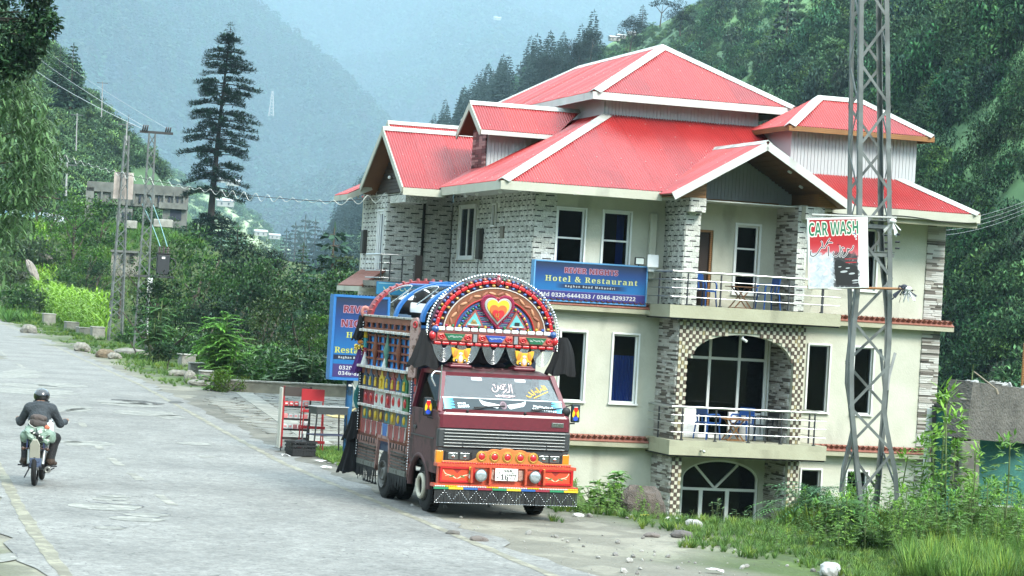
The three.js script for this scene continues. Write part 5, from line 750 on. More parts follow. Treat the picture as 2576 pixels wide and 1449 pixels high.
    const panelTex=canvasTex(256,144,(c,w,hh)=>{c.fillStyle='#c4401f';c.fillRect(0,0,w,hh);c.strokeStyle='#f0c8a8';c.lineWidth=5;for(const s of [-1,1]){c.save();c.translate(w / 2,hh*.85);c.scale(s,1);for(let i=0;i<4;i++){c.beginPath();c.moveTo(4,0);c.bezierCurveTo(30 + i*14,-10 - i*22,60 + i*12,-60 + i*14,96 + i*6,-30 - i*26);c.stroke();}c.fillStyle='#4c6b3c';c.beginPath();c.ellipse(44,-26,26,10,.5,0,7);c.fill();c.restore();}c.fillStyle='#8a1b16';c.beginPath();c.moveTo(w*.36,8);c.lineTo(w*.64,8);c.lineTo(w*.5,60);c.fill();});
    for(const x of [-.8,.8]){const fr=part(new MB().box(.56,.03,.03,x,.775,1.235).box(.56,.03,.03,x,.565,1.235).box(.03,.19,.03,x - .265,.67,1.235).box(.03,.19,.03,x + .265,.67,1.235),'panel_frame',red,b);const p=new THREE.Mesh(new THREE.PlaneGeometry(.5,.18),new THREE.MeshStandardMaterial({map:panelTex,roughness:.5}));p.name='painted_panel';p.position.set(x,.67,1.226);p.castShadow=p.receiveShadow=true;b.add(p);}
    for(const x of [-.44,.44]){part(new MB().box(.03,.24,.11,x - .15,.67,1.26).box(.03,.24,.11,x + .15,.67,1.26),'bracket',orange,b);const lampB=part(new MB().add(new THREE.CylinderGeometry(.098,.075,.09,20),M4(x,.675,1.27,Math.PI / 2)),'fog_lamp',dull,b);part(new MB().add(new THREE.SphereGeometry(.085,18,8,0,6.3,0,1.57),M4(x,.675,1.31,Math.PI / 2,0,0,1,.35,1)),'fog_lamp_glass',pmat([.42,.46,.48],.08,{metalness:.5,clearcoat:1}),b);}
    for(const x of [-.255,.225])part(new MB().rbox(.09,.16,.02,x,.68,1.24,.01),'painted_tile',mat([.52,.3,.24],.6,{map:rep(tRust,6)}),b);
    for(const x of [-.6,.6]){const cols=[[.62,.42,.02],[.02,.2,.1],[.6,.6,.58],[.5,.2,.03]];cols.forEach((c,i)=>part(new MB().rbox(.035,.06,.03,x,.765 - i*.06,1.25,.012),'peg',mat(c,.5),b));}
    const cols=[[.02,.2,.09],[.65,.42,.02],[.02,.09,.3],[.25,.02,.04]];for(let i=0;i<10;i++)part(new MB().box(.23,.03,.03,-1.06 + i*.2345,.462,1.275),'colour_band',mat(cols[i % 4],.5),b);
    const bd=new MB();for(let i=0;i<84;i++)bd.ball(-1.15 + i*.0277,.49,1.275,.013,1,1,1,6,i % 24>5&&i % 24<13?[.75,.5,.02]:[.62,.58,.55]);const bm=part(bd,'bead_row',mat([1,1,1],.4,{vertexColors:true}),b);bm.userData.kind='stuff';
    const sk=new MB();for(let i=0;i<150;i++){const x=-1.15 + i*.01544;sk.bar(V(x,.455,1.265),V(x + rr(-.004,.004),.235,1.27 + rr(-.01,.01)),.0135,.004,V(0,0,1));}for(let j=0;j<3;j++)sk.box(2.3,.006,.006,0,.4 - j*.07,1.268);const skm=part(sk,'chain_skirt',mat([.008,.009,.01],.6),b);skm.userData.kind='stuff';
    const st=new MB();for(let k=0;k<9;k++)for(let i=0;i<=10;i++){const x=-1.13 + k*.253 + i*.0253,y=.27 + .15*(1 - Math.abs(i - 5)/ 5);st.ball(x,y,1.28,.0085,1,1,1,6);}for(let i=0;i<90;i++)st.ball(-1.15 + i*.0258,.238,1.278,.008,1,1,1,6);const stm=part(st,'chain_studs',silver,b);stm.userData.kind='stuff';
 }
  const mirTex=canvasTex(96,192,(c,w,hh)=>{c.fillStyle='#20303a';c.fillRect(0,0,w,hh);c.fillStyle='#e3b321';c.beginPath();c.ellipse(22,hh*.5,16,50,.15,0,7);c.ellipse(w - 22,hh*.5,16,50,-.15,0,7);c.fill();c.fillStyle='#c9201c';c.beginPath();c.ellipse(w / 2,hh*.28,26,34,0,0,7);c.fill();c.beginPath();c.moveTo(w / 2 - 8,hh*.3);c.lineTo(w / 2 + 8,hh*.3);c.lineTo(w / 2 + 5,hh*.65);c.lineTo(w / 2 - 5,hh*.65);c.fill();c.fillStyle='#2b49b8';c.beginPath();c.ellipse(w / 2,hh*.83,30,26,0,0,7);c.fill();c.fillStyle='#f3eee4';for(let i=0;i<4;i++){c.beginPath();c.arc(w / 2 - 18 + i*12,hh*.12,5,0,7);c.fill();}});
  for(const [s,x,z]of [[-1,-1.14,.62],[1,1.23,.8]]){const m=part(new MB().rbox(.15,.29,.05,x,1.66,z,.03),'mirror',MT.black);part(new MB().rod(V(x,1.5,z),V(s*1.03,1.48,.75),.013,6).rod(V(x,1.8,z),V(s*.98,1.72,.7),.01,6),'mirror_arm',MT.black,m);const p=new THREE.Mesh(new THREE.PlaneGeometry(.125,.255),new THREE.MeshStandardMaterial({map:mirTex,roughness:.35}));p.name='painted_back';p.position.set(x,1.66,z + .028);p.castShadow=true;m.add(p);}
  part(new MB().ball(1.02,1.68,.95,.075,1,1,.6,12).rod(V(1.02,1.66,.93),V(1.0,1.5,.9),.012),'round_mirror',MT.black);
  part(new MB().rod(V(-1.03,1.62,.86),V(-1.02,2.32,.84),.009,6).ball(-1.03,1.62,.86,.02),'aerial',silver);
  part(new MB().tube([V(-1.03,1.98,.6),V(-1.1,2.12,.6),V(-1.05,2.2,.58),V(-.95,2.2,.56)],.015,6),'grab_rail',silver);
  for(const x of [-.56,.5]){
    const v=part(new MB().rbox(.36,.05,.3,x,2.295,.22,.02).rbox(.28,.03,.24,x,2.33,.22,.01),'roof_vent',maroon);
    const s=new THREE.Shape();s.moveTo(0,0);s.bezierCurveTo(.03,.0,.05,.02,.06,.03);s.bezierCurveTo(.11,-.0,.14,.05,.11,.08);s.bezierCurveTo(.14,.14,.15,.19,.155,.235);s.quadraticCurveTo(.1,.24,.05,.205);s.quadraticCurveTo(0,.2,-.05,.205);s.quadraticCurveTo(-.1,.24,-.155,.235);s.bezierCurveTo(-.15,.19,-.14,.14,-.11,.08);s.bezierCurveTo(-.14,.05,-.11,0,-.06,.03);s.bezierCurveTo(-.05,.02,-.03,0,0,0);
    const o=part(new MB().ext(s,.02,M4(x + .02,2.345,.24),.004),'roof_ornament',mat([.68,.34,.02],.5),v);
    part(new MB().add(new THREE.SphereGeometry(.05,12,8),M4(x + .02,2.41,.265,0,0,0,.75,1.15,.3)).ball(x + .02,2.49,.263,.03,1.2,.8,.4),'ornament_boss',mat([.68,.45,.42],.5),o);
    for(const k of [-1,1]){part(new MB().add(new THREE.SphereGeometry(.06,10,6),M4(x + .02 + k*.085,2.5,.265,0,0,k*.25,.55,1.2,.15)),'ornament_wing',mat([.68,.2,.025],.5),o);part(new MB().ball(x + .02 + k*.07,2.385,.266,.028,1,1,.3),'ornament_eye',MT.black,o);part(new MB().ball(x + .02 + k*.07,2.385,.274,.013,1,1,.3),'ornament_dot',whiteP,o);}
 }
  part(new MB().box(2.04,.1,3.2,0,.82,-2.15).box(2.0,1.9,.05,0,1.9,-.56).box(.05,2.1,3.1,1.0,1.95,-2.15).box(2.0,2.0,.05,0,1.9,-3.68),'load_body',navy);
  part(new MB().box(.05,.5,3.0,.985,2.72,-2.1).box(2.0,.35,.04,0,2.72,-.6),'inner_lining',blue);
 {const fm=mat([.075,.055,.075],.7),b=new MB();for(let i=0;i<11;i++){const a=Math.PI*(i / 10)*1.2 - .3;b.add(new THREE.SphereGeometry(.13,10,6),M4(.1 + Math.cos(a)*.22,2.38 + Math.sin(a)*.12,-.52,0,0,a,1.5,.4,.15));}part(b,'painted_flower',fm);const l=new MB();for(const s of [-1,1])for(let i=0;i<3;i++)l.add(new THREE.SphereGeometry(.13,8,6),M4(.1 + s*(.45 + .1*i),2.3 + .06*i,-.52,0,0,s*.5,1.4,.4,.12));part(l,'painted_leaf',mat([.015,.05,.03],.7));}
  const X=-1.03,z0=-.6,z1=-3.66,zc=(z0 + z1)/ 2,L=z0 - z1;
  const side=part(new MB().box(.05,.1,L,X,2.92,zc).box(.05,.06,L,X,2.76,zc).box(.05,.12,L,X,2.06,zc).box(.04,.5,L,X + .02,1.2,zc).box(.05,.1,L,X,.98,zc),'side_frame',wood2);
  part(new MB().rbox(.1,.035,L + .06,X,2.985,zc,.01),'top_rail',mat([.5,.48,.44],.6,{map:rep(tRust,2)}),side);
  part(new MB().box(.01,.66,L,X + .045,2.44,zc).box(.01,.16,L,X + .045,2.84,zc),'blue_backing',mat([.05,.30,.80],.5),side);
 {const n=9;for(let i=0;i<n;i++)part(new MB().rbox(.05,.14,.1,X - .005,2.84,z0 - .12 - i*(L - .24)/(n - 1),.02),'baluster',wood,side);}
  for(let i=0;i<4;i++)part(new MB().box(.035,.035,L - .4,X + .005,2.29 + i*.13 - .02,zc),'lattice_bar',wood,side);
  for(let i=0;i<9;i++)part(new MB().box(.02,.58,.06,X + .016,2.44,z0 - .3 - i*(L - .6)/ 8),'lattice_post',mat([.11,.016,.025],.6),side);
  for(const [k,m]of [[.27,wood2],[.5,mat([.08,.2,.16],.6)],[.73,wood2]])part(new MB().add(new THREE.LatheGeometry([[0,-.3],[.015,-.28],[.03,-.15],[.07,0],[.03,.15],[.015,.28],[0,.3]].map((q)=>new THREE.Vector2(q[0],q[1])),6),M4(X - .02,2.42,z0 - L*k)),'turned_spindle',m,side);
  for(const k of [.02,.52,.98])part(new MB().add(new THREE.ConeGeometry(.07,.26,8),M4(X - .02,2.28,z0 - .12 -(L - .24)*k)),'white_finial',whiteP,side);
  for(const [z,cs]of [[z0 - .1,[[.02,.02,.2],[.5,.13,.02],[.02,.15,.06],[.3,.02,.03]]],[z1 + .12,[[.5,.33,.02],[.03,.25,.3],[.25,.02,.04],[.6,.6,.58]]]])cs.forEach((c,i)=>part(new MB().box(.03,.16,.14,X - .012,2.68 - i*.165,z),'colour_block',mat(c,.5),side));
  const slatRail=(y,w,name)=>{const b=part(new MB().box(w,.03,L - .05,X - .02 - w / 2,y,zc),name,mat([.36,.33,.3],.6),side);for(let i=0;i<26;i++)part(new MB().rbox(w + .012,.045,.06,X - .025 - w / 2,y + .004,z0 - .1 - i*(L - .2)/ 25,.008),'rail_block',i % 3?whiteP:mat([.42,.36,.32],.6),b);};
  slatRail(2.73,.09,'canopy_rail');slatRail(2.12,.1,'sill_rail');slatRail(1.755,.045,'white_rail');slatRail(1.465,.045,'white_rail');
  const cellZ=(i)=>z0 - .2 -(i + .5)*(L - .36)/ 8,cw=(L - .36)/ 8;
  const tones=[[.02,.03,.06],[.02,.05,.1],[.05,.02,.02],[.5,.34,.02],[.01,.05,.12],[.2,.02,.03],[.02,.08,.16],[.01,.12,.05]];
  for(let i=0;i<8;i++){
    const z=cellZ(i);let c=part(new MB().box(.03,.3,cw*.9,X + .01,1.93,z),'cell',whiteP,side);
    const s=[[-.11,-.14],[.11,-.14],[.11,.02],[.035,.1],[.02,.16],[-.02,.16],[-.035,.1],[-.11,.02]];const mz=new THREE.Matrix4().makeBasis(V(0,0,1),V(0,1,0),V(-1,0,0)).setPosition(X - .005,1.925,z);
    part(new MB().ext(s.map((q)=>[q[0]*cw / .24*.95,q[1]]),.03,mz,.004),'bottle_motif',mat(tones[7 - i],.5),c);part(new MB().rbox(.03,.1,.1,X - .045,1.86,z,.03).add(new THREE.TorusGeometry(.03,.009,6,12),M4(X - .05,1.93,z + .02,0,Math.PI / 2)),'jug_motif',yellow,c);
    c=part(new MB().box(.03,.25,cw*.92,X + .01,1.61,z),'cell',i===0?mat([.02,.12,.04],.5):i===3||i>5?mat([.22,.02,.035],.5):whiteP,side);part(new MB().add(new THREE.SphereGeometry(.075,14,8),M4(X - .01,1.61,z,0,0,0,.35,1.05,.75)),'red_boss',red,c);
    c=part(new MB().box(.03,.2,cw*.92,X + .01,1.335,z),'cell',mat(pick([[.03,.12,.12],[.2,.14,.02],[.05,.02,.02],[.02,.06,.16]]),.5),side);part(new MB().add(new THREE.SphereGeometry(.07,14,8),M4(X - .01,1.335,z,0,0,0,.35,1,.75)),'yellow_boss',yellow,c);
    part(new MB().ext([[-.12,.1],[.12,.1],[.085,-.13],[-.085,-.13]].map((q)=>[q[0]*cw / .26,q[1]]),.025,new THREE.Matrix4().makeBasis(V(0,0,1),V(0,1,0),V(-1,0,0)).setPosition(X - .002,1.12,z),.004),'red_panel',i===3?mat([.03,.1,.3],.5):mat([.33,.06,.055],.6,{map:rep(tRust,3)}),side);
    part(new MB().bar(V(X - .02,1.23,z + cw*.45),V(X - .02,.99,z + cw*.38),.02,.02,V(1,0,0)),'divider',whiteP,side);
 }
  for(const [a,b]of [[z0 - .04,-1.62],[-2.46,z1 + .02]]){const c=(a + b)/ 2,w=a - b;const ap=part(new MB().box(.05,.16,w,X,.93,c).box(.04,.5,w,X + .01,.66,c),'apron',pinkwood,side);
    const n=Math.round(w / .08);for(let i=0;i<n;i++)part(new MB().rbox(.02,.09,.045,X - .03,.9,a -(i + .5)*w / n,.015),'arcade_block',i % 2?MT.black:pinkwood,ap);
    for(let i=0;i<5;i++)part(new MB().box(.03,.025,w - .1,X - .02,.8 - i*.055,c),'louvre',i===1?MT.black:mat([.10,.09,.085],.6,{map:rep(tRust,2)}),ap);part(new MB().box(.035,.09,w - .04,X - .015,.5,c),'kick_board',mat([.16,.16,.14],.7,{map:rep(tRust,2)}),ap);
    const fr=new MB();for(let i=0;i<w / .02;i++)fr.bar(V(X - .02,.46,a - i*.02),V(X - .02 + rr(-.015,.015),.25 + rr(-.03,.05)+ .05*Math.sin(i*.8),a - i*.02),.016,.006,V(1,0,0));const fm=part(fr,'fringe',mat([.012,.013,.014],.8),side);fm.userData.kind='stuff';}
  part(new MB().bar(V(X - .01,.45,-1.62),V(X - .01,.98,-1.72),.05,.05,V(1,0,0)).bar(V(X - .01,.45,-2.46),V(X - .01,.98,-2.36),.05,.05,V(1,0,0)).bar(V(X - .01,1.0,-1.72),V(X - .01,1.0,-2.36),.05,.05,V(1,0,0)),'wheel_arch',pinkwood,side);
  part(new MB().box(.06,.5,.3,X + .02,.7,-.82),'step_panel',pinkwood,side);part(new MB().ball(X - .01,.68,-.8,.05,.3,1.3,.7),'keyhole_panel',MT.black,side);
  part(new MB().ext([[-.09,0],[.09,0],[.12,.86],[.05,.95],[-.06,.93],[-.1,.86]],.04,new THREE.Matrix4().makeBasis(V(0.35,0,.94).normalize(),V(0,1,0),V(-.94,0,.35).normalize()).setPosition(X - .02,2.06,-.55),.006),'carved_board',mat([.52,.33,.30],.6,{map:rep(tRust,3)}));
  part(new MB().add(new THREE.TorusGeometry(.045,.018,6,10),M4(X - .05,2.9,-.5,0,-1.2)),'rosette',red);
  for(let i=0;i<12;i++)part(new MB().rbox(.05,.11,.09,X + .02,2.0 - i*.125,-.52,.02),'red_reflector',red);
 {const b=new MB();for(let i=0;i<34;i++)b.ball(X - .03,2.04 - i*.044,-.58,.014,1,1,1,6);for(let i=0;i<50;i++)b.ball(X - .04,2.86 - i*.046,z1 + .02,.014,1,1,1,6);const m=part(b,'stud_row',silver);m.userData.kind='stuff';}
  part(new MB().box(.1,2.5,.08,X,1.75,z1 - .02),'rear_post',MT.black);
  const hoop=(z,m,w=.12,name='hoop')=>{const pts=[];for(let i=0;i<=24;i++){const a=Math.PI*i / 24;pts.push(V(-1.0*Math.cos(a),2.95 + .66*Math.sin(a),z));}const b=new MB();for(let i=0;i<24;i++)b.bar(pts[i],pts[i + 1].clone().addScaledVector(pts[i + 1].clone().sub(pts[i]),.06),w,.05,V(0,0,1).cross(pts[i + 1].clone().sub(pts[i])).normalize());return part(b,name,m);};
  hoop(-.42,blue,.14);hoop(-1.95,blue,.12);hoop(-3.5,mat([.22,.02,.03],.5),.26);
 {const m=new MB();for(let i=0;i<24;i++){const a=Math.PI*(i + .5)/ 24;m.box(.05,.02,.12,-1.03*Math.cos(a),2.95 + .7*Math.sin(a),-3.42,0,0,Math.PI / 2 - a + Math.PI / 2);}part(m,'hoop_studs',mat([.4,.1,.1],.5));}
  for(const x of [-.35,0,.35])part(new MB().rod(V(x,3.6 - Math.abs(x)*.15,-.4),V(x,3.6 - Math.abs(x)*.15,-3.5),.025,8),'runner',blue);
  part(new MB().tube([V(-.75,3.33,-3.2),V(-.85,3.4,-2.9),V(-.7,3.52,-2.6),V(-.6,3.52,-2.4),V(-.72,3.36,-2.6),V(-.84,3.22,-2.8)],.012,5,40),'wire_hook',silver);part(new MB().tube([V(-.75,3.33,-1.7),V(-.85,3.4,-1.4),V(-.7,3.52,-1.1),V(-.6,3.52,-.9),V(-.72,3.36,-1.1),V(-.84,3.22,-1.3)],.012,5,40),'wire_hook',silver);
 {
    const t=canvasTex(128,128,(c,w,hh)=>{c.fillStyle='#0b0b0d';c.fillRect(0,0,w,hh);c.fillStyle='#e8ebea';for(let i=0;i<7;i++)for(let k=0;k<5;k++)if((i + k)% 2)c.fillRect(i*19,k*26,19,20);});const g=new THREE.SphereGeometry(.34,18,12);const p=g.attributes.position;for(let i=0;i<p.count;i++){const k=1 + .16*Math.sin(p.getX(i)*19)*Math.sin(p.getY(i)*15 + 1);p.setXYZ(i,p.getX(i)*k*1.5,p.getY(i)*k,p.getZ(i)*k);}g.computeVertexNormals();for(const [x,y,z]of [[-.1,3.2,-1.5],[-.3,3.15,-2.7]]){const m=new THREE.Mesh(g,new THREE.MeshStandardMaterial({map:t,roughness:.9}));m.name='cloth_bundle';m.castShadow=true;m.position.set(x,y,z);truck.add(m);}}
  // ---- crown board over the cab
  const CZ=.2,arcP=(a,k=1,o=0)=>V(-(1.06*k + o)*Math.cos(a),2.83 +(.9*k + o)*Math.sin(a),CZ);
  const cs=new THREE.Shape();cs.moveTo(-1.04,2.6);cs.lineTo(-1.04,2.83);for(let i=0;i<=40;i++){const a=Math.PI*i / 40;cs.lineTo(-1.04*Math.cos(a),2.83 + .88*Math.sin(a));}cs.lineTo(1.04,2.6);
  const crown=part(new MB().ext(cs,.06,M4(0,0,CZ - .06),.01),'crown_board',mat([.05,.012,.03],.6));
  part(new MB().bar(V(-.9,2.7,CZ - .05),V(-.9,2.4,-.5),.05,.05).bar(V(.9,2.7,CZ - .05),V(.9,2.4,-.5),.05,.05).box(1.9,.04,.7,0,2.66,-.17),'crown_bracket',wood,crown);
 {
    const b=new MB();for(let i=0;i<=66;i++){const p=arcP(Math.PI*i / 66,1,.035);b.ball(p.x,p.y,CZ - .02,.021,1,1,1,8);const q=arcP(Math.PI*i / 66,1,.01);b.rod(V(q.x,q.y,CZ - .02),V(p.x,p.y,CZ - .02),.006,4);}for(let i=0;i<6;i++)for(const s of [-1,1])b.ball(s*1.09,2.8 - i*.038,CZ - .02,.02,1,1,1,8);const m=part(b,'edge_beads',silver,crown);m.userData.kind='stuff';
    const cols=[[.015,.06,.2],[.3,.16,.015],[.01,.08,.04],[.2,.012,.05],[.015,.06,.2],[.34,.07,.02]];const lampG=clean(new THREE.SphereGeometry(.026,10,7));
    const cm=cols.map((c)=>pmat(c,.22,{clearcoat:.8}));
    for(let i=0;i<40;i++){const p=arcP(Math.PI*(i + .5)/ 40,.955);const l=mesh('coloured_ball',lampG,cm[(i*5 +(i>>2))% 6],crown);l.position.set(p.x,p.y,CZ + .025);l.scale.setScalar(rr(.85,1.15));}
    for(let i=0;i<26;i++){const p=arcP(Math.PI*(i + .5)/ 26,.875);const l=mesh('coloured_ball',lampG,cm[(i*3 + 1)% 6],crown);l.position.set(p.x*.985,p.y - .03,CZ + .05);l.scale.set(1.25,.9,.8);}
    const loz=boxUV(clean(new RoundedBoxGeometry(.115,.062,.05,2,.02)));for(let i=0;i<24;i++){const a=Math.PI*(i + .5)/ 24,p=arcP(a,.905);const l=mesh('red_reflector',loz,red,crown);l.position.set(p.x,p.y,CZ + .03);l.rotation.z=Math.atan2(.9*Math.cos(a),1.06*Math.sin(a));}
    part(new MB().ball(.02,3.66,CZ + .05,.06,.8,1.3,.7).ball(.02,3.74,CZ + .04,.03),'top_finial',pmat([.2,.01,.02],.2,{clearcoat:1}),crown);
    for(const s of [-1,1]){part(new MB().ball(s*.98,2.86,CZ + .06,.06),'blue_ball',cm[0],crown);part(new MB().ball(s*1.02,2.76,CZ + .05,.055,1,1.3,1),'red_ball',red,crown);}
 }
 {
    const band=new THREE.Shape();for(let i=0;i<=40;i++){const a=Math.PI*i / 40,p=arcP(a,.80);i?band.lineTo(p.x,p.y):band.moveTo(p.x,p.y);}for(let i=40;i>=0;i--){const a=Math.PI*i / 40;band.lineTo(-.66*Math.cos(a),2.83 + .55*Math.sin(a));}
    const bm=part(new MB().ext(band,.03,M4(0,0,CZ + .005),.006),'carved_band',mat([.34,.14,.075],.6,{map:rep(tWood,3)}),crown);
    const leafG=clean(new THREE.SphereGeometry(.06,10,6));for(let i=0;i<18;i++){const a=Math.PI*(i + .5)/ 18,p=V(-.755*Math.cos(a),2.83 + .635*Math.sin(a),CZ + .045);const l=mesh('carved_leaf',leafG,i % 2?mat([.26,.09,.05],.6):mat([.42,.2,.11],.6),bm);l.position.copy(p);l.rotation.z=Math.atan2(.9*Math.cos(a),1.06*Math.sin(a))+(i % 2?.5:-.3);l.scale.set(1.1,.38,.3);}
    for(const k of [.80,.63]){const pts=[];for(let i=0;i<=40;i++){const a=Math.PI*i / 40;pts.push(V(-1.06*k*Math.cos(a),2.83 + .9*k*Math.sin(a),CZ + .045));}part(new MB().tube(pts,.011,5,60),'band_edge',k>.7?mat([.52,.45,.4],.4):red,bm);}
 }
 {
    const inner=new THREE.Shape();inner.moveTo(-.62,2.9);for(let i=2;i<=38;i++){const a=Math.PI*i / 40;inner.lineTo(-.65*Math.cos(a),2.83 + .53*Math.sin(a));}inner.lineTo(.62,2.9);
    const f=part(new MB().ext(inner,.02,M4(0,0,CZ + .003)),'inner_field',mat([.02,.06,.2],.5),crown);
    for(let i=0;i<15;i++){const y=2.93 + i*.028,w=.62*Math.sqrt(Math.max(0,1 -((y - 2.83)/ .53)**2));if(w>.05)part(new MB().box(w*2 - .03,.009,.012,0,y,CZ + .027),'field_stripe',i % 3?silver:red,f);}
    for(let i=0;i<26;i++){const s=i % 2?1:-1,a=.15 +(i>>1)*.1,r0=.57;const l=mesh('coloured_ball',clean(new THREE.SphereGeometry(.024,8,6)),pmat([[.03,.1,.3],[.45,.25,.02],[.02,.12,.05],[.3,.02,.06]][i % 4],.25),f);l.position.set(s*r0*Math.cos(a),2.84 + .48*Math.sin(a),CZ + .045);}
    const heart=(k,dy=0)=>{const s=new THREE.Shape();s.moveTo(0,-.25*k);s.bezierCurveTo(-.1*k,-.13*k,-.25*k,-.02*k,-.25*k,.1*k);s.bezierCurveTo(-.25*k,.24*k,-.06*k,.26*k,0,.14*k);s.bezierCurveTo(.06*k,.26*k,.25*k,.24*k,.25*k,.1*k);s.bezierCurveTo(.25*k,-.02*k,.1*k,-.13*k,0,-.25*k);return s;};
    const hb=part(new MB().ext(heart(1.08),.05,M4(.02,3.2,CZ + .02),.01),'heart',mat([.30,.015,.06],.45),crown);
    const ridg=new MB(),hp=heart(1.02).getPoints(14);for(let i=0;i<hp.length - 1;i++){const p=hp[i];ridg.box(.035,.014,.02,.02 + p.x,3.2 + p.y,CZ + .085,0,0,Math.atan2(p.y,p.x));}part(ridg,'heart_frill',mat([.24,.01,.05],.5),hb);
    part(new MB().ext(heart(.86),.02,M4(.02,3.2,CZ + .075),.008),'heart_rim',mat([.42,.42,.42],.35,{metalness:.4}),hb);part(new MB().ext(heart(.72),.02,M4(.02,3.205,CZ + .09),.004),'heart_inlay',mat([.66,.40,.02],.5),hb);part(new MB().ext(heart(.55),.015,M4(.02,3.165,CZ + .108),.004),'heart_inlay',mat([.58,.12,.02],.5),hb);part(new MB().ext(heart(.38),.012,M4(.02,3.125,CZ + .122),.003),'heart_inlay',mat([.42,.012,.02],.5),hb);
    part(new MB().box(.012,.05,.006,-.02,3.13,CZ + .14).box(.012,.06,.006,.02,3.135,CZ + .14).box(.03,.01,.006,.03,3.08,CZ + .14).box(.04,.01,.006,0,3.1,CZ + .14),'heart_script',gold,hb);
    for(const s of [-1,1]){const cx=s*.36;const t=part(new MB().ext([[-.17,0],[.17,0],[.02*-s,.27]],.03,M4(cx,2.925,CZ + .03),.008),'picture_triangle',mat([.26,.06,.05],.5),crown);part(new MB().ext([[-.13,.02],[.13,.02],[.015*-s,.22]],.012,M4(cx,2.93,CZ + .062)),'picture',mat([.10,.36,.38],.5),t);if(s<0)part(new MB().box(.1,.035,.012,cx,2.985,CZ + .08).add(new THREE.SphereGeometry(.035,10,6),M4(cx,3.01,CZ + .08,0,0,0,1,.9,.4)),'picture_dome',mat([.25,.17,.06],.5),t).parent;else part(new MB().box(.075,.055,.02,cx,3.0,CZ + .08).box(.078,.01,.022,cx,3.02,CZ + .082,0,0,0),'picture_cube',MT.black,t);part(new MB().box(.18,.022,.012,cx,2.96,CZ + .078),'picture_base',whiteP,t);}
 }
 {
    const fr=part(new MB().box(2.02,.06,.05,0,2.845,CZ + .03).box(2.04,.16,.04,0,2.75,CZ + .02),'frieze',mat([.16,.04,.04],.5),crown);
    for(let i=0;i<14;i++)part(new MB().rbox(.118,.062,.04,-.88 + i*.1354,2.875,CZ + .055,.025),'white_lozenge',mat([.70,.71,.70],.35),fr);
    for(let i=0;i<16;i++){const b=part(new MB().ball(-.8 + i*.107,2.925,CZ + .05,.027),'coloured_ball',pmat([[.3,.02,.05],[.02,.12,.05],[.4,.25,.03],[.03,.08,.3]][i % 4],.25),fr);}
    [[-.66,'#0e5a3c'],[.02,'#1d3f8f'],[.7,'#0e5a3c']].forEach(([x,col],k)=>{const p=part(new MB().rbox(.58,.125,.03,x,2.745,CZ + .05,.05),'text_panel',mat([.38,.1,.07],.5),fr);part(new MB().ext([[-.17,.05],[.17,.05],[.1,-.05],[-.1,-.05]],.012,M4(x,2.75,CZ + .066),.003),'text_field',new THREE.MeshStandardMaterial({color:col,roughness:.5}),p);for(const s of [-1,1])part(new MB().add(new THREE.TorusGeometry(.035,.013,6,14),M4(x + s*.22,2.745,CZ + .07,0,0,0,1.3,.9,1)).ball(x + s*.22,2.745,CZ + .07,.018),'scroll',red,p);
      const st=new MB();const r=mulberry(60 + k);for(let i=0;i<9;i++){const a=x - .11 + i*.026;st.tube([V(a,2.755 + r()*.02,CZ + .084),V(a + .01,2.735 + r()*.03,CZ + .084),V(a + .026,2.74 + r()*.02,CZ + .084)],.0035,4,6);}part(st,'script',mat([.6,.65,.62],.5),p);});
    for(const x of [-.32,.36])part(new MB().box(.06,.12,.04,x,2.745,CZ + .05),'spacer',mat([.2,.22,.23],.5),fr);
    for(let i=0;i<15;i++)part(new MB().rbox(.118,.05,.045,-.93 + i*.1335,2.645,CZ + .045,.018),'red_reflector',red,fr);
    for(let k=0;k<5;k++){const cx=-.82 + k*.41,b=new MB();for(let j=0;j<9;j++){const w=.185 - j*.016,d=.27 - j*.026,pts=[];for(let i=0;i<=12;i++){const t=i / 12*2 - 1;pts.push(V(cx + t*w,2.62 - d*(1 - Math.pow(Math.abs(t),2.2)),CZ + .03 + j*.002));}b.tube(pts,.0052,4,24);}part(b,'chain_swag',silver,crown);}
 }
  const tassel=(x,y0,y1,z,w0,w1,name='black_tassel',m=cloth)=>{const n=40,rows=9,pos=[],P2=(i,j)=>{const a=i / n*6.283,t=j / rows,w=lerp(w0,w1,Math.pow(t,.8)),f=1 + .16*t*Math.sin(a*9 + t)+ .06*Math.sin(a*4 + t*5);return V(x + Math.cos(a)*w*f + .02*Math.sin(t*4),lerp(y0,y1,t)+(j===rows?.025*Math.sin(a*5):0),z + Math.sin(a)*w*f*.55);};for(let j=0;j<rows;j++)for(let i=0;i<n;i++){const a=P2(i,j),b=P2(i + 1,j),c=P2(i + 1,j + 1),d=P2(i,j + 1);for(const q of [a,c,b,a,d,c])pos.push(q.x,q.y,q.z);}return part(new MB().tris(pos),name,m);};
  tassel(-1.1,2.83,2.26,.14,.07,.25);tassel(1.2,2.83,2.23,.14,.07,.25);
  tassel(-1.1,1.32,.84,z1 - .06,.06,.19);tassel(-1.12,.9,.28,z1 - .08,.08,.22);
  tassel(-1.1,2.98,2.56,z1 - .03,.04,.13);tassel(-1.08,2.42,2.0,z1 - .02,.05,.15,'purple_tassel',mat([.06,.012,.12],.8,{side:THREE.DoubleSide}));
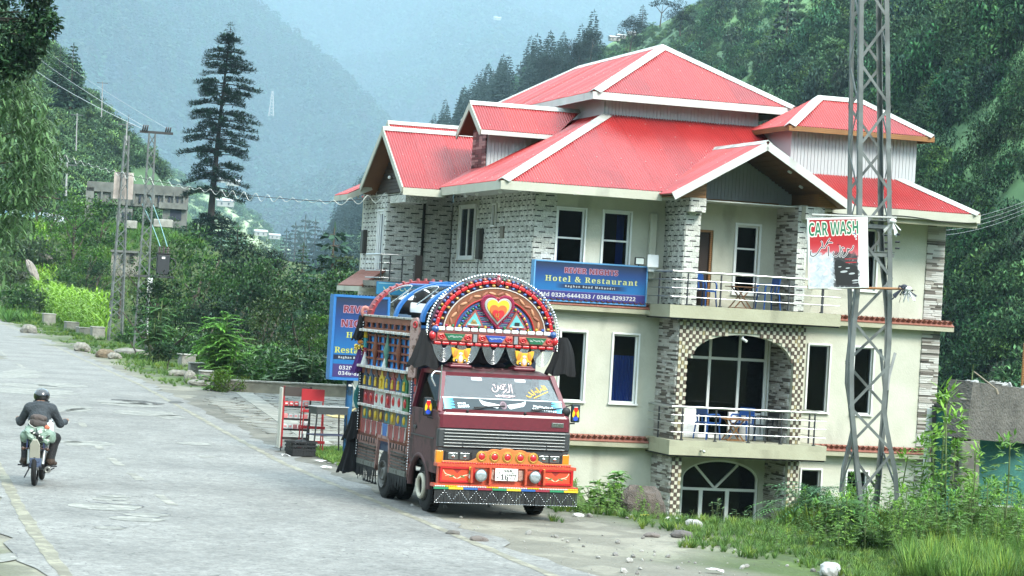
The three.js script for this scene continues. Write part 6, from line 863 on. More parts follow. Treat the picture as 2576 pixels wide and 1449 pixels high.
 {const b=new MB();const r=mulberry(3);for(let i=0;i<70;i++){const a=r()*6.28;b.add(new THREE.OctahedronGeometry(.022,0),M4(-1.08 + Math.cos(a)*.1,2.43 +(r()- .5)*.08,z1 - .02 + Math.sin(a)*.08,r()*3,r()*3));}part(b,'tinsel_ring',mat([.6,.42,.08],.25,{metalness:.9}));part(new MB().ball(-1.08,2.52,z1 - .02,.06,1.1,.8,1),'orange_flower',mat([.6,.2,.03],.7));part(new MB().tube([V(-1.06,2.95,z1 - .02),V(-1.1,3.05,z1),V(-1.06,3.12,z1 + .03),V(-1.0,3.08,z1 + .05),V(-.98,2.98,z1 + .05)],.03,6,20),'cloth_knot',mat([.5,.2,.17],.8));}
 {const t=new MB();const r=mulberry(8);for(let i=0;i<5;i++)t.tube([V(X - .05,1.7 + r()*.1,z1),V(X - .12 + r()*.08,1.55 + r()*.1,z1 - .03),V(X - .06,1.38,z1)],.03,5,12);part(t,'green_scarf',mat([.02,.12,.12],.85));}
  for(let i=0;i<5;i++){const z=-2.75 - i*.17;part(new MB().rod(V(-.95,.5,z),V(-.95,.2,z),.008,5).add(new THREE.ConeGeometry(.035,.06,8),M4(-.95,.19,z)),'hanging_bell',MT.black);}
}
// ---------------------------------------------------------------- motorcycle, rider and luggage
function sdfGeo(bones,res,c,half,k=0.04){
  const mc=new MarchingCubes(res,MT.black,false,false,90000);mc.isolation=0;const f=mc.field,p=V(0,0,0),ab=V(0,0,0),ap=V(0,0,0);
  for(let z=0;z<res;z++)for(let y=0;y<res;y++)for(let x=0;x<res;x++){
    p.set((x - res / 2)/(res / 2)*half + c.x,(y - res / 2)/(res / 2)*half + c.y,(z - res / 2)/(res / 2)*half + c.z);let d=1e3;
    for(const [a,b,ra,rb,sq=1]of bones){ab.subVectors(b,a);ap.subVectors(p,a);const t=clamp(ap.dot(ab)/ Math.max(1e-9,ab.lengthSq()),0,1);ap.addScaledVector(ab,-t);ap.z*=sq;const e=ap.length()- lerp(ra,rb,t),h=Math.max(k - Math.abs(d - e),0)/ k;d=Math.min(d,e)- h*h*k*0.25;}
    f[x + y*res + z*res*res]=-d;
 }
  mc.update();const n=mc.count,g=new THREE.BufferGeometry(),pa=new Float32Array(n*3),na=new Float32Array(n*3);for(let i=0;i<n;i++){pa[i*3]=mc.positionArray[i*3]*half + c.x;pa[i*3 + 1]=mc.positionArray[i*3 + 1]*half + c.y;pa[i*3 + 2]=mc.positionArray[i*3 + 2]*half + c.z;for(let j=0;j<3;j++)na[i*3 + j]=mc.normalArray[i*3 + j];}
  g.setAttribute('position',new THREE.BufferAttribute(pa,3));g.setAttribute('normal',new THREE.BufferAttribute(na,3));g.setAttribute('uv',new THREE.BufferAttribute(new Float32Array(n*2),2));return boxUV(g);
}
const paintBy=(g,fn)=>{const p=g.attributes.position,a=new Float32Array(p.count*3);for(let i=0;i<p.count;i++)a.set(fn(p.getX(i),p.getY(i),p.getZ(i)),i*3);g.setAttribute('color',new THREE.BufferAttribute(a,3));return g;};
{
  const pos=G(86,1224).setY(0.012).add(V(0,0,.0)),turn=0.1;
  const b=thing('motorcycle','small motorcycle loaded with luggage riding away on the left lane','motorcycle',pos,turn);
  const steelD=mat([.05,.05,.055],.45,{metalness:.6}),alu=mat([.45,.45,.45],.35,{metalness:.8}),navyP=pmat([.02,.03,.10],.3,{clearcoat:.6});
  const tyre=new THREE.LatheGeometry([[.21,-.03],[.25,-.042],[.28,-.036],[.295,-.015],[.298,0],[.295,.015],[.28,.036],[.25,.042],[.21,.03]].map((q)=>new THREE.Vector2(q[0],q[1])),32);tyre.rotateZ(Math.PI / 2);
  for(const z of [0.0,-1.22]){const w=mesh('wheel',clean(tyre),MT.rubber,b);w.position.set(0,.298,z);const s=new MB();s.add(new THREE.TorusGeometry(.215,.014,6,24),M4(0,0,0,0,Math.PI / 2));for(let i=0;i<18;i++){const a=i*.349;s.rod(V(0,0,0),V(0,Math.cos(a)*.21,Math.sin(a)*.21),.003,4);}s.add(new THREE.CylinderGeometry(.05,.05,.1,12),M4(0,0,0,0,0,Math.PI / 2));s.build('rim',alu,w);}
  new MB().bar(V(0,.55,-.05),V(0,.72,-.95),.1,.08).rod(V(0,.72,-.95),V(0,.35,-.7),.025).rod(V(-.07,.3,0),V(-.06,.36,-.5),.02).rod(V(.07,.3,0),V(.06,.36,-.5),.02).rod(V(.08,.3,0),V(.1,.62,-.1),.018).rod(V(-.08,.3,0),V(-.1,.62,-.1),.018).build('frame',steelD,b);
  new MB().rod(V(.11,.35,.0),V(.12,.62,-.08),.03,10).rod(V(-.11,.35,.0),V(-.12,.62,-.08),.03,10).build('shock_absorber',alu,b);
  new MB().rbox(.3,.3,.36,0,.38,-.55,.06).rod(V(-.15,.4,-.5),V(.15,.4,-.5),.1,12).build('engine',mat([.12,.12,.12],.5,{metalness:.6}),b);
  new MB().rod(V(.2,.27,.08),V(.17,.27,-.5),.05,14,.035).add(new THREE.TorusGeometry(.042,.012,6,16),M4(.2,.27,.085)).build('muffler',mat([.3,.29,.27],.4,{metalness:.8}),b);new MB().add(new THREE.CylinderGeometry(.02,.02,.01,10),M4(.2,.27,.088,Math.PI / 2)).build('tailpipe',MT.black,b);
  new MB().ext([[-.075,.0],[.075,.0],[.07,.26],[.03,.34],[-.03,.34],[-.07,.26]],.02,M4(.0,.42,.2,.25),.008).build('mudguard',mat([.30,.29,.24],.6),b);
  new MB().rbox(.18,.15,.01,.02,.385,.245,.02,0,.1).build('number_plate',mat([.10,.13,.22],.5,{map:rep(tRust,5)}),b);new MB().box(.1,.03,.003,.0,.36,.252).box(.05,.05,.003,.05,.41,.25).build('plate_mark',mat([.02,.03,.07],.5),b);
  new MB().rbox(.14,.09,.07,0,.63,.23,.03).build('tail_lamp',pmat([.2,.01,.01],.2),b);for(const s of [-1,1])new MB().rod(V(0,.62,.2),V(s*.17,.6,.2),.01).ball(s*.19,.6,.2,.03).build('indicator',mat([.06,.03,.02],.3),b);
  new MB().rbox(.24,.1,.72,0,.72,-.2,.04).build('seat',MT.black,b);new MB().ball(0,.8,-.72,.17,.75,.75,1.5).build('fuel_tank',navyP,b);new MB().bar(V(-.13,.66,.2),V(-.13,.68,-.3),.02,.16).bar(V(.13,.66,.2),V(.13,.68,-.3),.02,.16).build('side_panel',navyP,b);
  new MB().tube([V(-.4,1.0,-.74),V(-.28,1.02,-.82),V(-.1,.98,-.95),V(.1,.98,-.95),V(.28,1.02,-.82),V(.4,1.0,-.74)],.013,8).build('handlebar',alu,b);for(const s of [-1,1])new MB().rod(V(s*.42,.995,-.72),V(s*.31,1.01,-.8),.02).build('grip',mat([.5,.5,.48],.6),b);
  for(const s of [-1,1])new MB().rod(V(s*.06,.96,-.95),V(s*.07,.3,-1.22),.025).build('fork',alu,b);new MB().ball(0,.92,-1.03,.1).build('headlamp',alu,b);
  new MB().rod(V(-.24,.3,-.35),V(.24,.3,-.35),.015).rod(V(-.2,.3,.0),V(-.1,.3,-.2),.012).box(.1,.02,.05,-.26,.3,-.33).box(.1,.02,.05,.26,.3,-.33).rod(V(-.1,.28,-.1),V(-.17,.12,-.05),.012).rod(V(.12,.2,.0),V(.3,.3,.0),.01).build('footrest',steelD,b);new MB().box(.03,.04,.55,-.1,.3,-.27).build('chain_cover',steelD,b);
  const r=thing('person','rider in a dark grey jacket, black trousers and black helmet seated on the motorcycle','person',pos.clone(),turn);
  const L=-1,bones=[];
  const add=(a,b2,ra,rb,sq)=>bones.push([a,b2,ra,rb,sq]);
  add(V(0,.86,-.2),V(0,1.05,-.25),.155,.165,1.15);add(V(0,1.05,-.25),V(0,1.2,-.29),.17,.15,1.2);add(V(-.15,1.22,-.3),V(.15,1.22,-.3),.09,.09);add(V(0,1.22,-.3),V(0,1.33,-.36),.07,.06);add(V(0,1.36,-.38),V(0,1.4,-.39),.085,.085);add(V(-.1,.83,-.2),V(.1,.83,-.2),.13,.13);
  for(const s of [-1,1]){add(V(s*.19,1.2,-.3),V(s*.315,.98,-.42),.078,.06);add(V(s*.315,.98,-.42),V(s*.37,1.0,-.66),.056,.042);add(V(s*.37,1.0,-.66),V(s*.375,1.01,-.71),.036,.034);add(V(s*.1,.8,-.22),V(s*.235,.73,-.6),.1,.082);add(V(s*.235,.73,-.6),V(s*.2,.4,-.34),.078,.062);add(V(s*.2,.4,-.34),V(s*.2,.37,-.32),.045,.045);add(V(s*.2,.365,-.31),V(s*.265,.34,-.45),.045,.036);}
  const JK=[.03,.037,.044],TR=[.005,.005,.006],SK=[.25,.13,.08],SH=[.05,.032,.022];
  const body=paintBy(sdfGeo(bones,96,V(0,.88,-.38),.66,.05),(x,y,z)=>y<.42?SH:(y<.80||(z<-.45&&y<.86))&&!(Math.abs(x)>.26&&y>.88)?TR:z<-.665&&Math.abs(x)>.3?SK:y>1.34?SK:JK);
  const hands=[body];
  for(const s of [-1,1]){const hb=[];const c=V(s*.372,1.015,-.73);hb.push([c.clone().add(V(-.03,.005,.02)),c.clone().add(V(.03,.005,.02)),.022,.022]);for(let i=0;i<4;i++){const x=-.033 + i*.022,k=[.9,1,.97,.8][i];const p0=c.clone().add(V(x,.012,.0)),p1=p0.clone().add(V(0,.012,-.035*k)),p2=p1.clone().add(V(0,-.026,-.016*k)),p3=p2.clone().add(V(0,-.022,.014));hb.push([p0,p1,.0095,.009],[p1,p2,.009,.0085],[p2,p3,.0085,.0075]);}const t0=c.clone().add(V(-s*.034,-.004,.02));hb.push([t0,t0.clone().add(V(-s*.02,-.015,-.015)),.011,.01],[t0.clone().add(V(-s*.02,-.015,-.015)),t0.clone().add(V(-s*.012,-.028,-.035)),.01,.008]);hands.push(paintBy(sdfGeo(hb,44,c,.075,.008),()=>SK));}
  const whole=mergeGeometries(hands.map((g)=>clean(g)));mesh('body',whole,mat([1,1,1],.85,{vertexColors:true,bumpMap:rep(tBump,1.5),bumpScale:.012}),r);
 {const h=new THREE.SphereGeometry(.128,32,24),p=h.attributes.position;for(let i=0;i<p.count;i++){const y=p.getY(i),z=p.getZ(i);if(y<0)p.setY(i,Math.max(-.095,y*.95));p.setZ(i,z*1.12);}h.computeVertexNormals();const hm=mesh('helmet',boxUV(clean(h)),pmat([.006,.006,.007],.2,{clearcoat:1}),r);hm.position.set(0,1.41,-.38);new MB().add(new THREE.TorusGeometry(.12,.012,8,32),M4(0,-.085,0,Math.PI / 2,0,0,1,1.12,1)).build('helmet_trim',MT.black,hm);new MB().add(new THREE.SphereGeometry(.131,24,8,2.0,2.28,.55,.28),M4(0,0,0,0,Math.PI / 2 + 1.57,0,1,1,1.12)).build('helmet_band',mat([.10,.10,.10],.4),hm);}
  const cloth2=(seed,sx,sy,sz,amp,f)=>{const g=new THREE.IcosahedronGeometry(1,5),p=g.attributes.position,n=makeNoise(seed);for(let i=0;i<p.count;i++){const v=V(p.getX(i),p.getY(i),p.getZ(i));const k=1 + amp*(n.fbm(v.x*f + 9,v.y*f + v.z*f*.7 + 20,4)- .5)+ amp*.5*Math.abs(Math.sin(v.x*5 + v.y*3*n.n2(v.z*2 + 5,3)))- amp*.25;p.setXYZ(i,Math.sign(v.x)*Math.pow(Math.abs(v.x),.8)*sx*k,Math.sign(v.y)*Math.pow(Math.abs(v.y),.8)*sy*k,v.z*sz*k);}g.computeVertexNormals();return boxUV(clean(g));};
  const bag=thing('sack','pale green plastic sack tied across the back of the motorcycle','sack',pos.clone().add(V(.02,.80,.06)),turn);mesh('sack_body',cloth2(31,.245,.15,.17,.5,2.4),pmat([.15,.21,.165],.4,{clearcoat:.2}),bag);{const k=new MB();k.tube([V(-.2,.08,.08),V(-.05,.05,.17),V(.06,-.06,.17),V(.2,.02,.1)],.012,6).tube([V(-.02,.12,.12),V(.02,.02,.185),V(-.03,-.1,.13)],.012,6).ball(.0,.03,.18,.035).ball(.06,-.02,.17,.03).ball(-.07,.06,.16,.03).build('strap',MT.black,bag);const wb=new MB();R=mulberry(4);for(let i=0;i<9;i++)wb.ball(rr(-.1,.1),rr(-.05,.08),.17,rr(.014,.03),1.3,.8,.6);wb.build('knot',mat([.6,.6,.56],.5),bag);}
  const roll=thing('bundle','dark rolled bundle with an orange end on top of the green sack','bundle',pos.clone().add(V(.03,.985,.02)),turn);{const m=mesh('roll',cloth2(32,.165,.075,.1,.18,1.6),mat([.045,.036,.033],.8),roll);m.rotation.z=-.22;m.position.y=-.0;const m2=mesh('roll',cloth2(33,.13,.06,.09,.2,2),mat([.06,.045,.04],.8),roll);m2.position.set(-.02,.09,-.03);m2.rotation.z=-.12;const e=new MB().ball(.125,-.045,.045,.06,1.1,.75,.8,14).build('end_cap',mat([.42,.11,.06],.7),roll);new MB().tube([V(-.16,.05,.06),V(-.15,.0,.11),V(-.05,-.06,.12),V(.08,-.09,.1)],.008,5).build('piping',mat([.35,.36,.33],.6),roll);}
  const wb=thing('water_jug','white jug wedged right of the rolled bundle on the motorcycle','jug',pos.clone().add(V(.2,.93,.02)),turn);new MB().rbox(.12,.2,.12,0,0,0,.05).rod(V(0,.1,0),V(0,.13,0),.025).build('jug',mat([.55,.57,.56],.5),wb);
}
// ---------------------------------------------------------------- signs
{
  const grad=(c,w,h)=>{const g=c.createLinearGradient(0,0,0,h);g.addColorStop(0,'#1b3156');g.addColorStop(.25,'#0f4a97');g.addColorStop(.6,'#0b78c4');g.addColorStop(1,'#0e86d2');c.fillStyle=g;c.fillRect(0,0,w,h);};
  const outlined=(c,t,x,y,font,fill,stroke,lw,sp=0)=>{c.font=font;c.letterSpacing=sp + 'px';c.textAlign='center';c.lineJoin='round';c.strokeStyle=stroke;c.lineWidth=lw;c.strokeText(t,x,y);c.fillStyle=fill;c.fillText(t,x,y);};
  const wide=canvasTex(1536,560,(c,w,h)=>{
    grad(c,w,h);
    outlined(c,'RIVER NIGHTS',w*.5,h*.26,'bold 108px sans-serif','#8d2036','#d8a9c4',13,2);
    outlined(c,'Hotel & Restaurant',w*.51,h*.50,'bold 112px serif','#e6eaa8','#3f6a4e',8,12);
    const g=c.createLinearGradient(w*.18,0,w*.84,0);g.addColorStop(0,'rgba(8,24,66,0)');g.addColorStop(.2,'#0a1c46');g.addColorStop(.8,'#0a1c46');g.addColorStop(1,'rgba(8,24,66,0)');c.fillStyle=g;c.fillRect(w*.1,h*.56,w*.8,h*.115);
    outlined(c,'Kaghan Road Mahandri',w*.5,h*.645,'bold 44px sans-serif','#eef3f4','#0a1c46',2,11);
    c.fillStyle='#3f3a93';c.fillRect(0,h*.755,w,h*.25);c.fillStyle='#8e86c8';c.fillRect(0,h*.75,w,5);
    outlined(c,'Md 0320-6444333 / 0346-8293722',w*.485,h*.92,'bold 84px sans-serif','#f2f3f6','#2b2870',5,1);
 });
  const blueM=mat([0.012,0.09,0.26],0.4),blueTop=mat([0.10,0.28,0.52],0.4);
  const b=thing('hotel_billboard','wide blue hotel name board with phone numbers fixed to the front of the hotel','sign',hotelToWorld(1.52,3.47,-0.16),HA);
  new MB().box(3.02,0.98,0.24,0,0.53,0).build('case',blueM,b);new MB().box(3.06,.035,.27,0,1.035,0).box(3.06,.03,.27,0,.03,0).box(.035,.97,.27,-1.52,.53,0).box(.035,.97,.27,1.52,.53,0).build('frame',blueTop,b);
  const f=new THREE.Mesh(new THREE.PlaneGeometry(2.98,.95),new THREE.MeshStandardMaterial({map:wide,color:0xbdbdbd,roughness:.45}));f.name='printed_face';f.position.set(0,.53,.126);f.receiveShadow=true;b.add(f);
  const tall=canvasTex(720,1200,(c,w,h)=>{
    grad(c,w,h);
    outlined(c,'RIVER',w*.44,h*.185,'bold 148px sans-serif','#8d2036','#d8a9c4',16,4);outlined(c,'NIGHTS',w*.5,h*.365,'bold 148px sans-serif','#8d2036','#d8a9c4',16,4);
    outlined(c,'Hotel &',w*.55,h*.50,'bold 116px serif','#e6e878','#3f6a4e',6,4);outlined(c,'Restaurant',w*.5,h*.695,'bold 122px serif','#e6e878','#3f6a4e',6,2);
    c.fillStyle='#0a1c46';c.fillRect(0,h*.72,w,h*.06);outlined(c,'Kaghan Road Mahandri',w*.52,h*.765,'bold 46px sans-serif','#eef3f4','#0a1c46',2,5);
    c.fillStyle='#4a3a86';c.fillRect(0,h*.835,w,h*.165);outlined(c,'0320-6444333',w*.5,h*.905,'bold 80px sans-serif','#f2f3f6','#2b2870',4,3);outlined(c,'0346-8293722',w*.49,h*.975,'bold 80px sans-serif','#f2f3f6','#2b2870',4,3);
 });
  const base=V(-3.25,0.01,-49.6),sg=thing('roadside_sign','upright blue hotel sign box on a blue steel post behind the truck','sign',base,0.30);
  new MB().rod(V(0,0,0),V(0,1.62,0),.075,16).rod(V(0,0,0),V(0,.03,0),.14,16).rod(V(0,.85,0),V(0,.9,0),.083,16).rod(V(0,.7,0),V(0,.74,0),.083,16).build('post',mat([0.012,0.10,0.24],.5,{map:rep(tRust,1)}),sg);
  new MB().box(1.16,1.72,.3,.12,2.44,0).build('case',blueM,sg);new MB().box(1.2,.05,.34,.12,3.3,0).box(1.2,.05,.34,.12,1.58,0).box(.05,1.7,.34,-.46,2.44,0).box(.05,1.7,.34,.7,2.44,0).build('frame',mat([.02,.13,.36],.4),sg);
  const tf=new THREE.Mesh(new THREE.PlaneGeometry(1.08,1.64),new THREE.MeshStandardMaterial({map:tall,color:0xb4b4b4,roughness:.45}));tf.name='printed_face';tf.position.set(.12,2.44,.156);tf.receiveShadow=true;sg.add(tf);
  new MB().tube([V(.02,1.5,.09),V(.1,1.35,.12),V(.25,1.22,.1),V(.4,1.2,.05)],.012,5).rod(V(.075,.78,.02),V(.1,.7,.06),.012,6).tube([V(.07,.74,.05),V(.12,.5,.06),V(.2,.1,.05),V(.25,.01,.1)],.008,5).build('cable',MT.trim,sg);
  new MB().box(.09,.04,.01,0,1.45,.078).build('paper_label',MT.white,sg);
  const bt=canvasTex(256,96,(c,w,h)=>{c.fillStyle='#2f7fa6';c.fillRect(0,0,w,h);c.strokeStyle='#bcc9a8';c.lineWidth=7;c.lineCap='round';for(let i=0;i<6;i++){c.beginPath();c.moveTo(40 + i*30,40);c.quadraticCurveTo(50 + i*30,70,62 + i*30,50 +(i % 2)*10);c.stroke();}c.fillStyle='rgba(205,215,215,.5)';c.fillRect(10,6,230,8);});
  const hb=thing('hung_board','faded blue board hung below the left balcony of the hotel','sign',hotelToWorld(-1.93,3.42,6.2),HA);new MB().box(1.3,.36,.03,0,.17,0).build('board',blueM,hb);const hf=new THREE.Mesh(new THREE.PlaneGeometry(1.28,.34),new THREE.MeshStandardMaterial({map:bt,roughness:.7}));hf.name='printed_face';hf.position.set(0,.17,.018);hb.add(hf);
}
// ---------------------------------------------------------------- lattice pylons
const galv=mat([0.19,0.215,0.225],0.55,{metalness:0.35,map:rep(tStain,0.9)});
function lattice(t,h,w0,w1,panels,{leg=0.055,brace=0.04,bend=()=>V(0,0,0),broken=[],m=galv}={}){
  const corner=(i,y)=>{const w=lerp(w0,w1,y / h)/ 2,s=[[-1,1],[1,1],[1,-1],[-1,-1]][i];return V(s[0]*w,y,s[1]*w).add(bend(y,i));};
  for(let i=0;i<4;i++){const b=new MB(),N=panels*2;for(let k=0;k<N;k++){const y0=h*k / N,y1=h*(k + 1)/ N,s=[[-1,1],[1,1],[1,-1],[-1,-1]][i];b.angle(corner(i,y0),corner(i,y1).add(V(0,.01,0)),leg,leg*.16,V(-s[0],0,0),V(0,0,-s[1]));}b.build('leg',m,t);}
  for(let k=0;k<panels;k++)for(let i=0;i<4;i++){if(broken.includes(k*4 + i))continue;const y0=h*k / panels,y1=h*(k + 1)/ panels,j=(i + 1)% 4;const up=k % 2?[corner(i,y0),corner(j,y1)]:[corner(j,y0),corner(i,y1)];const n=V((corner(i,0).z + corner(j,0).z)===0?1:0,0,1);new MB().bar(up[0],up[1],brace,brace*.18,new THREE.Vector3().crossVectors(up[1].clone().sub(up[0]),V(0,1,0)).normalize()).build('brace',m,t);}
}
{
  const base=V(5.95,-0.05,-38.3),t=thing('lattice_pylon','buckled grey steel lattice pylon standing in weeds before the hotel','pylon',base,0.16);
  const seg=(y,a)=>{let i=0;while(i<a.length - 2&&y>a[i + 1][0])i++;const f=clamp((y - a[i][0])/(a[i + 1][0]- a[i][0]),0,1);return V(lerp(a[i][1],a[i + 1][1],f),0,lerp(a[i][2],a[i + 1][2],f));};
  const bends=[[[0,.14,0],[1.0,-.0,0],[2.1,-.13,.05],[2.9,-.12,0],[4.2,.0,0],[6,0,0],[12,0,0]],[[0,.05,0],[.9,.07,.0],[2.0,-.14,0],[3.1,-.03,0],[4.2,.0,0],[12,0,0]],[[0,-.12,0],[1.1,-.02,0],[2.4,.1,0],[3.5,.14,0],[4.6,.03,0],[12,0,0]],[[0,.1,0],[.8,-.1,0],[1.7,.12,0],[2.5,-.02,0],[3.2,.05,0],[4.4,0,0],[12,0,0]]];
  lattice(t,11,.66,.44,16,{leg:.072,brace:.044,bend:(y,i)=>seg(y,bends[i]).add(V(-.058*y,0,0)),broken:[17,22,9]});
  new MB().bar(V(.33,2.95,-.2),V(.22,2.6,-.1),.05,.01,V(0,0,1)).bar(V(.22,2.6,-.1),V(.16,2.35,0),.05,.01,V(0,0,1)).build('bent_brace',galv,t);new MB().bar(V(-.02,3.0,.1),V(.07,2.35,.15),.05,.01,V(0,0,1)).build('bent_brace',galv,t);new MB().bar(V(.05,1.95,.1),V(.14,1.9,.1),.05,.01,V(0,0,1)).bar(V(.14,1.9,.1),V(.08,1.3,.1),.05,.01,V(0,0,1)).build('bent_brace',galv,t);
  for(const y of [5.05,4.55])new MB().box(.6,.012,.54,-.05*y,y,0).build('plate',galv,t);for(const y of [4.5,4.95])for(const z of [-.27,.27])new MB().box(.58,.06,.012,-.05*y,y,z).build('cross_member',galv,t);
  const bo=new MB();for(const [x,z]of [[-.3,.3],[.3,.3],[-.3,-.3],[.3,-.3]])for(const y of [4.62,4.72,4.84])bo.rod(V(x - .05*y,y,z),V(x + .05 - .05*y,y,z + .06),.016,6);bo.build('bolts',MT.darkSteel,t).userData.kind='stuff';
  const ct=canvasTex(640,760,(c,w,h)=>{
    c.fillStyle='#eef0f0';c.fillRect(0,0,w,h);const W=w*.845;const g=c.createLinearGradient(0,0,0,h*.62);g.addColorStop(0,'#b30f20');g.addColorStop(.55,'#c5121f');g.addColorStop(.85,'#d8757c');g.addColorStop(1,'#e9e4e6');c.fillStyle=g;c.fillRect(12,10,W - 12,h*.62);
    const r=mulberry(5);for(let i=0;i<900;i++){const x=14 + r()*(W - 30),y=h*(.5 + .49*r()),left=x<W*.5;const k=left?170 + r()*75:10 + r()*70;c.fillStyle=`rgba(${k},${k + (left ? 10 : 2)},${k + (left ? 20 : 6)},.5)`;c.beginPath();c.ellipse(x,y,6 + r()*34,4 + r()*22,r()*3,0,7);c.fill();}
    c.fillStyle='#111416';c.beginPath();c.moveTo(W*.52,h*.62);c.quadraticCurveTo(W*.6,h*.56,W*.72,h*.64);c.lineTo(W*.98,h*.70);c.lineTo(W*.99,h*.97);c.lineTo(W*.55,h*.97);c.quadraticCurveTo(W*.5,h*.75,W*.52,h*.62);c.fill();c.fillStyle='#c9cfd2';for(const [x,y,a,b]of [[.7,.77,40,12],[.86,.8,34,10],[.93,.9,40,9],[.93,.935,36,5],[.62,.7,18,6],[.78,.72,24,7]]){c.beginPath();c.ellipse(W*x,h*y,a,b,-.1,0,7);c.fill();}c.fillStyle='#b8202a';c.fillRect(W*.72,h*.58,W*.24,10);c.fillRect(W*.74,h*.63,W*.22,12);
    c.font='bold 168px sans-serif';c.textAlign='center';c.lineJoin='round';c.save();c.translate(W*.51,h*.235);c.scale(.66,1.18);c.rotate(-.02);c.strokeStyle='#f3f2e6';c.lineWidth=24;c.strokeText('CAR WASH',0,0);c.fillStyle='#0d7a55';c.fillText('CAR WASH',0,0);c.restore();
    c.lineCap='round';const ur=(pts,lw)=>{for(const [st,k]of [['#fff',1.9],['#10131a',1]]){c.strokeStyle=st;c.lineWidth=lw*k;for(const p of pts){c.beginPath();c.moveTo(p[0]*w,p[1]*h);for(let i=2;i + 3<p.length;i +=4)c.quadraticCurveTo(p[i]*w,p[i + 1]*h,p[i + 2]*w,p[i + 3]*h);c.stroke();}}};
    ur([[.76,.40,.74,.47,.70,.46,.68,.43,.67,.47],[.66,.44,.67,.52,.58,.56],[.60,.43,.56,.40,.56,.46,.6,.5,.53,.55],[.53,.40,.56,.52,.46,.55,.39,.54,.42,.48],[.335,.41,.34,.48,.335,.54],[.40,.35,.34,.33,.3,.38],[.36,.29,.3,.36,.27,.42,.24,.43,.22,.41],[.22,.33,.26,.38,.2,.43,.1,.58,.035,.53,.02,.5,.04,.46]],10);c.fillStyle='#10131a';for(const [x,y]of [[.2,.32],[.23,.305],[.26,.455],[.29,.455],[.5,.375]]){c.beginPath();c.arc(x*w,y*h,6,0,7);c.fill();}
    c.fillStyle='#dfe6ea';for(const [x,y,a]of [[.76,.2,14],[.80,.26,16],[.81,.30,10]]){c.beginPath();c.arc(x*w,y*h,a,0,7);c.fill();}c.fillStyle='#3e86b8';c.beginPath();c.arc(.79*w,.22*h,9,0,7);c.fill();
 });
  const s=thing('car_wash_banner','tilted red and white car wash banner tied to the near pylon','sign',base.clone().add(V(-.84,4.48,.62)),0.12);
  const inner=new THREE.Mesh(new RoundedBoxGeometry(.98,1.12,.03,1,.01),MT.white);inner.name='panel';inner.castShadow=true;inner.rotation.z=0.075;s.add(inner);const fc=new THREE.Mesh(new THREE.PlaneGeometry(.95,1.09),new THREE.MeshStandardMaterial({map:ct,color:0xcccccc,roughness:.5}));fc.name='printed_face';fc.position.z=.0165;inner.add(fc);
  new MB().rod(V(-.45,-.56,-.03),V(1.15,-.5,-.12),.022,6).build('bamboo_pole',MT.timber,s);new MB().rod(V(-.45,.58,-.03),V(.95,.62,-.12),.02,6).build('pole',mat([.3,.3,.28],.8),s);
  const rag=(x,y,z,m,k)=>{R=mulberry(k);const L=[];for(let i=0;i<14;i++){const a=R()*6.28,l=rr(.06,.2);const p=V(x,y,z),q=V(x + Math.cos(a)*l,y - Math.abs(rr(0,.25)),z + Math.sin(a)*l),w=V(rr(-.05,.05),rr(-.05,.05),rr(-.05,.05));const e=q.clone().add(w);L.push(p.x,p.y,p.z,q.x,q.y,q.z,e.x,e.y,e.z);}new MB().ball(x,y,z,.05,1.2,.8,1).tris(L).build('rag_tie',m,s);};
  const ragM=mat([.55,.56,.56],.9,{side:THREE.DoubleSide}),ragD=mat([.03,.035,.05],.9,{side:THREE.DoubleSide});rag(.86,.56,.0,ragM,3);rag(1.1,-.47,.02,ragD,4);rag(1.16,-.5,.04,ragM,5);
  const t1=thing('lattice_pylon','plain lattice pylon with a pale sheet near its top, at the left','pylon',V(-22.1,0,-134),0.3);lattice(t1,11.6,.8,.28,18,{leg:.07,brace:.045});
  new MB().box(1.1,1.5,.04,0,8.8,-.22).build('pale_sheet',mat([.6,.52,.5],.8,{map:tStain}),t1);new MB().rod(V(.0,11.6,0),V(.05,12.8,0),.02,6).build('rod',galv,t1);
  const tp=V(-17.8,0,-115.3),t2=thing('lattice_pylon','lattice pylon with a black cross arm and a transformer on its side','pylon',tp,0.2);lattice(t2,10.6,.62,.36,17,{leg:.07,brace:.045});
  new MB().box(1.6,.12,.12,.2,10.68,0).build('cross_arm',mat([.03,.03,.03],.6),t2);for(const [x,k]of [[-.35,1.3],[.75,1]]){const b=new MB();for(let i=0;i<3;i++)b.add(new THREE.CylinderGeometry(.12*k,.14*k,.07,12),M4(x - .1 + .1*i,10.86,0,0,0,1.4));b.build('insulator',mat([.02,.015,.014],.4),t2);}
  new MB().box(.24,.7,.12,.3,3.3,.3).build('junction_box',MT.white,t2);new MB().tube([V(.3,2.9,.3),V(.32,1,.3),V(.4,.2,.35),V(.7,0,.6)],.03,6).build('conduit',MT.trim,t2);new MB().box(1.9,.1,.14,.5,3.72,.22).box(1.9,.1,.14,.5,3.72,-.22).box(.1,.1,.5,-.35,3.72,0).box(.1,.1,.5,1.35,3.72,0).box(1.1,.05,.5,.85,3.78,0).build('platform',mat([.04,.042,.042],.7),t2);
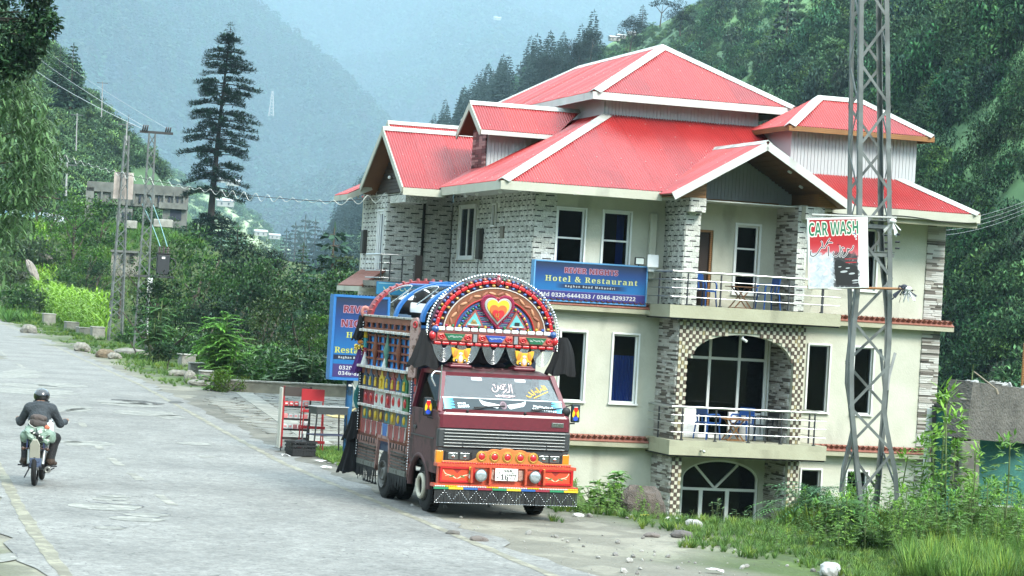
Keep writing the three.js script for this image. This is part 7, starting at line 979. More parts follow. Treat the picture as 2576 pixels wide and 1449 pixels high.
  const tr=thing('transformer','black oil transformer with ribbed sides and bushings on the pylon platform','transformer',tp.clone().add(V(.86,3.8,-.17)),0.2);new MB().rbox(.62,1.0,.5,0,.52,0,.06).build('tank',mat([.025,.027,.03],.5),tr);new MB().rbox(.68,.06,.56,0,1.05,0,.02).build('lid',MT.black,tr);for(let i=0;i<7;i++)for(const s2 of [-1,1])new MB().add(new THREE.TorusGeometry(.3,.02,5,12,Math.PI),M4(s2*.32,.55,-.22 + i*.073,0,0,-s2*Math.PI / 2)).build('cooling_rib',mat([.03,.032,.035],.5),tr);for(let i=0;i<3;i++){const b=new MB();b.rod(V(-.2 + i*.2,1.05,0),V(-.2 + i*.2,1.42,0),.035,8);for(let k=0;k<3;k++)b.add(new THREE.CylinderGeometry(.06,.085,.04,12),M4(-.2 + i*.2,1.14 + k*.09,0));b.build('bushing',mat([.06,.035,.03],.3),tr);}new MB().box(.16,.1,.01,0,.85,.256).build('plate',MT.white,tr);
  const wire=(a,b,sag,r,name,label,m=MT.darkSteel)=>{const p=[];for(let i=0;i<=20;i++){const t=i / 20,q=a.clone().lerp(b,t);q.y -=sag*4*t*(1 - t);p.push(q);}const o=new MB().tube(p,r,4,40).build(name,m,null);return tag(o,label,'cable');};
  const wM=mat([.42,.44,.45],.5);
  wire(tp.clone().add(V(-.35,10.9,0)),P(40,98,300),.4,.012,'power_line','upper power line running from the transformer pylon up to the left',wM);wire(tp.clone().add(V(-.3,10.75,0)),P(20,120,300),.6,.017,'power_line','thicker power line below it running up to the left from the transformer pylon',wM);wire(tp.clone().add(V(.7,10.9,0)),P(60,80,320),.4,.009,'power_line','faint power line reaching past the far pole to the transformer pylon',wM);
  for(const [k,n]of [[0,'left'],[.35,'right']])wire(tp.clone().add(V(.7 + k,5.2,0)),tp.clone().add(V(-.3 + k,7.2 + k,0)),-.1,.02,'transformer_lead',`pale blue green lead rising from the transformer, ${n} one`,mat([.25,.45,.48],.5));
 {const a=P(105,375,92),b=P(845,489,66),c=hotelToWorld(-1.9,6.25,6.2);const pts=[],spi=[];const N=420;for(let i=0;i<=N;i++){const t=i / N;const q=t<.88?a.clone().lerp(b,t / .88):b.clone().lerp(c,(t - .88)/ .12);q.y -=.55*4*Math.min(1,t)*(1 - t)*.9;if(i % 14===0)pts.push(q.clone());const ph=i*.50,amp=.11 + .05*Math.sin(i*.05);spi.push(q.clone().add(V(.02*Math.cos(ph),.75*amp*(Math.sin(ph)- .25),amp*Math.cos(ph))));}const g=thing('service_cable','overhead cable wound with white spiral strips, running to the hotel eave','cable');new MB().tube(pts,.011,5,120).build('cable',MT.black,g);new MB().tube(spi,.0085,4,1500).build('spiral_wrap',mat([.55,.56,.52],.5),g);}
  for(let i=0;i<4;i++)wire(P(2380,555 + i*12,75),P(2640,480 + i*9,60),.15,.006,'power_line',['uppermost','second','third','lowest'][i]+ ' of the thin wires crossing the slope right of the hotel roof',wM);
}
// ---------------------------------------------------------------- things on the forecourt
{
  const redP=mat([.30,.010,.015],.45),blk=mat([.007,.007,.008],.55),pane=mat([.045,.035,.03],.5);
  const rack=thing('display_rack','tall display rack with a dark header and shelves of packets, leftmost by the road','rack',V(-4.35,0.01,-49.9),.25);
  for(const x of [-.28,.28])new MB().box(.035,1.3,.03,x,.7,0).build('upright',x<0?redP:blk,rack);new MB().box(.03,1.26,.36,-.31,.68,-.18).build('side_panel',mat([.42,.40,.34],.7),rack);new MB().box(.58,.2,.03,0,1.24,0).build('header',pane,rack);new MB().box(.56,.06,.03,0,.26,0).build('foot_bar',pane,rack);for(const x of [-.3,-.2])new MB().tube([V(x,.0,.06),V(x,.07,.05),V(x + .04,.08,.05)],.012,6).build('foot',blk,rack);
  const pk=[mat([.5,.03,.03],.5),mat([.6,.6,.58],.5),mat([.45,.45,.46],.5),mat([.55,.2,.2],.5)];
  [.98,.72,.5].forEach((y,j)=>{const sh=new MB().box(.56,.015,.3,0,y - .07,-.14).box(.56,.03,.008,0,y - .05,.01).build('shelf',blk,rack);R=mulberry(40 + j);for(let i=0;i<5;i++){const o=new MB().rbox(.085,.11,.05,-.22 + i*.105,y,-.03,.012).build('packet',j===0&&i<3?pk[0]:pick(pk.slice(1)),sh);new MB().box(.05,.03,.004,-.22 + i*.105,y + .01,-.002).build('packet_print',j===0?pk[1]:pk[3],sh);}});
  const sh2=thing('metal_stand','red steel stand with sloping legs, red header board and open shelves','stand',V(-3.99,0.01,-49.6),.25);
  for(const s of [-1,1]){new MB().rod(V(s*.23,0,.16),V(s*.2,.95,.1),.014,6).build('leg',redP,sh2);new MB().rod(V(s*.23,0,-.16),V(s*.22,1.32,-.06),.014,6).build('leg',redP,sh2);}new MB().box(.48,.24,.025,0,1.2,-.06).build('header',redP,sh2);for(const [y,w]of [[.86,.46],[.52,.5],[.22,.52]])new MB().box(w,.03,.3,0,y,.02).box(w,.05,.01,0,y + .02,.17).build('shelf',redP,sh2);new MB().rbox(.12,.1,.1,-.12,.6,0,.03).build('packet',pk[2],sh2);
  const bq=thing('grill_table','black steel barbecue tray on four long splayed legs','grill',V(-3.62,0.01,-49.0),.55);
  new MB().box(.7,.15,.012,0,.93,.18).box(.7,.15,.012,0,.93,-.18).box(.012,.15,.36,-.35,.93,0).box(.012,.15,.36,.35,.93,0).box(.7,.012,.36,0,.87,0).build('tray',mat([.03,.033,.033],.5),bq);new MB().box(.74,.015,.03,0,1.01,.19).box(.74,.015,.03,0,1.01,-.19).box(.03,.015,.36,-.36,1.01,0).box(.03,.015,.36,.36,1.01,0).build('tray_rim',mat([.35,.36,.36],.5),bq);new MB().box(.66,.03,.32,0,.96,0).build('coal',MT.black,bq);for(const sx of [-1,1])for(const sz of [-1,1])new MB().rod(V(sx*.33,.93,sz*.16),V(sx*.4,0,sz*.2),.016,6).build('leg',blk,bq);new MB().rod(V(-.37,.43,.18),V(.37,.43,.18),.012).rod(V(-.37,.43,-.18),V(.37,.43,-.18),.012).rod(V(-.37,.43,-.18),V(-.37,.43,.18),.012).rod(V(.37,.43,-.18),V(.37,.43,.18),.012).build('stretcher',mat([.02,.025,.06],.5),bq);
  const bk=thing('basket','black plastic crate basket with a handle on the ground before the racks','basket',V(-4.1,0.02,-48.5),.5);{const b=new MB(),w=.25,h=.27;for(const [x,z,rx,len]of [[0,.17,0,.5],[0,-.17,0,.5]])for(let i=0;i<4;i++)b.box(.5 + i*.02,i===0?.1:.035,.015,0,.05 + i*.075,z*(1 + i*.05));for(const x of [-.25,.25])for(let i=0;i<4;i++)b.box(.015,i===0?.1:.035,.34,x*(1 + i*.04),.05 + i*.075,0);for(let i=0;i<9;i++)for(const z of [-.175,.175])b.box(.02,.28,.015,-.24 + i*.06,.14,z);for(let i=0;i<6;i++)for(const x of [-.255,.255])b.box(.015,.28,.02,x,.14,-.15 + i*.06);b.box(.5,.015,.34,0,.01,0);b.build('body',blk,bk);new MB().tube([V(-.05,.28,.18),V(0,.42,.05),V(.05,.42,-.05),V(.1,.28,-.18)],.018,6).ball(0,.27,0,.1,1.3,.6,1).build('handle',blk,bk);}
  tag(new MB().tube([V(-1.9,.1,3.2),V(-1.3,.02,2.8),V(-.6,.5,2.6),V(-.1,.9,2.8),V(.3,.75,2.7),V(.7,.6,2.4),V(1.4,.3,2.2),V(1.2,.05,2.8),V(-.6,.03,3.4),V(-1.7,.05,3.1),V(-1.0,.12,2.7),V(.2,.1,3.0)].map((p)=>p.multiplyScalar(.62).add(V(-3.6,.03,-66))),.022,6,90).build('hose',mat([.55,.45,.22],.6)),'pale yellow hose lying coiled on the forecourt behind the sign post','hose');
  const lw=thing('low_wall','long low plastered wall along the far edge of the forecourt','wall',V(-9.1,0,-77.4),0.0);new MB().bar(V(0,.17,0),V(9.2,.17,-2.4),.34,.2,V(0,0,1)).build('wall',mat([.42,.39,.32],.85,{map:rep(tStain,.7)}),lw);new MB().bar(V(-.02,.37,0),V(9.22,.37,-2.4),.05,.26,V(0,0,1)).build('coping',mat([.55,.54,.49],.8,{map:rep(tStain,.7)}),lw);
}
// ---------------------------------------------------------------- parapet blocks and stones by the road
{
  R=mulberry(700);const lime=mat([.40,.39,.365],.9,{map:rep(tStain,.5),bumpMap:tBump,bumpScale:.02}),stone=mat([.30,.29,.265],.95,{map:rep(tStain,.9)});
  const where=['nearest to the forecourt','second from the forecourt','third from the forecourt','just left of the plain lattice pylon','second left of the plain pylon','third left of the plain pylon, by the maize','squarest one, at the end of the row','fifth along the row','sixth along the row towards the left edge','seventh along the row','second from the left edge','at the left edge of the picture'];
  [[515,967,45,40,66],[490,945,48,36,62],[465,925,46,34,66],[393 - 0,0,0,0,0],[240,858,40,34,50],[208,845,46,30,50],[175,837,40,26,48],[118,822,38,32,46],[100,808,40,24,46],[72,800,34,22,46],[45,790,50,22,46],[15,778,44,22,40]].filter((q)=>q[2]).forEach(([px,py,w,h],i)=>{
    const g=G(px,py,0),s=-g.z / FOCAL,W=w*s*.8,Hh=h*s*.86,D=Math.min(2.2,W*1.4);const b=thing('parapet_block','whitewashed stone parapet block beside the road, ' + where[i],'stone block',V(g.x,landY(g.x,g.z)- .02,g.z - D / 2),.28 + rr(-.08,.08),'parapet blocks along the road edge');
    new MB().rbox(W,Hh,D,0,Hh / 2,0,.05,0,rr(-.02,.02),rr(-.03,.03)).build('block',lime,b);new MB().rbox(W*1.08,Hh*.13,D*1.05,0,Hh*1.03,0,.03,rr(-.03,.03)).build('cap',mat([.36,.355,.335],.9,{map:rep(tStain,.8)}),b);
 });
  const rockG=[1,2,3,4].map((s)=>{const g=new THREE.IcosahedronGeometry(1,3),p=g.attributes.position,n=makeNoise(s*17);for(let i=0;i<p.count;i++){const v=V(p.getX(i),p.getY(i),p.getZ(i)),k=.62 + .75*n.fbm(v.x*1.3 + 5,v.y*1.3 + v.z*1.7 + 9,4);const q=v.multiplyScalar(k);p.setXYZ(i,Math.round(q.x*5)/ 5*.4 + q.x*.6,Math.round(q.y*4)/ 4*.4 + q.y*.6,q.z);}g.computeVertexNormals();return boxUV(clean(g));});
  const rock=(label,px,py,sx,sy,sz,m=stone,y0=0,rot=0,name='rock',tilt=0)=>{const g=G(px,py,y0);const o=mesh(name,pick(rockG),m);o.position.set(g.x,Math.max(landY(g.x,g.z),y0)+ sy*.35,g.z);o.scale.set(sx,sy,sz);o.rotation.set(0,rot,tilt);return tag(o,label,'rock');};
  rock('brown boulder half hidden in weeds right of the truck',1612,1300,.42,.40,.4,mat([.17,.14,.125],.95,{map:rep(tStain,.8),bumpMap:tBump,bumpScale:.03}),-.1,.5,'boulder');
  rock('pointed pale stone by the nearest parapet block',478,962,.22,.32,.2);rock('flat pale stone beside the pointed one',500,968,.38,.14,.25);rock('grey stone on the verge before the parapet blocks',452,945,.45,.16,.3);rock('dark stone at the end of the low wall',548,984,.26,.22,.2,mat([.15,.15,.14],.9,{map:rep(tStain,1)}));
  rock('pile of brown rubble below the transformer pylon',268,900,.5,.28,.35,mat([.22,.17,.12],.95,{map:rep(tStain,1)}));rock('rubble lump right of the brown rubble',288,905,.3,.18,.25);rock('white stones heap at the transformer pylon foot',330,892,.8,.22,.5);rock('pale stone on the verge left of the rubble',205,880,.4,.28,.35);rock('round white stone on the verge below the square block',73,838,.5,.4,.4);
  for(const [px,py,w,h,z,rot,label]of [[82,680,22,78,203,-.5,'long pale rock slab on the slope above the parapet'],[115,648,46,26,212,.3,'flat pale rock slab below the grey bush']]){const p=P(px,py,z),s=z / FOCAL,o=mesh('rock_slab',rockG[1],mat([.36,.32,.30],.95,{map:rep(tStain,.5)}));o.position.copy(p);o.scale.set(w*s*.42,h*s*.4,.6);o.rotation.z=rot*-1;tag(o,label,'rock');}
  const grit=[];for(let i=0;i<900;i++){const px=rr(620,2100),py=rr(1180,1449);const g=G(px,py,0);const d=g.x - xr(g.z);if(d<.5||d>7)continue;grit.push(g);}
  const gm=new MB();for(const g of grit.slice(0,300)){const s=Math.pow(R(),5)*.045 + .007;gm.add(new THREE.IcosahedronGeometry(1,0),M4(g.x,landY(g.x,g.z)+ s*.3,g.z,R()*3,R()*3,R()*3,s*1.4,s*.8,s),pick([[.25,.24,.22],[.29,.28,.26],[.16,.15,.14],[.2,.19,.175]]));}const go=gm.build('pebbles',mat([1,1,1],.95,{vertexColors:true}),null);go.userData.kind='stuff';
  [[1140,1345,.10,.05,.07,[.10,.09,.08],'dark stone on the gravel, left of the pair before the hotel'],[1205,1362,.13,.06,.08,[.12,.1,.09],'larger dark stone on the gravel'],[1715,1354,.16,.08,.1,[.10,.09,.085],'dark lump on the gravel in front of the arched door'],[1640,1352,.12,.05,.08,[.13,.11,.1],'small dark lump left of the one in front of the arched door'],[1745,1325,.14,.08,.1,[.3,.29,.28],'pale stone on the grass edge before the arched door'],[1455,1300,.09,.04,.06,[.55,.55,.53],'white stone in the grass right of the truck']].forEach(([px,py,a,b,c,col,label])=>rock(label,px,py,a,b,c,mat(col,.9)));
  const litter=(px,py,w,d,col,label)=>{const g=G(px,py,0);const pts=[];const n=9;for(let i=0;i<n;i++){const t=i / n*6.28;pts.push(V(Math.cos(t)*w*rr(.6,1),rr(0,.05),Math.sin(t)*d*rr(.6,1)));}const pos=[];for(let i=0;i<n;i++){const a=pts[i],b=pts[(i + 1)% n];pos.push(0,.05,0,b.x,b.y,b.z,a.x,a.y,a.z);}const o=new MB().tris(pos).build('litter',mat(col,.7,{side:THREE.DoubleSide}),null);o.position.set(g.x,landY(g.x,g.z)+ .015,g.z);return tag(o,label,'litter');};
  litter(1620,1303,.16,.1,[.6,.45,.04],'yellow scrap of packaging in the grass by the boulder');litter(1700,1307,.2,.06,[.6,.6,.6],'white scrap of paper lying in the grass before the hotel');litter(720,1150,.12,.08,[.6,.6,.58],'white scrap on the ground before the basket');litter(805,1165,.2,.08,[.5,.5,.48],'pale scrap in the grass left of the truck');litter(820,1180,.14,.1,[.55,.55,.54],'white crumpled scrap by the truck tassel');litter(1800,1440,.15,.07,[.6,.6,.6],'white scrap at the bottom edge');rock('big crumpled white bag lying at the bottom right',2085,1445,.2,.12,.12,mat([.33,.33,.325],.7),0,1,'litter_bag');
}
// ---------------------------------------------------------------- balcony furniture
{
  function plasticChair(m){const t=new THREE.Group();const s=new MB();s.rbox(.46,.03,.44,0,.43,0,.012).box(.44,.05,.02,0,.41,.21);const seat=s.build('seat',m,t);new MB().rbox(.44,.2,.03,0,.73,-.22,.012,0,-.14).rbox(.05,.44,.03,-.2,.62,-.2,.012,0,-.14).rbox(.05,.44,.03,.2,.62,-.2,.012,0,-.14).rbox(.06,.3,.025,0,.55,-.2,.01,0,-.14).rbox(.44,.06,.03,0,.82,-.235,.012,0,-.14).build('backrest',m,t);for(const x of [-.24,.24]){new MB().tube([V(x,.64,-.2),V(x,.655,0),V(x,.64,.17),V(x,.5,.21),V(x,.42,.2)],.025,6,20).build('armrest',m,t);for(const z of [-.22,.2])new MB().rod(V(x*.92,.43,z*.95),V(x*1.08,0,z*1.12),.022,6,.018).build('leg',m,t);}return t;}
  const bl=mat([.008,.055,.22],.35),bk=mat([.012,.013,.014],.35);
  const list=[[4.75,.15,.78,1.9,bl,'blue plastic chair left of the table on the middle balcony'],[5.85,.15,.45,-.9,bl,'blue plastic chair behind the table on the middle balcony'],[6.3,.15,1.0,-1.3,bk,'black plastic chair right of the table on the middle balcony'],[4.62,3.57,.35,.6,bl,'blue plastic chair by the wooden door on the upper balcony'],[6.15,3.57,.95,-1.5,bl,'blue plastic chair right of the table on the upper balcony']];
  for(const [u,y,z,a,m,label]of list){const c=plasticChair(m);c.name=numbered('plastic_chair');scene.add(c);c.position.copy(hotelToWorld(u,y + .002,-z));c.rotation.y=HA + a;tag(c,label,'chair');}
  for(const [u,y,z,label,m]of [[5.4,.15,.95,'folding wooden table on the middle balcony',MT.timber],[5.42,3.57,.9,'folding wooden table on the upper balcony',MT.soffit]]){const t=thing('folding_table',label,'table',hotelToWorld(u,y + .002,-z),HA);const top=new MB();for(let i=0;i<6;i++)new MB().rbox(.68,.022,.095,0,.56,-.26 + i*.105,.006).build('tabletop_slat',m,t);for(const s of [-1,1]){new MB().bar(V(-.24,.0,s*.2),V(.2,.55,s*.2),.03,.02,V(0,0,1)).build('leg',m,t);new MB().bar(V(.24,.0,s*.16),V(-.2,.55,s*.16),.03,.02,V(0,0,1)).build('leg',m,t);}new MB().box(.5,.02,.1,0,.02,.2).box(.5,.02,.1,0,.02,-.2).box(.02,.02,.4,.2,.54,0).build('stretcher',m,t);}
  const ch=thing('white_cabinet','white cabinet standing behind the glass at the left of the middle balcony','cabinet',hotelToWorld(4.45,.155,-.06),HA);new MB().rbox(.66,.78,.1,0,.39,-.02,.01).build('body',MT.white,ch);for(let i=0;i<2;i++)new MB().box(.29,.7,.006,-.16 + i*.32,.39,.034).build('door',mat([.62,.64,.66],.5),ch);const c2=thing('white_cabinet','white cabinet standing behind the table at the right of the middle balcony','cabinet',hotelToWorld(6.05,.155,-.05),HA);new MB().rbox(.9,.7,.08,0,.35,-.02,.01).build('body',MT.white,c2);new MB().box(.8,.6,.006,0,.35,.024).build('door',mat([.62,.64,.66],.5),c2);
}
// ---------------------------------------------------------------- concrete frame with green sheet at the right
{
  const t=thing('concrete_shed','unfinished concrete frame with green sheeting at the right edge','building',V(9.0,-.6,-45));const o=t.position;const p=(px,py,z)=>P(px,py,z).sub(o);const con=mat([.15,.142,.135],.95,{map:rep(tStain,.7),bumpMap:tBump,bumpScale:.02});
  const gm=mat([.03,.17,.14],.6,{map:rep(tGrain,.5),side:THREE.DoubleSide});
 {const a=p(2408,1028,44),b=p(2640,1052,47);new MB().bar(a,b,1.05,.5,V(0,0,1)).build('beam',con,t);new MB().bar(a.clone().add(V(0,-.12,.26)),b.clone().add(V(0,-.14,.26)),.03,.03,V(0,0,1)).bar(a.clone().add(V(0,.2,.26)),b.clone().add(V(0,.19,.26)),.03,.03,V(0,0,1)).build('board_mark',mat([.2,.19,.18],.95),t);const m=new MB();R=mulberry(4);for(let i=0;i<20;i++){const q=a.clone().lerp(b,R());m.add(new THREE.IcosahedronGeometry(1,0),M4(q.x,q.y + .53,q.z + rr(-.2,.25),R()*3,R()*3,0,rr(.04,.12),rr(.015,.04),rr(.04,.1)));}m.build('mortar_edge',mat([.26,.26,.25],.95),t);}
 {const a=p(2438,1110,44),b=p(2432,1370,44);new MB().bar(a,b,.32,.35,V(0,0,1)).build('column',mat([.24,.23,.21],.95,{map:rep(tStain,.8)}),t);new MB().bar(p(2420,1060,44.3),p(2412,1230,44.3),.3,.3,V(0,0,1)).build('column',con,t);}
 {const q=[p(2350,1020,45),p(2404,1024,45),p(2404,1330,45),p(2343,1330,45)];new MB().tris([0,1,2,0,2,3].flatMap((i)=>[q[i].x,q[i].y,q[i].z])).build('green_sheet',gm,t);new MB().bar(q[0],q[1],.09,.09,V(0,0,1)).bar(q[0],q[3],.07,.09,V(0,0,1)).build('frame',mat([.03,.03,.03],.7),t);const s=[p(2466,1070,46),p(2660,1095,46.5),p(2660,1278,46.5),p(2462,1272,46)];new MB().tris([0,1,2,0,2,3].flatMap((i)=>[s[i].x,s[i].y,s[i].z])).build('green_sheet',gm,t);new MB().bar(s[3],s[2],.04,.05,V(0,0,1)).build('rail',MT.trim,t);}
  new MB().rod(p(2340,1028,45.2),p(2322,1270,45.2),.06,6).build('plastic_wrap',MT.trim,t);
  new MB().rod(p(2505,978,44),p(2450,935,44),.014,5).rod(p(2505,978,44),p(2510,992,44),.03,6).rod(p(2400,978,44),p(2403,968,44),.02,5).build('starter_bar',mat([.2,.17,.13],.8),t);
  const st=thing('wooden_pole','thin upright pole behind the concrete beam at the right edge','pole',P(2568,995,52));new MB().rod(V(0,-1.5,0),V(.02,1.15,0),.03,6).build('pole',MT.timber,st);
}
// ---------------------------------------------------------------- far things
{
  const conc=mat([.23,.24,.235],.95,{map:rep(tStain,.2)});
  const Z=330,o=P(340,585,Z),t=thing('unfinished_building','grey unfinished two storey concrete building beyond the left pylons','building',o,0.12);const k=Z / FOCAL,q=(px,py)=>V((px - 340)*k,(585 - py)*k +(px - 340)*k*.057,0);
  const slab=(x0,y0,x1,y1,d,name,m=conc,z=0)=>{const a=q(x0,y1),b=q(x1,y0);new MB().box(b.x - a.x,b.y - a.y,d,(a.x + b.x)/ 2,(a.y + b.y)/ 2,z - d / 2).build(name,m,t);};
  slab(214,470,466,480,7,'roof_slab');slab(240,480,466,512,6,'wall',conc,-.4);slab(212,472,232,580,.8,'column');slab(395,512,466,523,7,'floor_slab',conc,.4);slab(405,523,466,570,5,'wall',conc,-.3);slab(290,525,330,585,5,'wall',conc,-.3);
  for(const [a,b,c,d]of [[392,484,396,510],[418,484,422,510],[424,526,452,552],[305,535,328,560],[345,486,349,510],[440,484,443,510]])slab(a,b,c,d,.3,'opening',mat([.02,.025,.04],.8),.02 - .2);for(const x of [250,275,300,330,360,380,405,430,455])slab(x,481,x + 4,512,.5,'column',conc,.1);
  const bw=thing('painted_wall','blue and white painted block wall behind the car at the far left','wall',P(60,580,262));const bc=[[.30,.50,.62],[.42,.58,.66],[.22,.42,.58],[.52,.62,.66],[.5,.5,.42]].map((c)=>mat(c,.9));R=mulberry(6);const s=262 / FOCAL;new MB().box(140*s,48*s,.4,0,24*s,-.3).build('core',mat([.5,.52,.5],.9),bw);for(let r=0;r<7;r++)for(let i=0;i<13;i++){const w=140*s / 13;new MB().rbox(w*.92,48*s / 7*.9,.1,-70*s +(i + .5 +(r % 2)*.3 - .15)*w,(r + .5)*48*s / 7,-.06,.03).build('block',r===0?bc[4]:pick(bc),bw);}
  const cz=248,cp=P(135,577,cz),c=thing('white_car','white car with black bumper half hidden by the feathery tree at the left','car',cp,.35);const prof=[[-2,.45],[-2.05,.8],[-1.5,1.0],[-.9,1.05],[-.1,1.48],[1.2,1.5],[1.8,1.05],[2.05,.95],[2.05,.4]];new MB().ext(prof,1.6,new THREE.Matrix4().makeBasis(V(0,0,-1),V(0,1,0),V(1,0,0)).setPosition(-.8,0,0),.06).build('body',pmat([.62,.64,.65],.25,{clearcoat:.8}),c);new MB().bar(V(0,1.1,.98),V(0,1.45,.2),1.4,.04,V(0,1,0)).build('windscreen',mat([.05,.07,.08],.1),c);new MB().rbox(1.72,.4,.12,0,.42,2.06,.05).build('bumper',MT.black,c);new MB().box(.5,.16,.02,0,.42,2.13).build('number_plate',MT.white,c);for(const x of [-.6,.6])new MB().rbox(.32,.14,.05,x,.78,2.06,.03).build('headlamp',mat([.5,.5,.5],.2),c);for(const x of [-.8,.8])for(const z of [-1.3,1.3])new MB().add(new THREE.CylinderGeometry(.32,.32,.2,16),M4(x,.3,z,0,0,Math.PI / 2)).build('wheel',MT.rubber,c);
  const rb=struct(new MB().bar(P(-40,586,256),P(175,580,252),5,.1,V(0,1,0)).build('road',roadMat,null));
  const cu=thing('culvert_wall','low whitewashed culvert wall with dark openings behind the pylons','wall',P(318,645,215));const cs=215 / FOCAL;new MB().box(70*cs,60*cs,1,0,-20*cs,0).build('wall',mat([.36,.34,.31],.95,{map:rep(tStain,.4)}),cu);new MB().box(74*cs,6*cs,1.3,0,12*cs,.1).build('coping',conc,cu);for(const x of [-4,16])new MB().box(9*cs,26*cs,.2,x*cs,-3*cs,.55).build('opening',MT.black,cu);
  for(const [px,py,w,lab]of [[328,575,30,'low white block beside the far road left of the transformer pylon'],[410,572,46,'low white wall piece beside the far road right of the transformer pylon']]){const b=thing('parapet_block',lab,'stone block',P(px,py,240));new MB().rbox(w*.04,.8,1,0,.4,0,.08).build('block',mat([.5,.49,.46],.9,{map:tStain}),b);}
  for(const [px,py,top,z,lab]of [[192,365,285,420,'thin power pole on the left hillside'],[256,282,205,480,'power pole on the skyline of the left hill'],[318,345,308,300,'slim pole beside the plain pylon'],[167,470,408,260,'pale pole standing on the slope at the left']]){const b=P(px,py,z),e=P(px + 2,top,z),t2=thing('power_pole',lab,'pole',b);new MB().rod(V(0,-1,0),e.clone().sub(b),.13,6,.09).build('pole',mat([.3,.3,.29],.8),t2);const d=e.clone().sub(b);new MB().box(2.2,.14,.14,d.x,d.y - .3,0).build('cross_arm',galv,t2);}
  const mm=thing('radio_mast','pale lattice mast on the hazy mountain right of the tall pine','mast',P(682,292,5400));lattice(mm,57,12,3.4,8,{leg:1.3,brace:.8,m:mat([.35,.33,.31],.7)});
  const hm=mat([.28,.28,.27],.8),rm=mat([.36,.37,.38],.6);const houses=[[1545,102,780,4.2,'white roofed house on the right skyline, lower one'],[1562,96,785,3.6,'white roofed house on the right skyline, upper one'],[1588,88,760,3.2,'small white house among the skyline trees'],[1250,50,3000,26,'tiny white roofed house high on the hazy mountain'],[1160,116,2900,20,'faint house on the hazy mountain below the highest one'],[905,298,2350,14,'white house at the end of the pale mountain spur'],[585,466,1500,26,'white house on the pale hill, left'],[560,458,1520,18,'white house behind the one on the pale hill'],[655,592,1380,22,'white house low on the pale hill'],[690,600,1300,18,'white building at the foot of the pale hill'],[880,405,2300,24,'pale houses on the mountain, right one'],[845,402,2350,16,'pale house on the mountain, left one'],[565,518,1400,30,'long white building at the pale hill top'],[612,300,2500,18,'faint house on the mountain right of the tall pine']];
  for(let [px,py,z,w,lab]of houses){if(z>2000){z*=3.2;w*=1.3;}else if(z>1200){z*=1.5;w*=.6;}const h=thing('house',lab,'house',P(px,py,z),.3);new MB().box(w*.8,w*.28,w*.5,0,w*.1,0).build('wall',hm,h);new MB().ext([[-w*.3,0],[w*.3,0],[0,w*.14]],w*.9,new THREE.Matrix4().makeBasis(V(0,0,1),V(0,1,0),V(-1,0,0)).setPosition(w*.45,w*.24,0)).build('roof',rm,h);for(const x of [-.2,.15])new MB().box(w*.08,w*.12,.1,x*w,w*.1,w*.255).build('window',MT.black,h);}
}
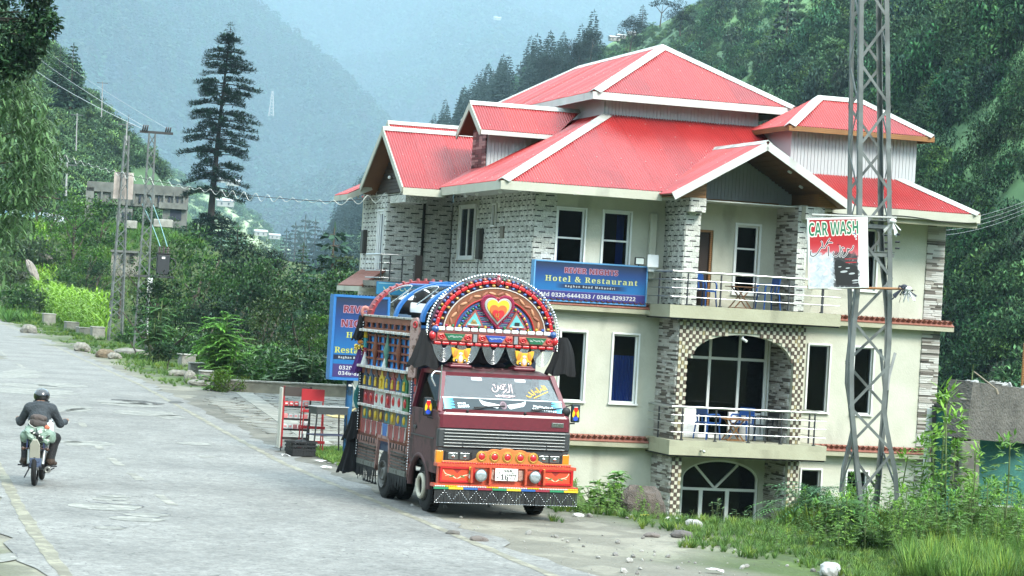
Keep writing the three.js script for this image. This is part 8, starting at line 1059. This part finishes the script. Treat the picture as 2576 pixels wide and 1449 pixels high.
// ---------------------------------------------------------------- maize, grass and weeds
{
  const maizeM=leafM([0.20,0.36,0.03],.4);R=mulberry(801);
  const stalks=[0,1,2,3].map((k)=>{R=mulberry(810 + k);const L=new Leaves();L.blade(V(0,0,0),V(.02,1,0),1.9,.05,.02,4,.7);for(let i=0;i<11;i++){const a=i*2.4 + rr(-.4,.4);L.blade(V(0,.35 + i*.16,0),V(Math.cos(a)*.8,1,Math.sin(a)*.8),rr(.75,1.1),.11,rr(1.3,2.1),5,rr(.75,1.3));}for(let i=0;i<5;i++)L.blade(V(0,1.95,0),V(rr(-.4,.4),1,rr(-.4,.4)),.4,.03,.3,2,1.2);return L.geo();});
  const place=[];for(let i=0;i<1400;i++){const px=rr(75,345),f=(px - 75)/ 270,py=lerp(800,935,f)- rr(0,1)*lerp(30,40,f);const g=G(px,py,0);if(g.x - xr(g.z)<3.6 + 1.2*(1 - f))continue;place.push(g.setY(Math.max(-1.2,landY(g.x,g.z))*.8));}
  place.sort((a,b)=>b.z - a.z);R=mulberry(802);
  place.slice(0,260).forEach((g,i)=>{const m=mesh('maize_plant',pick(stalks),maizeM);m.position.copy(g);m.rotation.y=R()*6.28;const s=rr(.85,1.25);m.scale.set(s,s*rr(.95,1.15),s);tag(m,'bright green maize plant with arching leaves in the strip behind the parapet','maize','maize plants in the strip beside the road');});
  const rest=place.slice(260);scatter('maize_crop',stalks[0],maizeM,rest.length,()=>{const g=rest.pop();const s=rr(.85,1.3);return g?[g,s,s,[rr(.8,1.2),rr(.85,1.15),.9]]:null;},803);
  const tuft=[0,1,2].map((k)=>{R=mulberry(820 + k);const L=new Leaves();for(let i=0;i<26;i++){const a=R()*6.28;L.blade(V(Math.cos(a)*rr(0,.1),0,Math.sin(a)*rr(0,.1)),V(Math.cos(a)*rr(.1,.7),1,Math.sin(a)*rr(.1,.7)),rr(.6,1),.035,rr(.3,1),3,rr(.6,1.4));}return L.geo();});
  const grassM=leafM([0.105,0.19,0.035],.3),grassD=leafM([0.07,0.16,0.025],.3);
  const gt=()=>{const a=R();return a<.12?[1.7,1.3,1]:a<.5?[1.15,1.1,1]:[.75,.85,.9];};
  scatter('grass',tuft[0],grassM,3200,()=>{const px=rr(1380,2640),py=lerp(1272,1500,Math.pow(R(),1.1));const g=G(px,py,0),d=g.x - xr(g.z),n=NZ.fbm(g.x*.6 + 4,g.z*.6 + 8,4);if(d<3.2 +(n - .5)*7 -(px>2000?.6:0)+(-34 - g.z<0?1.4:0))return null;g.y=landY(g.x,g.z)- .01;const s=rr(.07,.2);return [g,s*1.5,s,gt()];},831);
  scatter('grass',tuft[1],grassM,2600,()=>{const x=rr(4.6,9.4),z=rr(-41,-29.5),d=x - xr(z);if(d<5.2 + 2.2*NZ.n2(x*.7,z*.7))return null;const s=rr(.25,.62);return [V(x,landY(x,z)- .02,z),s*.9,s,gt()];},832);
  scatter('grass',tuft[2],grassM,900,()=>{const g=G(rr(760,900),rr(1132,1205),0),d=g.x - xr(g.z);if(d<1.1||NZ.n2(g.x*1.3,g.z*1.3)<.3)return null;g.y=.012;const s=rr(.05,.16);return [g,s*1.4,s,gt()];},833);
  scatter('grass',tuft[0],grassM,3600,()=>{const z=-rr(79,200),d=rr(1.0,6.5);if(NZ.fbm((xr(z)+ d)*.5,z*.3,3)<.4)return null;const x=xr(z)+ d;const s=rr(.1,.34)*(d<2?.6:1);return [V(x,landY(x,z)- .02,z),s*1.5,s,gt()];},834);
  scatter('hillside_grass',tuft[1],grassD,3600,()=>{const z=-rr(176,262),x=rr(-62,-26);const s=rr(.5,1.2);return [V(x,landY(x,z)- .05,z),s*1.6,s,gt()];},835);
  scatter('undergrowth',fineClump[0],LF.mid,420,()=>{const z=-rr(80,135),d=rr(5,16),x=Math.max(xr(z)+ d,z>-88?xr(z)+ 6:-99);if(z>-80.5&&x>-9)return null;const s=rr(.5,1.3);return [V(x,landY(x,z)- .1,z),s,s,gt()];},836);
  const weedG=[0,1,2,3].map((k)=>{R=mulberry(840 + k);const L=new Leaves(),B=new MB();B.tube([V(0,0,0),V(rr(-.03,.03),.5,rr(-.03,.03)),V(rr(-.06,.06),1,rr(-.06,.06))],.008,5,8);for(let i=0;i<16;i++){const y=.15 + i*.054,n=2 +(i % 2),r0=.22*(1 - i / 20)+ .05;for(let j=0;j<n;j++){const a=i*1.9 + j*6.283 / n,o=V(Math.cos(a)*.02,y,Math.sin(a)*.02),e=V(Math.cos(a)*r0*.6,y + r0*.3,Math.sin(a)*r0*.6);for(let f=-2;f<=2;f++){const b=a + f*.42;L.leaf(e,V(Math.cos(b),rr(-.4,.15),Math.sin(b)),V(0,1,0),.17*(1 - Math.abs(f)*.16)*(1.1 - i / 30),.036,rr(.7,1.4),.1);}}}for(let i=0;i<22;i++)L.leaf(V(rr(-.06,.06),rr(.9,1.05),rr(-.06,.06)),V(rr(-1,1),rr(.2,1),rr(-1,1)),V(0,1,0),.1,.03,1.3,.1);return [L.geo(),B.geo()];});
  const weedM=leafM([0.085,0.19,0.03],.3),weedL=leafM([0.14,0.27,0.035],.3);
  const weedAt=(x,z,h,label,m=weedM,k=(R()*4)|0)=>{const t=thing('weed',label,'plant',V(x,landY(x,z)- .02,z),R()*6.28,'tall leafy weeds round the near pylon');const c=mesh('leaves',weedG[k][0],m,t),s=mesh('stem',weedG[k][1],stemM,t);for(const o of [c,s])o.scale.set(h*.95,h,h*.95);return t;};
  R=mulberry(845);const wl='tall leafy weed in the thicket round the foot of the near pylon';
  const proto=[];for(let i=0;i<190;i++){const px=lerp(1900,2640,Math.pow(R(),.7)),Z=rr(34,42),p=P(px,1200,Z);const f=clamp((px - 1880)/ 300,0,1);weedAt(p.x,-Z,rr(.4,1.05)*(.3 + .7*f),wl,R()<.4?weedL:weedM);}
  for(const [px,Z,h,label]of [[2372,38.5,2.35,'tallest leafy weed, rising against the green sheet'],[2385,37.5,2.0,'tall leafy weed before the concrete column'],[2320,39,1.6,'tall leafy weed right of the near pylon'],[2350,38,1.7,'tall weed between the pylon and the green sheet'],[2530,37,1.7,'pale tall weed in front of the large green sheet'],[2450,37,1.5,'tall weed at the concrete column foot'],[2270,39,1.35,'leafy weed just right of the pylon legs'],[2400,38,1.5,'bushy weed under the concrete beam']]){const p=P(px,1200,Z);weedAt(p.x,-Z,h,label,R()<.5?weedL:weedM);}
  scatter('weed_thicket',fineClump[0],weedM,260,()=>{const px=lerp(2060,2680,Math.pow(R(),.6)),Z=rr(35,42),p=P(px,1200,Z);const s=rr(.15,.42);return [V(p.x,landY(p.x,-Z)- .1,-Z),s,s*1.1,gt()];},848);
  const frond=(label,px,Z,h,n,seed,leaf=LF.mid)=>{R=mulberry(seed);const p=P(px,1200,Z);const t=thing('frond_plant',label,'plant',V(p.x,landY(p.x,-Z),-Z)),L=new Leaves(),B=new MB();B.rod(V(0,0,0),V(0,h*.5,0),.02,5);for(let i=0;i<n;i++){const a=R()*6.28;L.frond(V(0,h*rr(.25,.5),0),V(Math.cos(a),rr(.5,1.2),Math.sin(a)),rr(.5,.85),13,.13,.032,rr(1,1.7),rr(.8,1.3));}mesh('leaves',L.geo(),leaf,t);B.build('stem',stemM,t);};
  frond('arching fern leaved plant below the small lower windows',2085,40,1.5,34,851);frond('fern leaved plant left of the small lower windows',2010,39.5,1.25,30,852);frond('dark fern leaved bush left of the near pylon',2060,38.2,1.2,40,853,LF.dark);frond('fern leaved plant under the pylon',2140,37.2,1.1,34,854);
 {R=mulberry(861);const p=P(1545,1200,40.5),t=thing('broadleaf_shrub','broad lobed light green shrub growing right of the truck','shrub',V(p.x,landY(p.x,-40.5),-40.5)),L=new Leaves(),B=new MB();for(let s=0;s<24;s++){const a=R()*6.28,k=Math.sqrt(R()),h=rr(.4,1.15)*(1 - .45*k),tip=V(Math.cos(a)*.62*k,h,Math.sin(a)*.5*k);B.rod(V(Math.cos(a)*.2*k,0,Math.sin(a)*.2*k),tip,.009,5,.005);for(let i=0;i<8;i++){const b=R()*6.28,y=rr(.3,1);const o=tip.clone().multiplyScalar(y),pt=o.clone().add(V(Math.cos(b)*.07,.03,Math.sin(b)*.07));for(const f of [-.75,0,.75])L.leaf(pt,V(Math.cos(b + f),rr(-.5,.1),Math.sin(b + f)),V(0,1,0),rr(.16,.26),.15,rr(.7,1.4),.1);}}mesh('leaves',L.geo(),leafM([.13,.26,.055],.35),t);B.build('stem',stemM,t);}
 {R=mulberry(862);const herb=(px,Z,h,label)=>{const p=P(px,1250,Z),t=thing('herb',label,'plant',V(p.x,landY(p.x,-Z),-Z),0,'herbs in front of the arched door'),L=new Leaves(),B=new MB();for(let s=0;s<7;s++){const tip=V(rr(-.18,.18),h*rr(.55,1),rr(-.15,.15));B.rod(V(tip.x*.3,0,tip.z*.3),tip,.006,5,.003);for(let i=0;i<11;i++){const b=R()*6.28,o=tip.clone().multiplyScalar(rr(.25,1));L.leaf(o,V(Math.cos(b),rr(-.2,.5),Math.sin(b)),V(0,1,0),rr(.06,.11),.04,rr(.7,1.4),.15);}}mesh('leaves',L.geo(),LF.grey,t);B.build('stem',stemM,t);};
    [[1730,40,.5],[1755,40.5,.4],[1800,40,.75],[1825,40.4,.55],[1860,40,.6],[1885,40.2,.7],[1905,40.6,.45],[1690,40.4,.6],[1945,40,.5],[1775,40.8,.45],[1840,40.8,.5]].forEach(([px,Z,h],i)=>herb(px,Z,h,['small herb at the left foot of the arched door','short herb inside the left pane of the arched door','tallest herb before the middle of the arched door','herb right of the tallest one before the arched door','herb before the right pane of the arched door','tall herb at the right foot of the arched door','short herb beside the right stone pier of the arched door','herb left of the arched door by the checked pier','herb between the arched door and the fern plants','low herb behind the left ones at the arched door','low herb behind the tallest one at the arched door'][i]));
    for(let i=0;i<26;i++){const px=rr(1420,1660),Z=rr(38.2,41.5),p=P(px,1250,Z);weedAt(p.x,-Z,rr(.25,.6),'low leafy weed round the boulder right of the truck',weedL).userData.group='low weeds round the boulder';}}
}
renderer.render(scene,camera);
